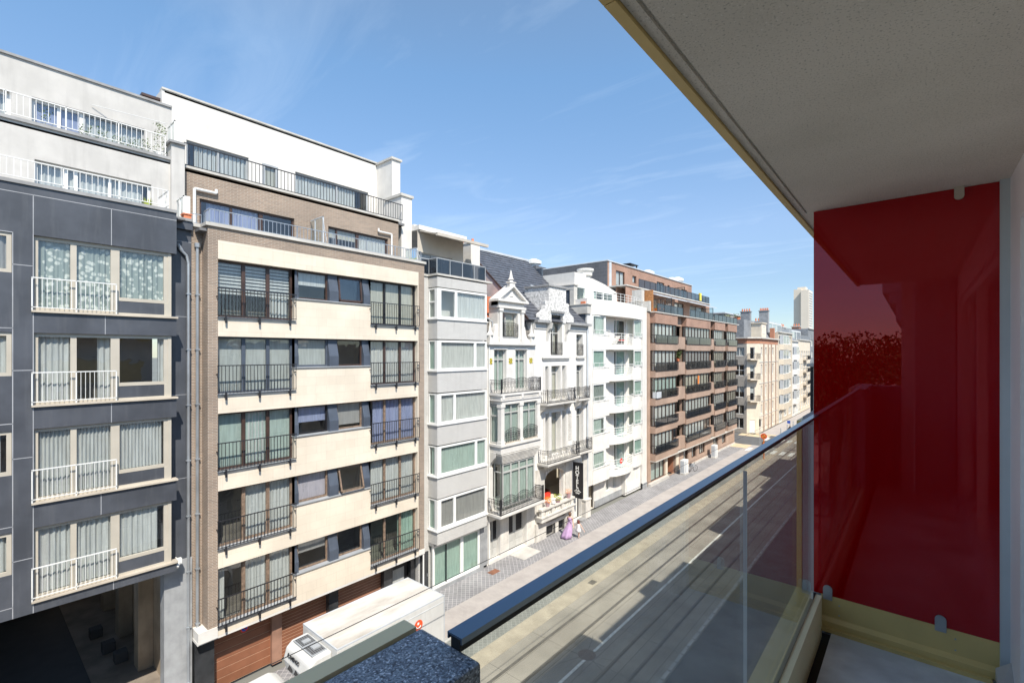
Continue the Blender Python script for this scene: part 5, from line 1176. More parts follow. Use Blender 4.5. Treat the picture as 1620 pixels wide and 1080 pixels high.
w = MB(); w.box(-24, XF7 + .08, Y7a + .35, Y7b, 16.8, 16.9); w.box(X7, XF7 + .03, 43.92, 71.2, 2.32, 2.42); w.build('coping', M['palecoping'], b7)
# set-back floors
w = MB(); wall(w, FX(-22.1), Y7a + .02, 68.6, 16.9, 19.6, [(45.5, 49.0, 16.95, 19), (52.0, 53.5, 16.95, 19), (56, 59, 16.95, 19), (61, 66, 16.95, 19)], .2); w.face([(-22.1, 68.6, 16.9), (-22.1, 68.6, 19.6), (-36, 68.6, 19.6), (-36, 68.6, 16.9)])
w.face([(-23.2, 43.5, 16.9), (-23.2, 68.5, 16.9), (-23.2, 68.5, 19.6), (-23.2, 43.5, 19.6)]); w.build('set_back_wall', M['redbrick'], b7)
for (a, b_) in ((45.5, 49.0), (52, 53.5), (56, 59), (61, 66)): window(b7, FX(-22.1), a, b_, 16.95, 19, n=-.1, fw=.09, mull=(.5,), frame='darkwood', glass='glassb', cur=random.choice(['sheer', None]), kind='wave')
w = MB(); w.box(-24.2, -22.0, Y7a + .02, 68.7, 19.6, 19.72); w.build('terrace_edge', M['palecoping'], b7)
w = MB(); wall(w, FX(-24.1), Y7a + .02, 67.3, 19.7, 22.3, [(45.2, 47.2, 20.0, 21.6), (49.0, 50.0, 20.7, 21.5), (55.5, 57.8, 19.75, 21.6), (58.8, 59.5, 20.7, 21.5), (63.5, 65.5, 19.75, 21.5)], .2)
w.face([(-24.1, 67.3, 19), (-24.1, 67.3, 22.3), (-40, 67.3, 22.3), (-40, 67.3, 17)]); w.face([(-25.2, 43.5, 19.9), (-25.2, 67.2, 19.9), (-25.2, 67.2, 22.2), (-25.2, 43.5, 22.2)]); w.build('top_floor_wall', M['redbrick'], b7)
for (a, b_, c, d) in ((45.2, 47.2, 20.0, 21.6), (49.0, 50.0, 20.7, 21.5), (55.5, 57.8, 19.75, 21.6), (58.8, 59.5, 20.7, 21.5), (63.5, 65.5, 19.75, 21.5)): window(b7, FX(-24.1), a, b_, c, d, n=-.1, fw=.09, mull=(.5,) if b_ - a > 1.2 else (), frame='darkwood', glass='glassb', cur='sheer', kind='wave')
w = MB(); w.box(-40, -24.12, Y7a - .1, Y7a + .02, 15, 22.3); w.build('slate_cladding', M['darkslab'], b7)
w = MB(); w.box(-40, -24.0, Y7a - .12, 67.4, 22.3, 22.4); w.build('roof', M['lightgrey'], b7)
w = MB(); w.box(-24.1, -24.05, Y7a + .3, Y7a + .75, 19.7, 22.3); w.build('drainpipe', M['lightgrey'], b7)
smoked(b7, [((-22.15, 46.5, 0), (-22.15, 68.6, 0)), ((-22.15, 68.6, 0), (-24, 68.6, 0))], 19.72, 20.65, fm='blackmetal', top=.04, post=1.4)
smoked(b7, [((-19.3, 44.6, 0), (-19.3, 51.3, 0))], 16.9, 17.75, fm='blackmetal', top=.04, post=1.6); smoked(b7, [((-19.3, 53.5, 0), (-19.3, 61.2, 0))], 16.9, 17.75, fm='blackmetal', top=.04, post=1.6); smoked(b7, [((-19.3, 61.8, 0), (-19.3, 71.6, 0)), ((-19.3, 71.6, 0), (-21, 71.6, 0))], 16.9, 17.75, fm='blackmetal', top=.04, post=1.6)
for (y_, x0, x1, z0, z1) in ((48.4, -21.8, -19.4, 16.9, 18.6), (61.6, -21.8, -19.4, 16.9, 18.5), (66.2, -21.5, -19.4, 16.9, 18.0), (59.8, -24.0, -22.3, 19.72, 21.2)):
    f = MB(); f.box(x0, x1, y_, y_ + .06, z1 - .06, z1); f.box(x1 - .06, x1, y_, y_ + .06, z0, z1); f.box((x0 + x1) / 2 - .03, (x0 + x1) / 2 + .03, y_, y_ + .06, z0, z1)
    s = f.build('terrace_screen', M['blackmetal'], b7); g = MB(); g.face([(x0, y_ + .03, z0), (x1, y_ + .03, z0), (x1, y_ + .03, z1), (x0, y_ + .03, z1)]); g.build('pane', M['frost'], s)
for (a, b_) in ((47.5, 56.0), (57.0, 67.0)):
    w = MB(); w.prism([(-22.0, a, 19.35), (-22.0, a, 19.45), (-20.6, a, 19.0), (-20.6, a, 18.9)], (0, b_ - a, 0)); tag(w.build('awning', M['lightgrey']), 'grey awning over the brick terrace, nearer of the two' if a < 50 else 'grey awning over the brick terrace, farther of the two', 'awning', 'awnings of the brick terrace')
w = MB(); w.box(-22, -19.6, 43.45, 43.8, 16.9, 17.9); w.box(-21.2, -20.2, 43.0, 43.6, 17.9, 19.0); w.build('terrace_end_wall', M['palecoping'], b7)
w = MB(); w.box(-20.4, -19.5, 43.95, 44.1, 16.9, 19.0); w.build('terrace_panel', M['woodpanel'], b7)
w = MB(); w.box(-22.3, -22.1, 67.0 - 2.2, 67.4 - 2.0, 19.9, 20.9); tag(w.build('hanging_towel', M['yellow']), 'yellow towel hung on the upper terrace guard of the brick building', 'towel')
potplant('flower_pot', 'orange pot on the lower terrace of the brick building, nearer one', (-19.6, 45.2, 16.9), (.32, .4), 'orange', 'leaf', .2, .25, 40, .07, group='pots on the brick terrace'); potplant('flower_pot', 'orange pot on the lower terrace of the brick building, farther one', (-19.6, 46.1, 16.9), (.32, .4), 'orange', 'flower', .2, .3, 40, .07, group='pots on the brick terrace')
# metal cowls on the roof
def cowl(x, y, z, r, lab, dark=False):
    t = thing('roof_vent', lab, 'roof vent', (x, y, z), 'vents on the brick building roof'); w = MB()
    if dark:
        w.box(x - r, x + r, y - r * 1.2, y + r * 1.2, z, z + .35); w.box(x - r * .9, x + r * .9, y - r, y + r, z + .35, z + .5); w.build('base', M['black'], t)
        w = MB(); w.box(x - r * 1.15, x + r * 1.15, y - r * 1.35, y + r * 1.35, z + .75, z + .83)
        for a in (-1, 1):
            for b_ in (-1, 1): w.box(x + a * r - .06, x + a * r + .06, y + b_ * r - .06, y + b_ * r + .06, z + .5, z + .75)
        w.build('cover', M['black'], t)
    else:
        w.lathe((x, y, z), [(r * .8, 0), (r * .8, .4), (r, .45)], 16); w.build('base', M['lightgrey'], t)
        w = MB(); w.lathe((x, y, z + .45), [(r * 1.2, 0), (r * 1.25, .35), (r * .5, .6), (.001, .62)], 16); w.build('cover', M['whitemetal'], t)
cowl(-26, 51.5, 22.4, .8, 'square black chimney cowl on the brick building roof', True); cowl(-26, 57, 22.3, .7, 'round pale metal roof vent next to the black cowl'); cowl(-26, 66 - 1.2, 22.3, .75, 'broad round pale metal vent in the middle of the brick roof'); cowl(-28, 62.6, 22.3, .6, 'pale round vent just left of the broad middle vent')
cowl(-34.5, 44.5, 22.9, .75, 'pale round vent standing high on the slate edge of the brick roof'); cowl(-26, 66.8 + .1, 22.6, .7, 'round pale vent at the far right end of the brick roof')
w = MB(); w.box(-35.6, -33.4, 43.5, 45.5, 22.3, 22.95); w.build('chimney', M['darkslab'], b7)
# ground floor of B7
window(b7, FX(X7), 44.1, 47.4, .3, 2.05, n=-.1, fw=.07, mull=(.4, .72), frame='darkwood', glass='glassg', cur='sheer', kind='flat')
w = MB(); w.box(-22.4, -22.3, 48, 50.4, 0, 2.1); w.box(-22.3, -20.0, 50.28, 50.36, 0, 2.1); w.build('entrance_wall', M['orangebrick'], b7)
for a, b_ in ((52.6, 54.1), (55.1, 56.7), (57.6, 59.7), (62.7, 64.8), (66.3, 68.0)): window(b7, FX(X7), a, b_, .75, 2.0, n=-.15, fw=.07, mull=(.33, .66), frame='darkwood', glass='glass', cur='sheer', kind='wave')
w = MB(); w.box(X7, -19.45, Y7a, 47.9, 0, .28); w.build('plinth', M['palecoping'], b7); w = MB(); w.box(X7, X7 + .12, 50.5, Y7b, 0, .22); w.build('plinth', M['palecoping'], b7)
w = MB(); w.box(X7, X7 + .1, 50.3, 51.0, 0, 2.1); w.box(X7, X7 + .1, 47.45, 47.95, 0, 2.1); w.build('pier', M['palestone'], b7)
w = MB(); w.box(-19.5, -19.05, 43.9, 45.0, 8.5, 9.1); tag(w.build('air_conditioner', M['lightgrey'], bevel=.03), 'grey air conditioner box on a bay of the brick building', 'air conditioner')
w = MB(); w.box(-19.12, -19.10, 55.3, 55.75, 9.35, 10.3); f_ = tag(w.build('window_poster', M['orange']), 'orange poster in an upper window of the brick building', 'poster')
potplant('balcony_plant', 'tall green plant in a loggia of the brick building', (-19.6, 50.6, 12.0), (.2, .3), 'terracotta', 'leaf', .45, 1.1, 120, .1)
# street cabinets and bicycle
def cabinet(x, y, lab, w_=1.1, h_=1.55):
    t = thing('utility_cabinet', lab, 'utility cabinet', (x, y, 0), 'street cabinets'); q = MB(); q.box(x - .26, x + .24, y, y + w_, .15, h_); q.build('body', M['whitemetal'], t, bevel=.02)
    q = MB(); q.box(x - .28, x + .26, y - .02, y + w_ + .02, 0, .15); q.build('base', M['palecoping'], t)
    q = MB(); q.box(x + .24, x + .25, y + .06, y + w_ / 2 - .02, .25, h_ - .1); q.build('door', M['lightgrey'], t); q = MB(); q.box(x + .24, x + .25, y + w_ / 2 + .02, y + w_ - .06, .25, h_ - .1); q.build('door', M['whitemetal'], t)
    q = MB(); q.box(x - .2, x + .18, y - .008, y, .3, h_ - .1); q.build('vent', M['lightgrey'], t)
cabinet(-18.85, 49.9, 'whitish grey utility cabinet with a bicycle parked right beside it'); cabinet(-18.95, 60.2, 'whitish utility cabinet farther up by the brick wall, no bicycle', .95, 1.6)
def bicycle(x, y, ang, lab):
    t = thing('bicycle', lab, 'bicycle', (x, y, 0)); d = Vector((math.cos(ang), math.sin(ang), 0)); o = Vector((x, y, 0.02)); U = Vector((0, 0, 1))
    def P(a, h, s=0): return o + d * a + U * h + Vector((-d.y, d.x, 0)) * s
    for a in (-.52, .52):
        q = MB(); pts = [P(a + .33 * math.cos(k * math.pi / 10), .34 + .33 * math.sin(k * math.pi / 10)) for k in range(21)]; q.path(pts, .022, 5); wh = q.build('wheel', M['tire'], t)
        q = MB()
        for k in range(10): q.tube(P(a, .34), P(a + .32 * math.cos(k * .628), .34 + .32 * math.sin(k * .628)), .004, 3)
        q.build('spokes', M['chrome'], wh)
    q = MB(); bb = P(-.02, .30); st = P(-.18, .85); hd = P(.38, .88); q.tube(bb, st, .018); q.tube(st, hd, .018); q.tube(bb, hd, .02); q.tube(P(-.52, .34), bb, .012); q.tube(P(-.52, .34), st, .012); q.tube(P(.52, .34), hd, .014); q.tube(hd, P(.36, 1.02), .014); q.build('frame', M['black'], t)
    q = MB(); q.tube(P(.36, 1.03, -.28), P(.36, 1.03, .28), .014); q.build('handlebar', M['chrome'], t); q = MB(); q.hexa([P(-.32, .9, -.08), P(-.05, .9, -.02), P(-.05, .9, .02), P(-.32, .9, .08), P(-.32, .96, -.08), P(-.05, .96, -.02), P(-.05, .96, .02), P(-.32, .96, .08)]); q.build('saddle', M['black'], t)
    q = MB(); q.box(x - .25, x + .2, y - .2, y + .25, .62, .9); q.build('basket', M['greymetal'], t)
bicycle(-18.55, 51.9, R(70), 'black bicycle with a grey basket parked beside the utility cabinet')
# ================================================================== corner house across the side street (B8)
b8 = thing('corner_house', 'cream corner house with orange brick frieze, tall strip pilasters and a grey slate roof', 'house', (-19.3, 90, 0))
A8 = (-20.8, 82.6); C8 = (-19.3, 84.1); Y8b = 97.2
chU = Vector((C8[0] - A8[0], C8[1] - A8[1], 0)).normalized(); chN = Vector((chU.y, -chU.x, 0)); fch = Fr((A8[0], A8[1], 0), chU, chN); chL = math.hypot(C8[0] - A8[0], C8[1] - A8[1])
fs8 = Fr((-34, A8[1], 0), (1, 0, 0), (0, -1, 0)); uL = 34 - 20.8
f8 = Fr((C8[0], C8[1], 0), (0, 1, 0), (1, 0, 0)); L8 = Y8b - C8[1]
Z8 = [(12.4, 13.8), (9.2, 11.0), (5.7, 7.5), (3.0, 4.5)]
sh = [(uL - 1.95, uL - .35, a, b_) for a, b_ in Z8] + [(uL - 1.9, uL - .45, .7, 2.4)]
ch = [(.55, 1.35, a - .5, b_) for a, b_ in Z8[:3]] + [(.5, 1.4, .1, 2.1)]
bayu = [(1.0, 2.0), (3.9, 4.9), (6.8, 7.3), (8.9, 10.1)]
fh = [(a, b_, c, d) for a, b_ in bayu for c, d in Z8 + [(.5, 2.1)]]
w = MB(); wall(w, fs8, 0, uL, 0, 14.4, sh, .15); w.build('side_wall', M['greige'], b8)
w = MB(); wall(w, fch, 0, chL, 0, 14.4, ch, .15); w.build('chamfer_wall', M['palestone'], b8)
w = MB(); wall(w, f8, 0, L8, 0, 14.4, fh, .18); w.face([f8.p(L8, 0, 0), f8.p(L8, 0, 15.3), f8.p(L8, -14, 15.3), f8.p(L8, -14, 0)]); w.build('front_wall', M['palestone'], b8)
for nm, f_, L_ in (('s', fs8, uL), ('c', fch, chL), ('f', f8, L8)):
    w = MB(); w.fbox(f_, 0, L_, -.2, .03, 14.4, 15.2); w.build('brick_frieze', M['orangebrick'], b8)
    w = MB(); w.fbox(f_, -.1, L_ + .1, -.2, .35, 15.2, 15.42); w.build('cornice', M['palecoping'], b8)
for u in (2.5, 5.6, 7.8, 11.2):
    w = MB(); w.fbox(f8, u, u + .5, 0, .1, 0, 14.4); w.build('pilaster', M['pinkbrick'], b8)
for i, (a, b_, c, d) in enumerate(sh): window(b8, fs8, a, b_, c, d, n=-.1, fw=.08, mull=(.5,), tran=(.5,) if i == 1 else (), glass='glassb', cur='sheer' if i in (0, 2) else None, kind='flat', drop=.45 if i == 2 else 0)
for i, (a, b_, c, d) in enumerate(ch[:3]): window(b8, fch, a, b_, c, d, n=-.1, fw=.08, glass='glassb', cur=None if i == 0 else 'sheer', kind='flat', drop=.5)
w = MB(); w.fbox(fch, .5, 1.4, -.12, -.06, .1, 2.1); w.build('door', M['whiteframe'], b8)
for i, (a, b_, c, d) in enumerate(fh): window(b8, f8, a, b_, c, d, n=-.12, fw=.08, mull=(.5,) if b_ - a > .8 else (), glass='glassb', cur=random.choice(['sheer', None, 'cream_cl', None]), kind='flat', drop=random.choice([0, .4, .2]))
for z in (11.9, 8.7, 5.2):
    w = MB(); w.fbox(fch, .1, 1.85, 0, .9, z - .15, z); w.build('balcony_slab', M['palestone'], b8); railing(b8, fch, .15, 1.8, .85, z, z + .9, sp=.16, r=.012, rail=.02, ret0=.8, ret1=.8)
w = MB(); w.box(-34, -20.5, 82.9, 97, 12, 12.1); w.box(-22.2, -22.1, 83.0, 97, 0, 14.3); w.build('interior', M['interior'], b8)
w = MB(); w.box(-34, -21.6, 84.0, 90.6, 15.3, 18.4); w.prism([(-20.2, 90.6, 15.3), (-21.4, 90.6, 17.0), (-34, 90.6, 17.0), (-34, 90.6, 15.3)], (0, 6.5, 0)); w.box(-34, -19.3, 83.9, 97.1, 15.25, 15.35)
w.build('slate_roof', M['greyslate'], b8)
for z_ in (2.6, 4.95, 7.9, 11.35):
    w = MB(); w.fbox(f8, 0, L8, 0, .07, z_, z_ + .12); w.build('string_course', M['palecoping'], b8)
def chim(x, y, z0, z1, wx, wy, mat, lab, par, pots=4):
    w = MB(); w.box(x - wx, x + wx, y - wy, y + wy, z0, z1); w.box(x - wx - .1, x + wx + .1, y - wy - .1, y + wy + .1, z1, z1 + .15); c = w.build('chimney', M[mat], par)
    for i in range(pots):
        w = MB(); t_ = -wx + 2 * wx * (i + .5) / pots; w.lathe((x + t_, y, z1 + .15), [(.14, 0), (.1, .45)], 8); w.build('chimney_pot', M['terracotta'], c)
chim(-22.8, 90.0, 15, 20.0, .75, .5, 'greyslate', '', b8); chim(-21.6, 97.6, 15, 20.6, .75, .5, 'concrete', '', b8, 5)
w = MB(); w.box(-20.4, -19.7, 96.4, 97.0, 15.4, 17.4); w.build('chimney', M['orangebrick'], b8)
w = MB(); w.box(-21.8, -20.0, 88.6, 91.8, 15.5, 17.9); w.box(-22, -19.85, 88.4, 92, 17.9, 18.05); dm = w.build('dormer', M['palestone'], b8)
window(b8, FX(-19.99), 89.4, 91.0, 16.2, 17.5, n=.03, fw=.1, glass='glassb', cur=None)
# blocks behind the corner house
bb = thing('apartment_building', 'pale grey flat block showing behind the corner house roof', 'building', (-40, 95, 0)); w = MB(); w.box(-60, -27, 92, 108, 0, 20.2); w.build('wall', M['greige'], bb); w = MB(); w.box(-60.2, -26.8, 91.8, 108.2, 20.2, 20.4); w.build('roof', M['lightgrey'], bb)
for i, y_ in enumerate((84.3, 84.3)):
    potplant('flower_pot', ['terracotta pot with a bush on the corner house roof, left one', 'terracotta pot with a bush on the corner house roof, right one'][i], (-24.3 + i * 1.5, 84.6, 18.32), (.6, .5), 'terracotta', 'leaf', .5, .6, 60, .13, group='pots on the corner house roof')

def simple_house(name, label, y0, y1, H, mat, X=-19.2, rows=5, bay=None, frame='whiteframe', cols=3, h0=2.9, fh_=2.75, roof='flat', z_ground=True, rooftop=0, sill='palecoping'):
    t = thing(name, label, 'building', (X, (y0 + y1) / 2, 0)); fr_ = FX(X); hs = []; W_ = y1 - y0; cw = W_ / cols
    for r in range(rows):
        z = h0 + .65 + r * fh_
        if z + 1.5 > H: break
        for c in range(cols): hs.append((y0 + cw * c + cw * .16, y0 + cw * (c + 1) - cw * .16, z, z + 1.5))
    g = [(y0 + cw * c + cw * .15, y0 + cw * (c + 1) - cw * .15, .1 if c == 0 else .8, 2.3) for c in range(cols)]
    shell(t, X, y0, y1, 0, H, hs + g, mat, depth=.2, gap=1.2, back=X - 13)
    for i, h in enumerate(hs):
        window(t, fr_, *h, n=-.12, fw=.09, mull=(.5,) if h[1] - h[0] < 2.2 else (.33, .66), frame=frame, glass='glassb', cur=random.choice(['sheer', 'cream_cl', None, 'sheer']), kind='flat', drop=random.choice([0, 0, .4]))
    for h in g: window(t, fr_, *h, n=-.12, fw=.09, mull=(.5,), frame=frame, glass='glassb', cur=random.choice(['sheer', None]), kind='flat')
    if bay:
        for r in range(rows):
            z = h0 + .0 + r * fh_
            if z + 2.3 > H: break
            w = MB(); a = y0 + W_ * bay[0]; b_ = y0 + W_ * bay[1]
            w.prism([(X, a, z - .45), (X + .55, a + .6, z - .45), (X + .55, b_ - .6, z - .45), (X, b_, z - .45)], (0, 0, 1.05)); w.build('bay_band', M[mat], t)
            window(t, FX(X + .5), a + .65, b_ - .65, z + .6, z + 2.25, n=0, fw=.09, mull=(.5,), frame=frame, glass='glassb', cur=random.choice(['sheer', None]), kind='flat')
            w = MB(); w.prism([(X, a, z + .6), (X + .4, a + .62, z + .6), (X + .4, b_ - .62, z + .6), (X, b_, z + .6)], (0, 0, 1.68)); w.build('bay_core', M['greymetal'], t)
    w = MB(); w.box(X - .3, X + .25, y0, y1, H, H + .2); w.build('cornice', M[sill], t)
    if rooftop:
        w = MB(); w.box(X - 9, X - 1.8, y0 + .5, y1 - .5, H, H + rooftop); w.build('roof_storey', M['lightgrey'], t)
        window(t, FX(X - 1.8), y0 + 1, y1 - 1, H + .3, H + rooftop - .3, n=.08, fw=.1, mull=(.3, .6), frame=frame, glass='glassb', cur=None)
        railing(t, fr_, y0 + .1, y1 - .1, -.1, H + .2, H + 1.1, sp=.3, r=.015, rail=.03, mat='greymetal')
    return t
simple_house('apartment_building', 'beige apartment building with bay windows next to the corner house', 97.2, 110, 16.6, 'beige', rows=5, bay=(.1, .6), cols=3, rooftop=2.2)
t_ = simple_house('town_house', 'narrow white town house with an arched bay beyond the beige building', 110, 116.5, 15.2, 'white', rows=4, bay=(.2, .8), cols=2, fh_=3.0)
w = MB(); w.prism([(-19.3, 110.2, 15.4), (-19.3, 116.3, 15.4), (-22, 116.3, 17.6), (-22, 110.2, 17.6)], (0, 0, .1)); w.build('slate_roof', M['greyslate'], t_)
t_ = simple_house('apartment_building', 'pale apartment building with a dark roof terrace guard near the street end', 116.5, 131, 15.6, 'palestone', rows=4, cols=5, rooftop=2.4)
for r in range(4):
    w = MB(); w.box(-19.2, -18.3, 122, 126, 3.0 + r * 2.75, 3.15 + r * 2.75); w.build('balcony_slab', M['palestone'], t_); railing(t_, FX(-18.35), 122, 126, 0, 3.15 + r * 2.75, 4.0 + r * 2.75, sp=.3, r=.02, rail=.03, ret0=.8, ret1=.8)
simple_house('apartment_building', 'grey slate sided building last in the row before the tower', 131, 150, 18.6, 'greyslate', rows=5, cols=5, X=-19.6)
for k in range(4): simple_house('town_house', ['distant pale stone house just past the tower side of the row', 'distant grey rendered house, second after the slate building', 'distant pale stone house, third after the slate building', 'grey house that is the last and farthest in the street'][k], 150 + k * 22, 172 + k * 22, 15 + (k * 7 % 4), ['stone', 'greige'][k % 2], rows=4, cols=5)
for i, (x, y, z) in enumerate(((-24, 104, 19), (-25, 112, 18.5), (-23.5, 120, 18.6), (-24.5, 127, 18.8), (-22.5, 134, 19.2))):
    t_ = thing('chimney_stack', ['brick chimney stack with pots above the beige building', 'dark cubic roof cabin beside the chimney stacks', 'small grey chimney stack above the white town house', 'dark flat-topped roof cabin below the tower', 'orange brick chimney stack just below the pale tower'][i], 'chimney', (x, y, 15), 'roof stacks down the street')
    w = MB(); w.box(x - .8, x + .8, y - 1.2, y + 1.2, 14.9, z); w.build('shaft', M[['orangebrick', 'bluegrey', 'greige', 'black', 'orangebrick'][i]], t_)
    w = MB(); w.box(x - 1, x + 1, y - 1.4, y + 1.4, z, z + .2); w.build('cap', M['palecoping'], t_)
    for k in range(3):
        w = MB(); w.lathe((x - .5 + .5 * k, y, z + .2), [(.16, 0), (.12, .6)], 8); w.build('chimney_pot', M['terracotta'], t_)
# the tower far away
tw = thing('tower_block', 'tall slender pale concrete tower block rising far behind the street', 'tower', (-112, 700, 0))
w = MB(); w.box(-120.5, -111.8, 700, 716, 0, 94); w.build('wall', M['tower'], tw); w = MB(); w.box(-111.6, -103, 694, 722, 0, 92); w.build('wall', M['tower'], tw)
w = MB(); w.box(-117, -108, 704, 718, 92, 97); w.build('roof_cabin', M['tower'], tw)
w = MB()
for k in range(28): w.box(-103.0, -102.4, 696, 720, 3 + k * 3.15, 4.2 + k * 3.15)
w.build('balcony', M['lightgrey'], tw)

# ================================================================== the near side of the street
def near_block(name, label, y0, y1, H, mat, X=-.5, over=None):
    t = thing(name, label, 'building', (X, (y0 + y1) / 2, 0)); f_ = FXm(X); hs = []
    for r in range(int(H / 2.85)):
        for c in range(max(1, int((y1 - y0) / 3))): hs.append((y0 + c * 3 + .6, y0 + c * 3 + 2.4, .7 + r * 2.85, 2.3 + r * 2.85))
    hs = [h for h in hs if h[3] < H - .3 and h[1] < y1 - .2]
    w = MB(); wall(w, f_, y0, y1, 0, H, hs, .2)
    w.face([(X, y0, 0), (X, y0, H), (14, y0, H), (14, y0, 0)]); w.face([(X, y1, 0), (X, y1, H), (14, y1, H), (14, y1, 0)]); w.face([(14, y0, 0), (14, y1, 0), (14, y1, H), (14, y0, H)])
    w.build('wall', M[mat], t); w = MB(); w.face([(X, y0, H), (X, y1, H), (14, y1, H), (14, y0, H)]); w.face([(X + .3, y0, 0), (X + .3, y1, 0), (X + .3, y1, H), (X + .3, y0, H)]); w.build('roof', M['roofing'], t)
    for h in hs:
        window(t, f_, *h, n=-.12, fw=.07, mull=(.5,), frame='whiteframe', glass='glassb', cur=None)
    for (a, b_, h_, d) in (over or []):
        w = MB(); w.box(X - d, X + 2.5, a, b_, H - .25, H + h_); w.build('roof_shadow_block', M[mat], t)  # unseen roof blocks, shaped to throw the stepped shadow edge onto the street
    return t
near_block('apartment_building', 'pale brick neighbour building on the near side of the street', 13.6, 24.6, 13.3, 'palestone', over=[(14.2, 19.2, .35, .15), (19.2, 21, .75, .35), (21, 24.6, .3, .2)])
near_block('apartment_building', 'brick building farther along the near side of the street', 24.6, 45, 13.2, 'redbrick', over=[(25.0, 29.6, 0, .1), (29.4, 31.0, .1, -.9), (31, 38, .9, .5), (38, 45, .5, .3)])
near_block('apartment_building', 'white building far along the near side of the street', 45, 80, 14.5, 'white', over=[(50, 60, 1.2, .4)])
near_block('apartment_building', 'grey building at the far end of the near side', 92, 150, 14, 'greige')
# projecting dark ribbed bay of the next building
t = thing('ribbed_bay', 'dark vertical-ribbed projecting bay with a pale cap, seen just left of the red panel', 'bay window', (-1.2, 12.6, 12.6))
w = MB(); w.box(-1.78, -.5, 12.2, 13.4, 3.5, 12.6); w.build('bay_body', M['black'], t)
w = MB()
for i in range(7): w.box(-1.72 + i * .17, -1.68 + i * .17, 12.15, 12.2, 3.5, 12.6)
w.build('rib', M['sill'], t); w = MB(); w.box(-1.84, -.5, 12.1, 13.5, 12.6, 12.66); w.build('cap', M['palecoping'], t)
# neighbour behind the camera, seen mirrored in the red panel
t = near_block('town_house', 'old town house with a stepped cornice behind the balcony, mirrored in the red panel', -24, -10.2, 14.6, 'stone', X=-.25)
w = MB(); w.box(-.75, 3, -24, -10.1, 14.6, 15.0); w.box(-.6, 3, -24, -10.12, 14.3, 14.6); w.box(-.45, 3, -24, -10.15, 13.8, 14.3); w.build('cornice', M['stone'], t)
def tree(x, y, h, r, lab):
    t = thing('tree', lab, 'tree', (x, y, 0), 'trees behind the balcony'); w = MB(); w.tube((x, y, 0), (x, y, h * .45), .35, 8, .22)
    for i in range(6):
        a = i * 1.05; w.tube((x, y, h * .35 + i * .2), (x + r * .6 * math.cos(a), y + r * .6 * math.sin(a), h * .7), .14, 6, .04)
    w.build('trunk', M['bark'], t); c = MB(); c.keep = True
    cl = [(Vector((x + random.gauss(0, r * .45), y + random.gauss(0, r * .45), h * (.62 + max(-.22, min(.2, random.gauss(0, .13)))))), r * random.uniform(.22, .40)) for _ in range(34)]
    for p, q in cl:
        for _ in range(190):
            d = Vector([random.gauss(0, 1) for _ in range(3)]).normalized() * q * random.uniform(.6, 1.05); a = Vector([random.uniform(-1, 1) for _ in range(3)]).normalized() * .17; b_ = Vector([random.uniform(-1, 1) for _ in range(3)]).normalized() * .13
            c.face([p + d - a, p + d + b_, p + d + a, p + d - b_])
    c.build('crown', M['leaf2'], t)
for i, (x, y, h, r) in enumerate(((-5, -38, 15.5, 4.2), (-9.5, -44, 15, 4), (-13, -50, 14, 4), (-2, -46, 16.5, 4.5), (-17, -60, 13.5, 4), (-7, -60, 15, 5), (-24, -64, 14, 5))):
    tree(x, y, h, r, ['leafy street tree mirrored nearest in the red panel', 'rounded street tree beside the nearest mirrored tree', 'third street tree behind the balcony', 'tallest street tree behind the balcony', 'small tree far behind the balcony', 'broad tree behind the nearer trees', 'outermost tree far behind the balcony'][i])
t = simple_house('apartment_building', 'flat roofed block far behind the trees', -110, -80, 15.5, 'white', X=-19.5, rows=4, cols=6)

# ================================================================== the balcony we stand on
SO = 13.8; FLZ = 11.18; XWL = .367; YPN = 3.55
M['soffit'] = None
m, nt, b = mk('speckled_soffit'); b.inputs['Roughness'].default_value = .95
base = ramp_mix(nt, noise(nt, pos(nt), 2.0, 3), (0.67, 0.635, 0.565), (0.75, 0.71, 0.64))
sp_ = ramp_mix(nt, noise(nt, pos(nt), 150, 2), (0.36, 0.35, 0.31), base, .30, .42)
sp2 = ramp_mix(nt, noise(nt, pos(nt, (1, 1, 1)), 120, 2), sp_, (0.82, 0.79, 0.74), .64, .68)
nt.links.new(sp2, b.inputs['Base Color']); bump(nt, b, noise(nt, pos(nt), 110, 2), .5, .004); M['soffit'] = m
m, nt, b = mk('blue_black_granite'); b.inputs['Roughness'].default_value = .35
vo = nt.nodes.new('ShaderNodeTexVoronoi'); vo.inputs['Scale'].default_value = 420; nt.links.new(pos(nt), vo.inputs['Vector'])
sx = nt.nodes.new('ShaderNodeSeparateColor'); nt.links.new(vo.outputs['Color'], sx.inputs[0])
c1 = ramp_mix(nt, sx.outputs[0], (0.12, 0.145, 0.19), (0.33, 0.40, 0.49), .2, .9)
c2 = ramp_mix(nt, sx.outputs[1], c1, (0.75, 0.80, 0.88), .82, .95)
c3 = ramp_mix(nt, noise(nt, pos(nt), 180, 3), (0.05, 0.06, 0.085), c2, .36, .46)
nt.links.new(c3, b.inputs['Base Color']); bump(nt, b, noise(nt, pos(nt), 240, 2), .25, .001); M['bluegranite'] = m
M['gold'] = plain('gold_anodised_aluminium', (0.66, 0.49, 0.19), 0.42, metal=.05, var=.05, scale=4)
M['olive'] = plain('pale_olive_trim', (1.0, 0.84, 0.52), 0.6, metal=.0, var=.05)
M['handrail'] = plain('dark_anodised_handrail', (0.14, 0.18, 0.23), 0.28, metal=.85, var=.05)
M['floorc'] = plain('blue_grey_balcony_floor', (0.74, 0.78, 0.78), .9, var=.2, scale=3, bmp=.5, bscale=160, streak=.15)
M['lilacwall'] = plain('pale_lilac_grey_aluminium', (0.80, 0.78, 0.79), .5, var=.05)
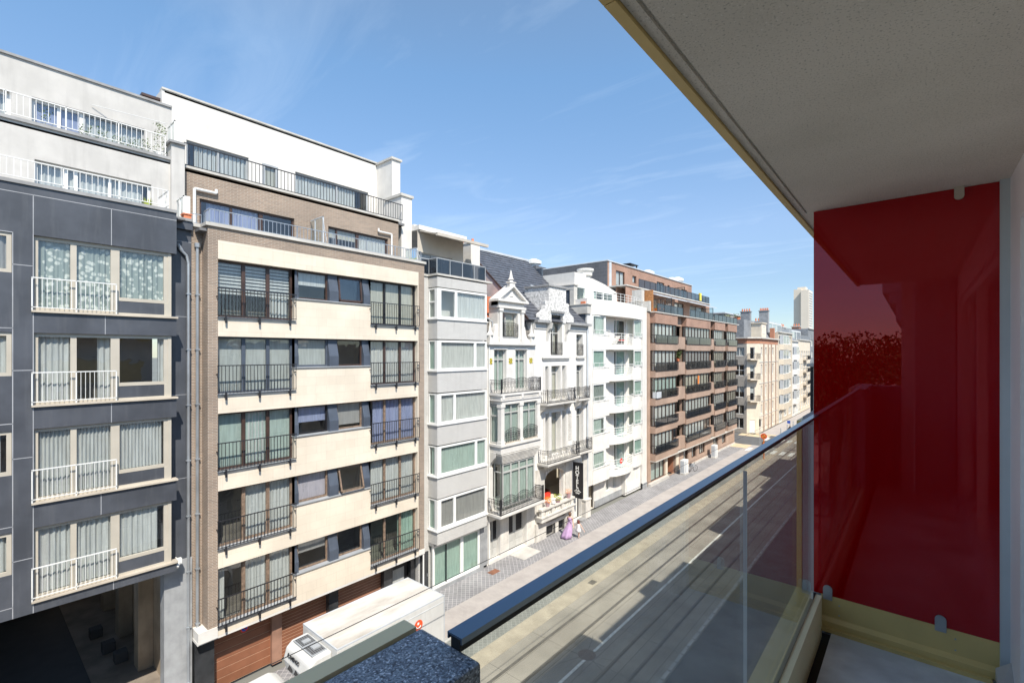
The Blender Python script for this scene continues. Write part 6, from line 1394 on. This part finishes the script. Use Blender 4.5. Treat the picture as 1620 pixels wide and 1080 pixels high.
M['bluealu'] = plain('blue_grey_aluminium', (0.50, 0.54, 0.57), .45, var=.05)
M['gasket'] = plain('black_gasket', (0.008, 0.008, 0.008), .6)
m, nt, b = mk('glossy_red_panel'); b.inputs['Base Color'].default_value = (0.30, 0.0, 0.001, 1); b.inputs['Roughness'].default_value = .6; b.inputs['Specular IOR Level'].default_value = .0
gl = nt.nodes.new('ShaderNodeBsdfGlossy'); gl.inputs['Roughness'].default_value = 0.0; gl.inputs[0].default_value = (1, .32, .38, 1)
ms = nt.nodes.new('ShaderNodeMixShader'); ms.inputs[0].default_value = .12; nt.links.new(b.outputs[0], ms.inputs[1]); nt.links.new(gl.outputs[0], ms.inputs[2]); nt.links.new(ms.outputs[0], nt.nodes['Material Output'].inputs['Surface'])
M['redglass'] = m
own = thing('own_building', 'building of the viewer with a covered balcony: speckled soffit, granite parapet and pale wall', 'building', (0, 1, 11.1))
w = MB(); w.box(-.535, XWL, -.75, 3.57, SO, SO + .3); w.box(-.578, -.547, -.75, 3.57, SO, SO + .3); w.box(-.547, -.535, -.75, 3.57, SO + .012, SO + .3); w.box(-.578, 2.5, 3.57, 13.6, SO, SO + .3); w.box(-.5, 2.5, 3.6, 13.6, SO + .3, SO + 1.1); w.box(-.578, 2.5, -.75, 3.6, SO + .3, SO + .302); w.build('soffit', M['soffit'], own)
for a, b_ in ((-.75, 1.08), (1.083, 3.6), (3.603, 13.6)):
    w = MB(); w.box(-.612, -.58, a, b_, SO - .012, SO + .42); w.build('gold_fascia', M['gold'], own)
w = MB(); w.box(-.578, 12, -.75, 13.6, SO + .31, SO + .9); w.box(XWL, 12, -4.5, -.75, 0, SO + .9); w.build('roof', M['roofing'], own)
w = MB(); wall(w, FXm(XWL), -.75, 3.57, 10.9, SO, [(-.6, 3.22, 11.22, 13.53)], .12); w.face([(XWL, -.75, 0), (XWL, 3.57, 0), (XWL, 3.57, 10.9), (XWL, -.75, 10.9)]); w.face([(XWL, 3.57, 0), (XWL, 13.6, 0), (XWL, 13.6, SO), (XWL, 3.57, SO)]); w.face([(XWL, -.75, 0), (12, -.75, 0), (12, -.75, SO), (XWL, -.75, SO)]); w.build('house_wall', M['lilacwall'], own)
window(own, FXm(XWL), -.6, 3.22, 11.22, 13.53, n=-.03, fw=.07, mull=(.5,), frame='lilacwall', glass='glass', cur=None, th=.06)
w = MB(); w.box(2.6, 2.65, -.75, 3.57, 10.9, SO); w.build('room', M['sill'], own)
w = MB(); w.box(.33, XWL, YPN - .02, YPN + .03, 11.15, SO); w.build('wall_profile', M['bluealu'], own)
w = MB(); w.box(-.40, XWL, -.75, YPN + .2, 10.9, FLZ); w.build('floor', M['floorc'], own)
w = MB(); w.box(-.598, -.40, -.75, 3.57, 10.75, FLZ - .05); w.build('gutter', M['gasket'], own)
w = MB(); w.box(-.566, -.44, -.75, .455, 11.0, 12.49); w.build('granite_parapet', M['bluegranite'], own, bevel=.005)
w = MB(); w.box(-.566, -.44, YPN + .02, 8, 11.0, 12.49); w.build('granite_parapet', M['concrete'], own, bevel=.006)
w = MB(); w.box(-.598, -.569, -.75, .448, 11.0, 12.492); w.build('olive_trim', M['olive'], own); w = MB(); w.box(-.598, -.569, YPN + .02, 8, 11.0, 12.46); w.build('gold_trim', M['gold'], own)
w = MB(); w.box(-.02, .36, -.95, -.75, 10.9, SO); w.build('pier', M['bluealu'], own); w = MB(); w.box(-.15, -.03, -.95, -.75, 10.9, SO); w.build('pier_trim', M['lilacwall'], own); w = MB(); w.box(-.566, -.15, -.9, -.752, 10.9, 12.47); w.build('end_parapet', M['bluegranite'], own)
for k in range(4):       # facade below the balcony
    z = FLZ - .25 - 2.85 * k
    w = MB(); w.box(-.6, XWL, -.75, 13.6, z - .25, z); w.build('balcony_slab', M['concrete'], own)
bal = thing('glass_balustrade', 'glass balustrade with dark blue metal handrail and gold base channel', 'balustrade', (-.49, 2, 11.3))
w = MB(); w.box(-.502, -.473, .450, 3.549, 12.507, 12.51); w.box(-.502, -.4995, .450, 3.549, 12.501, 12.507); w.box(-.4755, -.473, .450, 3.549, 12.501, 12.507); w.build('handrail', M['handrail'], bal)
w = MB(); w.box(-.497, -.479, .452, 3.40, 12.488, 12.506); w.build('gasket', M['gasket'], bal)
M['balglass'] = glassmat('laminated_balustrade_glass', (0.94, 0.95, 0.93), .75, 0.0)
for a, b_ in ((.459, 1.916), (1.920, 3.40)):
    w = MB(); w.box(-.494, -.482, a, b_, 11.36, 12.488); w.build('glass_panel', M['balglass'], bal)
    w = MB(); w.box(-.4945, -.4815, b_ - .0015, b_ + .0005, 11.4, 12.46); w.build('glass_edge', M['bluealu'], bal)
w = MB(); w.box(-.60, -.500, .46, 3.565, 11.2, 11.37); w.build('base_channel', M['gold'], bal); w = MB(); w.box(-.484, -.452, .46, 3.52, 11.10, 11.385); w.build('base_channel', M['olive'], bal); w = MB(); w.box(-.5, -.484, .46, 3.52, 11.3, 11.392); w.build('gasket', M['gasket'], bal)
pan = thing('privacy_panel', 'tall glossy dark red glass privacy panel at the end of the balcony', 'panel', (-.1, YPN, 11.4))
w = MB(); w.box(-.50, .33, YPN, YPN + .014, 11.385, SO - .004); w.build('glass_panel', M['redglass'], pan)
w = MB(); w.prism([(-.46, YPN - .004, 11.385), (-.46, YPN - .004, 11.255), (-.46, YPN - .03, 11.235), (-.46, YPN - .03, 11.20), (-.46, YPN - .02, 11.19), (-.46, YPN + .03, 11.2), (-.46, YPN + .03, 11.385)], (.79, 0, 0)); w.build('base_profile', M['gold'], pan)
w = MB(); w.box(-.46, .30, YPN - .055, YPN - .031, 11.18, 11.202); w.build('base_profile', M['gold'], pan)
for x in (-.425, .10):
    w = MB(); w.prism([(x - .024, YPN - .009, 11.36), (x + .024, YPN - .009, 11.36)] + [(x + .024 * math.cos(t), YPN - .009, 11.425 + .024 * math.sin(t)) for t in [math.pi * i / 8 for i in range(9)]], (0, .006, 0)); w.build('clip', M['chrome'], pan)
    for zz in (11.34, 11.28):
        w = MB(); w.tube((x + .06, YPN - .008, zz), (x + .06, YPN - .003, zz), .004, 8); w.build('screw', M['chrome'], pan)
w = MB(); w.prism([(.155, YPN - .02, SO), (.195, YPN - .02, SO)] + [(.175 + .02 * math.cos(t), YPN - .02, SO - .05 - .018 * math.sin(t)) for t in [math.pi * i / 8 for i in range(9)]], (0, .018, 0)); w.build('clip', M['sill'], pan)
w = MB(); w.prism([(.31, 3.35, FLZ), (XWL, 3.35, FLZ), (XWL, 3.5, FLZ + .08), (.31, 3.5, FLZ + .03)], (0, 0, .06)); w.build('corner_block', M['palecoping'], own)

# ================================================================== lorry
tr = thing('delivery_truck', 'white box lorry with a roof refrigeration unit parked below the brick building', 'lorry', (-15.35, 9.5, 0))
m, nt, b = mk('dirty_white_roof'); b.inputs['Roughness'].default_value = .6
f = noise(nt, pos(nt, (1.6, .45, 1)), 1.3, 6, .6); nt.links.new(ramp_mix(nt, f, (0.60, 0.575, 0.53), (0.34, 0.30, 0.255), .46, .80), b.inputs['Base Color']); M['dirtyroof'] = m
TX0, TX1, TY0, TY1, TZ = -16.5, -14.2, 8.0, 12.55, 3.35
w = MB(); w.box(TX0, TX1, TY0, TY1, .95, TZ - .04); w.build('cargo_box', M['truckwhite'], tr, bevel=.02)
w = MB(); w.box(TX0 + .03, TX1 - .03, TY0 + .03, TY1 - .03, TZ - .04, TZ); w.build('roof', M['dirtyroof'], tr)
w = MB()
for a in (TX0, TX1 - .04): w.box(a, a + .04, TY0 + .04, TY1 - .04, TZ - .039, TZ + .012)
for a in (TY0, TY1 - .04): w.box(TX0, TX1, a, a + .04, TZ - .038, TZ + .013)
w.build('roof_trim', M['lightgrey'], tr)
w = MB(); w.box(TX1, TX1 + .012, TY0, TY1, 1.5, 1.53); w.box(TX1, TX1 + .012, TY0, TY1, 3.1, 3.12); w.box(TX1 - .02, TX1 + .01, TY1, TY1 + .03, 1, TZ); w.build('side_moulding', M['lightgrey'], tr)
w = MB(); w.box(-15.9, -14.8, TY0 - 3.1, TY1, .55, .95); w.build('chassis', M['black'], tr)
fgt = FX(TX1 + .008); w = MB(); disc(w, (11.28, 0, 2.72), 0, .20, fgt); em = w.build('emblem', plain('vermilion_emblem', (0.75, 0.10, 0.03), .5), tr)
w = MB(); disc(w, (11.27, .004, 2.79), 0, .05, fgt); w.path([fgt.p(11.28 + .11 * math.cos(q), .006, 2.73 + .11 * math.sin(q)) for q in [R(200 + 20 * k) for k in range(8)]], .018, 4); w.build('emblem_mark', M['whiteframe'], em)
for yy in (8.9, 9.8, 10.7, 11.6):
    w = MB(); w.box(TX1 + .001, TX1 + .006, yy - .004, yy + .004, 1.0, 3.08); w.build('panel_seam', M['lightgrey'], tr)
for xx in (-15.9, -14.8):
    w = MB(); w.tube((xx, TY1 + .02, 1.1), (xx, TY1 + .02, 3.2), .018, 6); w.build('door_bar', M['chrome'], tr)
# refrigeration unit
w = MB(); pr = [(8.0, 2.05), (7.55, 2.05), (7.25, 2.3), (7.15, 2.7), (7.25, 3.05), (7.45, 3.2), (8.0, 3.22)]
w.prism([(-16.15, y, z) for y, z in pr], (1.65, 0, 0)); un = w.build('refrigeration_unit', M['truckwhite'], tr, bevel=.06)
w = MB(); w.box(-15.98, -14.68, 7.42, 7.93, 3.2, 3.235); w.build('grille_frame', M['greymetal'], un); w = MB()
for a in (-15.94, -15.30):
    w.box(a, a + .56, 7.46, 7.90, 3.236, 3.242)
g_ = w.build('grille', M['black'], un); w = MB()
for i in range(16): w.box(-15.94 + i * .078, -15.925 + i * .078, 7.46, 7.9, 3.243, 3.25)
w.box(-15.7, -15.5, 7.55, 7.8, 3.243, 3.27); w.box(-15.2, -14.95, 7.6, 7.85, 3.243, 3.28); w.build('grille_bar', M['greymetal'], un)
slope = math.atan2(3.05 - 2.7, .10)
text_obj('FLAMENGO', .155, 'black', un, Matrix.Translation((-15.45, 7.17, 2.93)) @ Matrix.Rotation(slope, 4, 'X'), name='lettering', bold=.004)
w = MB()
for (x0, x1, z) in ((-15.8, -15.5, 2.5), (-15.35, -15.1, 2.52)): w.prism([(x0, 7.14, z), (x1, 7.13, z), ((x0 + x1) / 2, 7.13, z + .18)], (0, .05, 0))
for z in (2.42, 2.34, 2.26): w.path([(-15.2, 7.2 - (z - 2.3) * .1, z - .05), (-14.9, 7.2, z), (-14.49, 7.55, z + .05), (-14.49, 7.85, z + .05)], .016, 5)
w.build('vent_slot', M['black'], un)
w = MB(); w.path([(-16.0, 7.4, 3.1), (-15.9, 7.25, 2.95), (-15.85, 7.18, 2.75)], .006, 4); w.path([(-14.49, 7.5, 2.9), (-14.49, 7.95, 2.92)], .006, 4); w.build('panel_seam', M['black'], un)
# cab
w = MB(); pr = [(7.05, .6), (7.05, 2.2), (6.75, 2.38), (5.85, 2.36), (5.45, 2.15), (4.95, 1.25), (4.35, 1.05), (4.2, .6)]
w.prism([(-16.35, y, z) for y, z in pr], (1.95, 0, 0)); cab = w.build('cab', M['truckwhite'], tr, bevel=.09)
w = MB(); w.prism([(-16.2, 5.40, 2.10), (-14.55, 5.40, 2.10), (-14.5, 4.97, 1.33), (-16.25, 4.97, 1.33)], (0, -.02, .01)); w.build('windscreen', plain('dark_green_windscreen', (0.03, 0.07, 0.055), .08), tr)
w = MB(); w.box(-14.41, -14.39, 5.5, 6.6, 1.45, 2.05); w.build('side_window', M['black'], tr); w = MB(); w.box(-14.36, -14.2, 5.15, 5.3, 1.3, 1.75); w.build('mirror', M['black'], tr); w = MB(); w.box(-16.56, -16.4, 5.15, 5.3, 1.3, 1.75); w.build('mirror', M['black'], tr)
w = MB(); w.prism([(-15.75, 6.3, 2.39), (-15.7, 6.1, 2.385), (-15.64, 6.3, 2.39)], (0, 0, .06)); w.build('antenna', M['black'], tr)
for (x, y) in ((-16.3, 5.1), (-14.6, 5.1), (-16.3, 11.3), (-14.6, 11.3)):
    w = MB(); w.tube((x - .13, y, .4), (x + .13, y, .4), .4, 24); wh = w.build('wheel', M['tire'], tr); w = MB(); w.tube((x - .14, y, .4), (x + .14, y, .4), .22, 16); w.build('rim', M['chrome'], wh)

# ================================================================== people
def loft(mb, rings, n=18):
    """rings: [(cx, cy, z, rx, ry, ripple)]"""
    k = len(mb.v)
    for (cx, cy, z, rx, ry, rp_) in rings:
        for i in range(n):
            a = 2 * math.pi * i / n; q = 1 + rp_ * math.sin(a * 5 + z * 2)
            mb.v.append(Vector((cx + rx * q * math.cos(a), cy + ry * q * math.sin(a), z)))
    for j in range(len(rings) - 1):
        for i in range(n):
            i2 = (i + 1) % n; mb.f.append((k + j * n + i, k + j * n + i2, k + (j + 1) * n + i2, k + (j + 1) * n + i)); mb.m.append(mb.c)
    mb.f.append(tuple(k + i for i in range(n))[::-1]); mb.m.append(mb.c); mb.f.append(tuple(k + (len(rings) - 1) * n + i for i in range(n))); mb.m.append(mb.c)
def skinbody(par, joints, edges, radii, mat, name='body'):
    base = WPOS[par.name]; me = bpy.data.meshes.new(name); me.from_pydata([Vector(j) - base for j in joints], edges, []); me.update(); me.materials.append(M[mat])
    o = bpy.data.objects.new(name, me); COL.objects.link(o); o.parent = par
    s = o.modifiers.new('skin', 'SKIN'); s.use_smooth_shade = True
    for i, r in enumerate(radii):
        v = me.skin_vertices[0].data[i]; v.radius = r if isinstance(r, tuple) else (r, r); v.use_root = (i == 0)
    o.modifiers.new('sub', 'SUBSURF').levels = 1; o.modifiers['sub'].render_levels = 2
    return o
def person(par, x, y, face, H, stride, arms, mat='skin'):
    """face: walking direction angle; arms: [(side, forward elbow, hand height, spread)]"""
    F_ = Vector((math.cos(face), math.sin(face), 0)); S_ = Vector((-F_.y, F_.x, 0)); o = Vector((x, y, 0.02)); k = H / 1.7
    def P(f, s, z): return o + F_ * f * k + S_ * s * k + Vector((0, 0, z * k))
    J = [P(0, 0, .92), P(0, 0, 1.15), P(0, 0, 1.38), P(0, 0, 1.47), P(.01, 0, 1.52), P(.02, 0, 1.60), P(.01, 0, 1.67)]; E_ = [(0, 1), (1, 2), (2, 3), (3, 4), (4, 5), (5, 6)]; rd = [(.13 * k, .10 * k), (.11 * k, .09 * k), (.14 * k, .09 * k), .045 * k, .055 * k, .085 * k, .06 * k]
    for s, st in ((1, stride), (-1, -stride)):
        i = len(J); J += [P(0, .09 * s, .88), P(st * .5 + .04, .09 * s, .48), P(st, .09 * s, .08), P(st + .14, .09 * s, .03)]; E_ += [(0, i), (i, i + 1), (i + 1, i + 2), (i + 2, i + 3)]; rd += [.085 * k, .052 * k, .035 * k, .03 * k]
    for (s, fe, hz, sp_) in arms:
        i = len(J); J += [P(0, .18 * s, 1.38), P(fe * .4, (.23 + sp_ * .4) * s, 1.12 + (hz - .8) * .35), P(fe, (.25 + sp_) * s, hz), P(fe * 1.15, (.26 + sp_ * 1.15) * s, hz - .07)]; E_ += [(2, i), (i, i + 1), (i + 1, i + 2), (i + 2, i + 3)]; rd += [.05 * k, .038 * k, .028 * k, .03 * k]
        for q in range(4):      # fingers
            j = len(J); J.append(P(fe * 1.15 + .03 * (q - 1.5) * .6, (.26 + sp_ * 1.15) * s, hz - .15 + .01 * abs(q - 1.5))); E_.append((i + 3, j)); rd.append(.008 * k)
        j = len(J); J.append(P(fe * 1.15 + .05, (.26 + sp_ * 1.15) * s, hz - .10)); E_.append((i + 3, j)); rd.append(.009 * k)
    b_ = skinbody(par, J, E_, rd, mat)
    return P, b_
t = thing('person', 'woman in a long lilac dress walking past the hotel, seen from behind', 'person', (-18.55, 28.0, 0)); fa = R(100)
P, _ = person(t, -18.5, 28.0, fa, 1.70, .18, [(1, .12, .85, .05), (-1, -.1, .85, .06)])
w = MB(); a = P(0, 0, 0); rings = []
for (f_, s_, z, rx, ry, rp_) in ((-.34, .16, .06, .37, .34, .14), (-.26, .12, .25, .33, .30, .14), (-.15, .06, .55, .29, .28, .08), (-.05, .02, .85, .20, .18, .04), (0, 0, 1.05, .155, .13, .01), (0, 0, 1.2, .165, .13, 0), (0, 0, 1.33, .16, .12, 0), (0, 0, 1.39, .12, .09, 0)):
    c = P(f_, s_, z); rings.append((c.x, c.y, c.z, rx, ry, rp_))
loft(w, rings, 30); w.build('dress', M['lilac'], t, smooth=True)
w = MB(); c = P(-.01, 0, 1.62); w.lathe(c, [(.001, -.16), (.08, -.13), (.115, -.04), (.118, .03), (.08, .11), (.001, .14)], 14); w.build('hair', M['hairb'], t, smooth=True)
w = MB(); w.path([P(-.13, .14, 1.40), P(-.14, 0, 1.2), P(-.13, -.17, .98)], .012, 5); w.build('bag_strap', M['black'], t)
t = thing('person', 'small girl in a white dress with long auburn hair walking beside the woman in lilac', 'person', (-18.0, 28.35, 0))
P, _ = person(t, -17.95, 28.25, R(95), 1.22, .16, [(1, .05, 1.15, .2), (-1, -.05, .85, .35)])
w = MB(); rings = []
for (z, r_) in ((.62, .25), (.8, .21), (1.02, .15), (1.2, .16), (1.38, .13), (1.42, .10)):
    c = P(0, 0, z); rings.append((c.x, c.y, c.z, r_ * .8, r_ * .75, .05))
loft(w, rings, 20); w.build('dress', M['whitecloth'], t, smooth=True)
w = MB(); c = P(-.02, 0, 1.60); w.lathe(c, [(.02, -.52), (.07, -.45), (.085, -.2), (.105, -.03), (.10, .04), (.06, .10), (.001, .12)], 12, sy=.8); w.build('hair', M['hairr'], t, smooth=True)
t = thing('person', 'distant pedestrian in dark clothes on the far roadway', 'person', (-11.8, 72, 0)); P, _ = person(t, -11.8, 72, R(80), 1.75, .2, [(1, .15, .85, .05), (-1, -.15, .85, .05)])
w = MB(); rings = [(*P(0, 0, z), r_, r_ * .7, 0) for z, r_ in ((.85, .2), (1.1, .2), (1.38, .24), (1.45, .1))]; loft(w, rings, 14); w.build('jacket', M['bluegrey'], t, smooth=True)
for s in (1, -1):
    w = MB(); w.tube(P(0, .09 * s, .9), P(.1 * s + .02, .09 * s, .45), .1, 8, .075); w.tube(P(.1 * s + .02, .09 * s, .47), P(.2 * s, .09 * s, .08), .078, 8, .06); w.build('trouser_leg', M['black'], t)
w = MB(); w.lathe(P(0, 0, 1.64), [(.001, -.05), (.1, -.02), (.1, .04), (.001, .11)], 10); w.build('hair', M['hairb'], t, smooth=True)

# ================================================================== street signs
t = thing('road_sign', 'round orange and red road sign on an orange pole by the crossing, small disc below', 'road sign', (-14.2, 64, 0)); fsg = Fr((-14.2, 64, 0), (1, 0, 0), (0, -1, 0))
w = MB(); w.tube((-14.2, 64.04, -.02), (-14.2, 64.04, 3.0), .06, 8); w.build('pole', M['orange'], t)
w = MB(); disc(w, (0, 0, 2.75), .27, .36, fsg); disc(w, (0, -.005, 2.75), 0, .36, fsg); w.build('ring', M['red'], t); w = MB(); disc(w, (0, .003, 2.75), 0, .27, fsg); w.build('disc', M['orange'], t)
w = MB(); w.fbox(fsg, -.18, .02, .004, .01, 2.84, 2.90); w.fbox(fsg, -.05, .2, .004, .01, 2.60, 2.66); w.build('sign_mark', M['darkwood'], t)
w = MB(); disc(w, (0, 0, 1.9), 0, .21, fsg); w.build('small_disc', M['darkwood'], t); w = MB(); disc(w, (0, .004, 1.9), 0, .13, fsg); w.build('small_disc_centre', M['orange'], t)
t = thing('road_sign', 'dark triangular sign below a small blue plate, farther up the street', 'road sign', (-13.9, 78, 0)); fsg = Fr((-13.9, 78, 0), (1, 0, 0), (0, -1, 0))
w = MB(); w.tube((-13.9, 78.04, 0), (-13.9, 78.04, 3.2), .04, 8); w.build('pole', M['chrome'], t); w = MB(); w.prism([fsg.p(-.42, 0, 1.75), fsg.p(.42, 0, 1.75), fsg.p(0, 0, 2.45)], (0, .02, 0)); w.build('triangle', M['darkwood'], t); w = MB(); w.fbox(fsg, -.35, .05, 0, .02, 2.75, 3.15); w.build('plate', M['blue'], t)
t = thing('street_post', 'thin dark post at the pavement corner by the corner house', 'post', (-16.3, 71.3, 0)); w = MB(); w.tube((-16.3, 71.3, 0), (-16.3, 71.3, 3.9), .035, 6); w.build('pole', M['greymetal'], t)
w = MB(); w.box(-16.38, -16.22, 71.2, 71.4, 2.9, 3.9); w.build('signal_box', M['black'], t)
for i in range(3):
    q = MB(); y_ = 86 + i * 5; q.lathe((-16.6, y_, 0), [(.09, 0), (.07, .8), (.09, .85), (.0, .95)], 10); tag(q.build('bollard', M['greymetal']), ['grey bollard nearest the side street crossing', 'middle grey bollard beyond the corner', 'farthest grey bollard beyond the corner'][i], 'bollard', 'bollards past the corner')
# plants and pots of the terraces
for i, y_ in enumerate((1.95, 2.9, 3.35, 3.8, 4.2, 4.55)):
    potplant('terrace_plant', ['tall dark bushy plant in a box, leftmost on the white top terrace', 'low green plant, second on the white top terrace', 'low green plant, third on the white top terrace', 'feathery green plant, fourth on the white top terrace', 'small green plant, fifth on the white top terrace', 'green plant with red fruit near the glass screen of the top terrace'][i], (-21.45, y_, 20.0), (.13, .25), 'whitemetal', 'leaf', .18, .3 + (.3 if i in (0,) else .08 * (i % 3)), 90, .035, group='plants on the white top terrace')
potplant('terrace_plant', 'tall wispy green shrub beside the glass screen of the white top terrace', (-21.3, 4.95, 20.0), (.15, .3), 'whitemetal', 'leaf', .22, 1.1, 200, .04)
potplant('terrace_grass', 'yellowish grass tuft behind the white guard of the lower terrace', (-20.2, 4.35, 17.62), (.14, .2), 'greymetal', 'leafy', .16, .5, 90, .05, grass=True)
q = MB(); q.box(-20.25, -19.95, 5.35, 5.58, 17.725, 17.86); q.box(-20.28, -19.92, 5.32, 5.60, 17.86, 17.90); tag(q.build('flower_box', M['terracotta']), 'orange flower box on the dark coping beside the brick wall', 'flower box')
potplant('terrace_plant', 'small yellow green plant at the right end of the brick terrace', (-20.1, 15.6, 17.62), (.1, .1), 'greymetal', 'leafy', .2, .15, 60, .05)
# rooftop chimney between the first two buildings
q = MB(); q.box(-24.6, -24.0, 5.0, 5.55, 22.5, 23.35); ck = thing('roof_chimney', 'small brown brick chimney between the two white roofs', 'chimney', (-24.3, 5.3, 22.5)); q.build('shaft', M['brick'], ck); q = MB(); q.box(-24.7, -23.9, 4.95, 5.58, 23.35, 23.45); q.build('cap', M['darkwood'], ck)
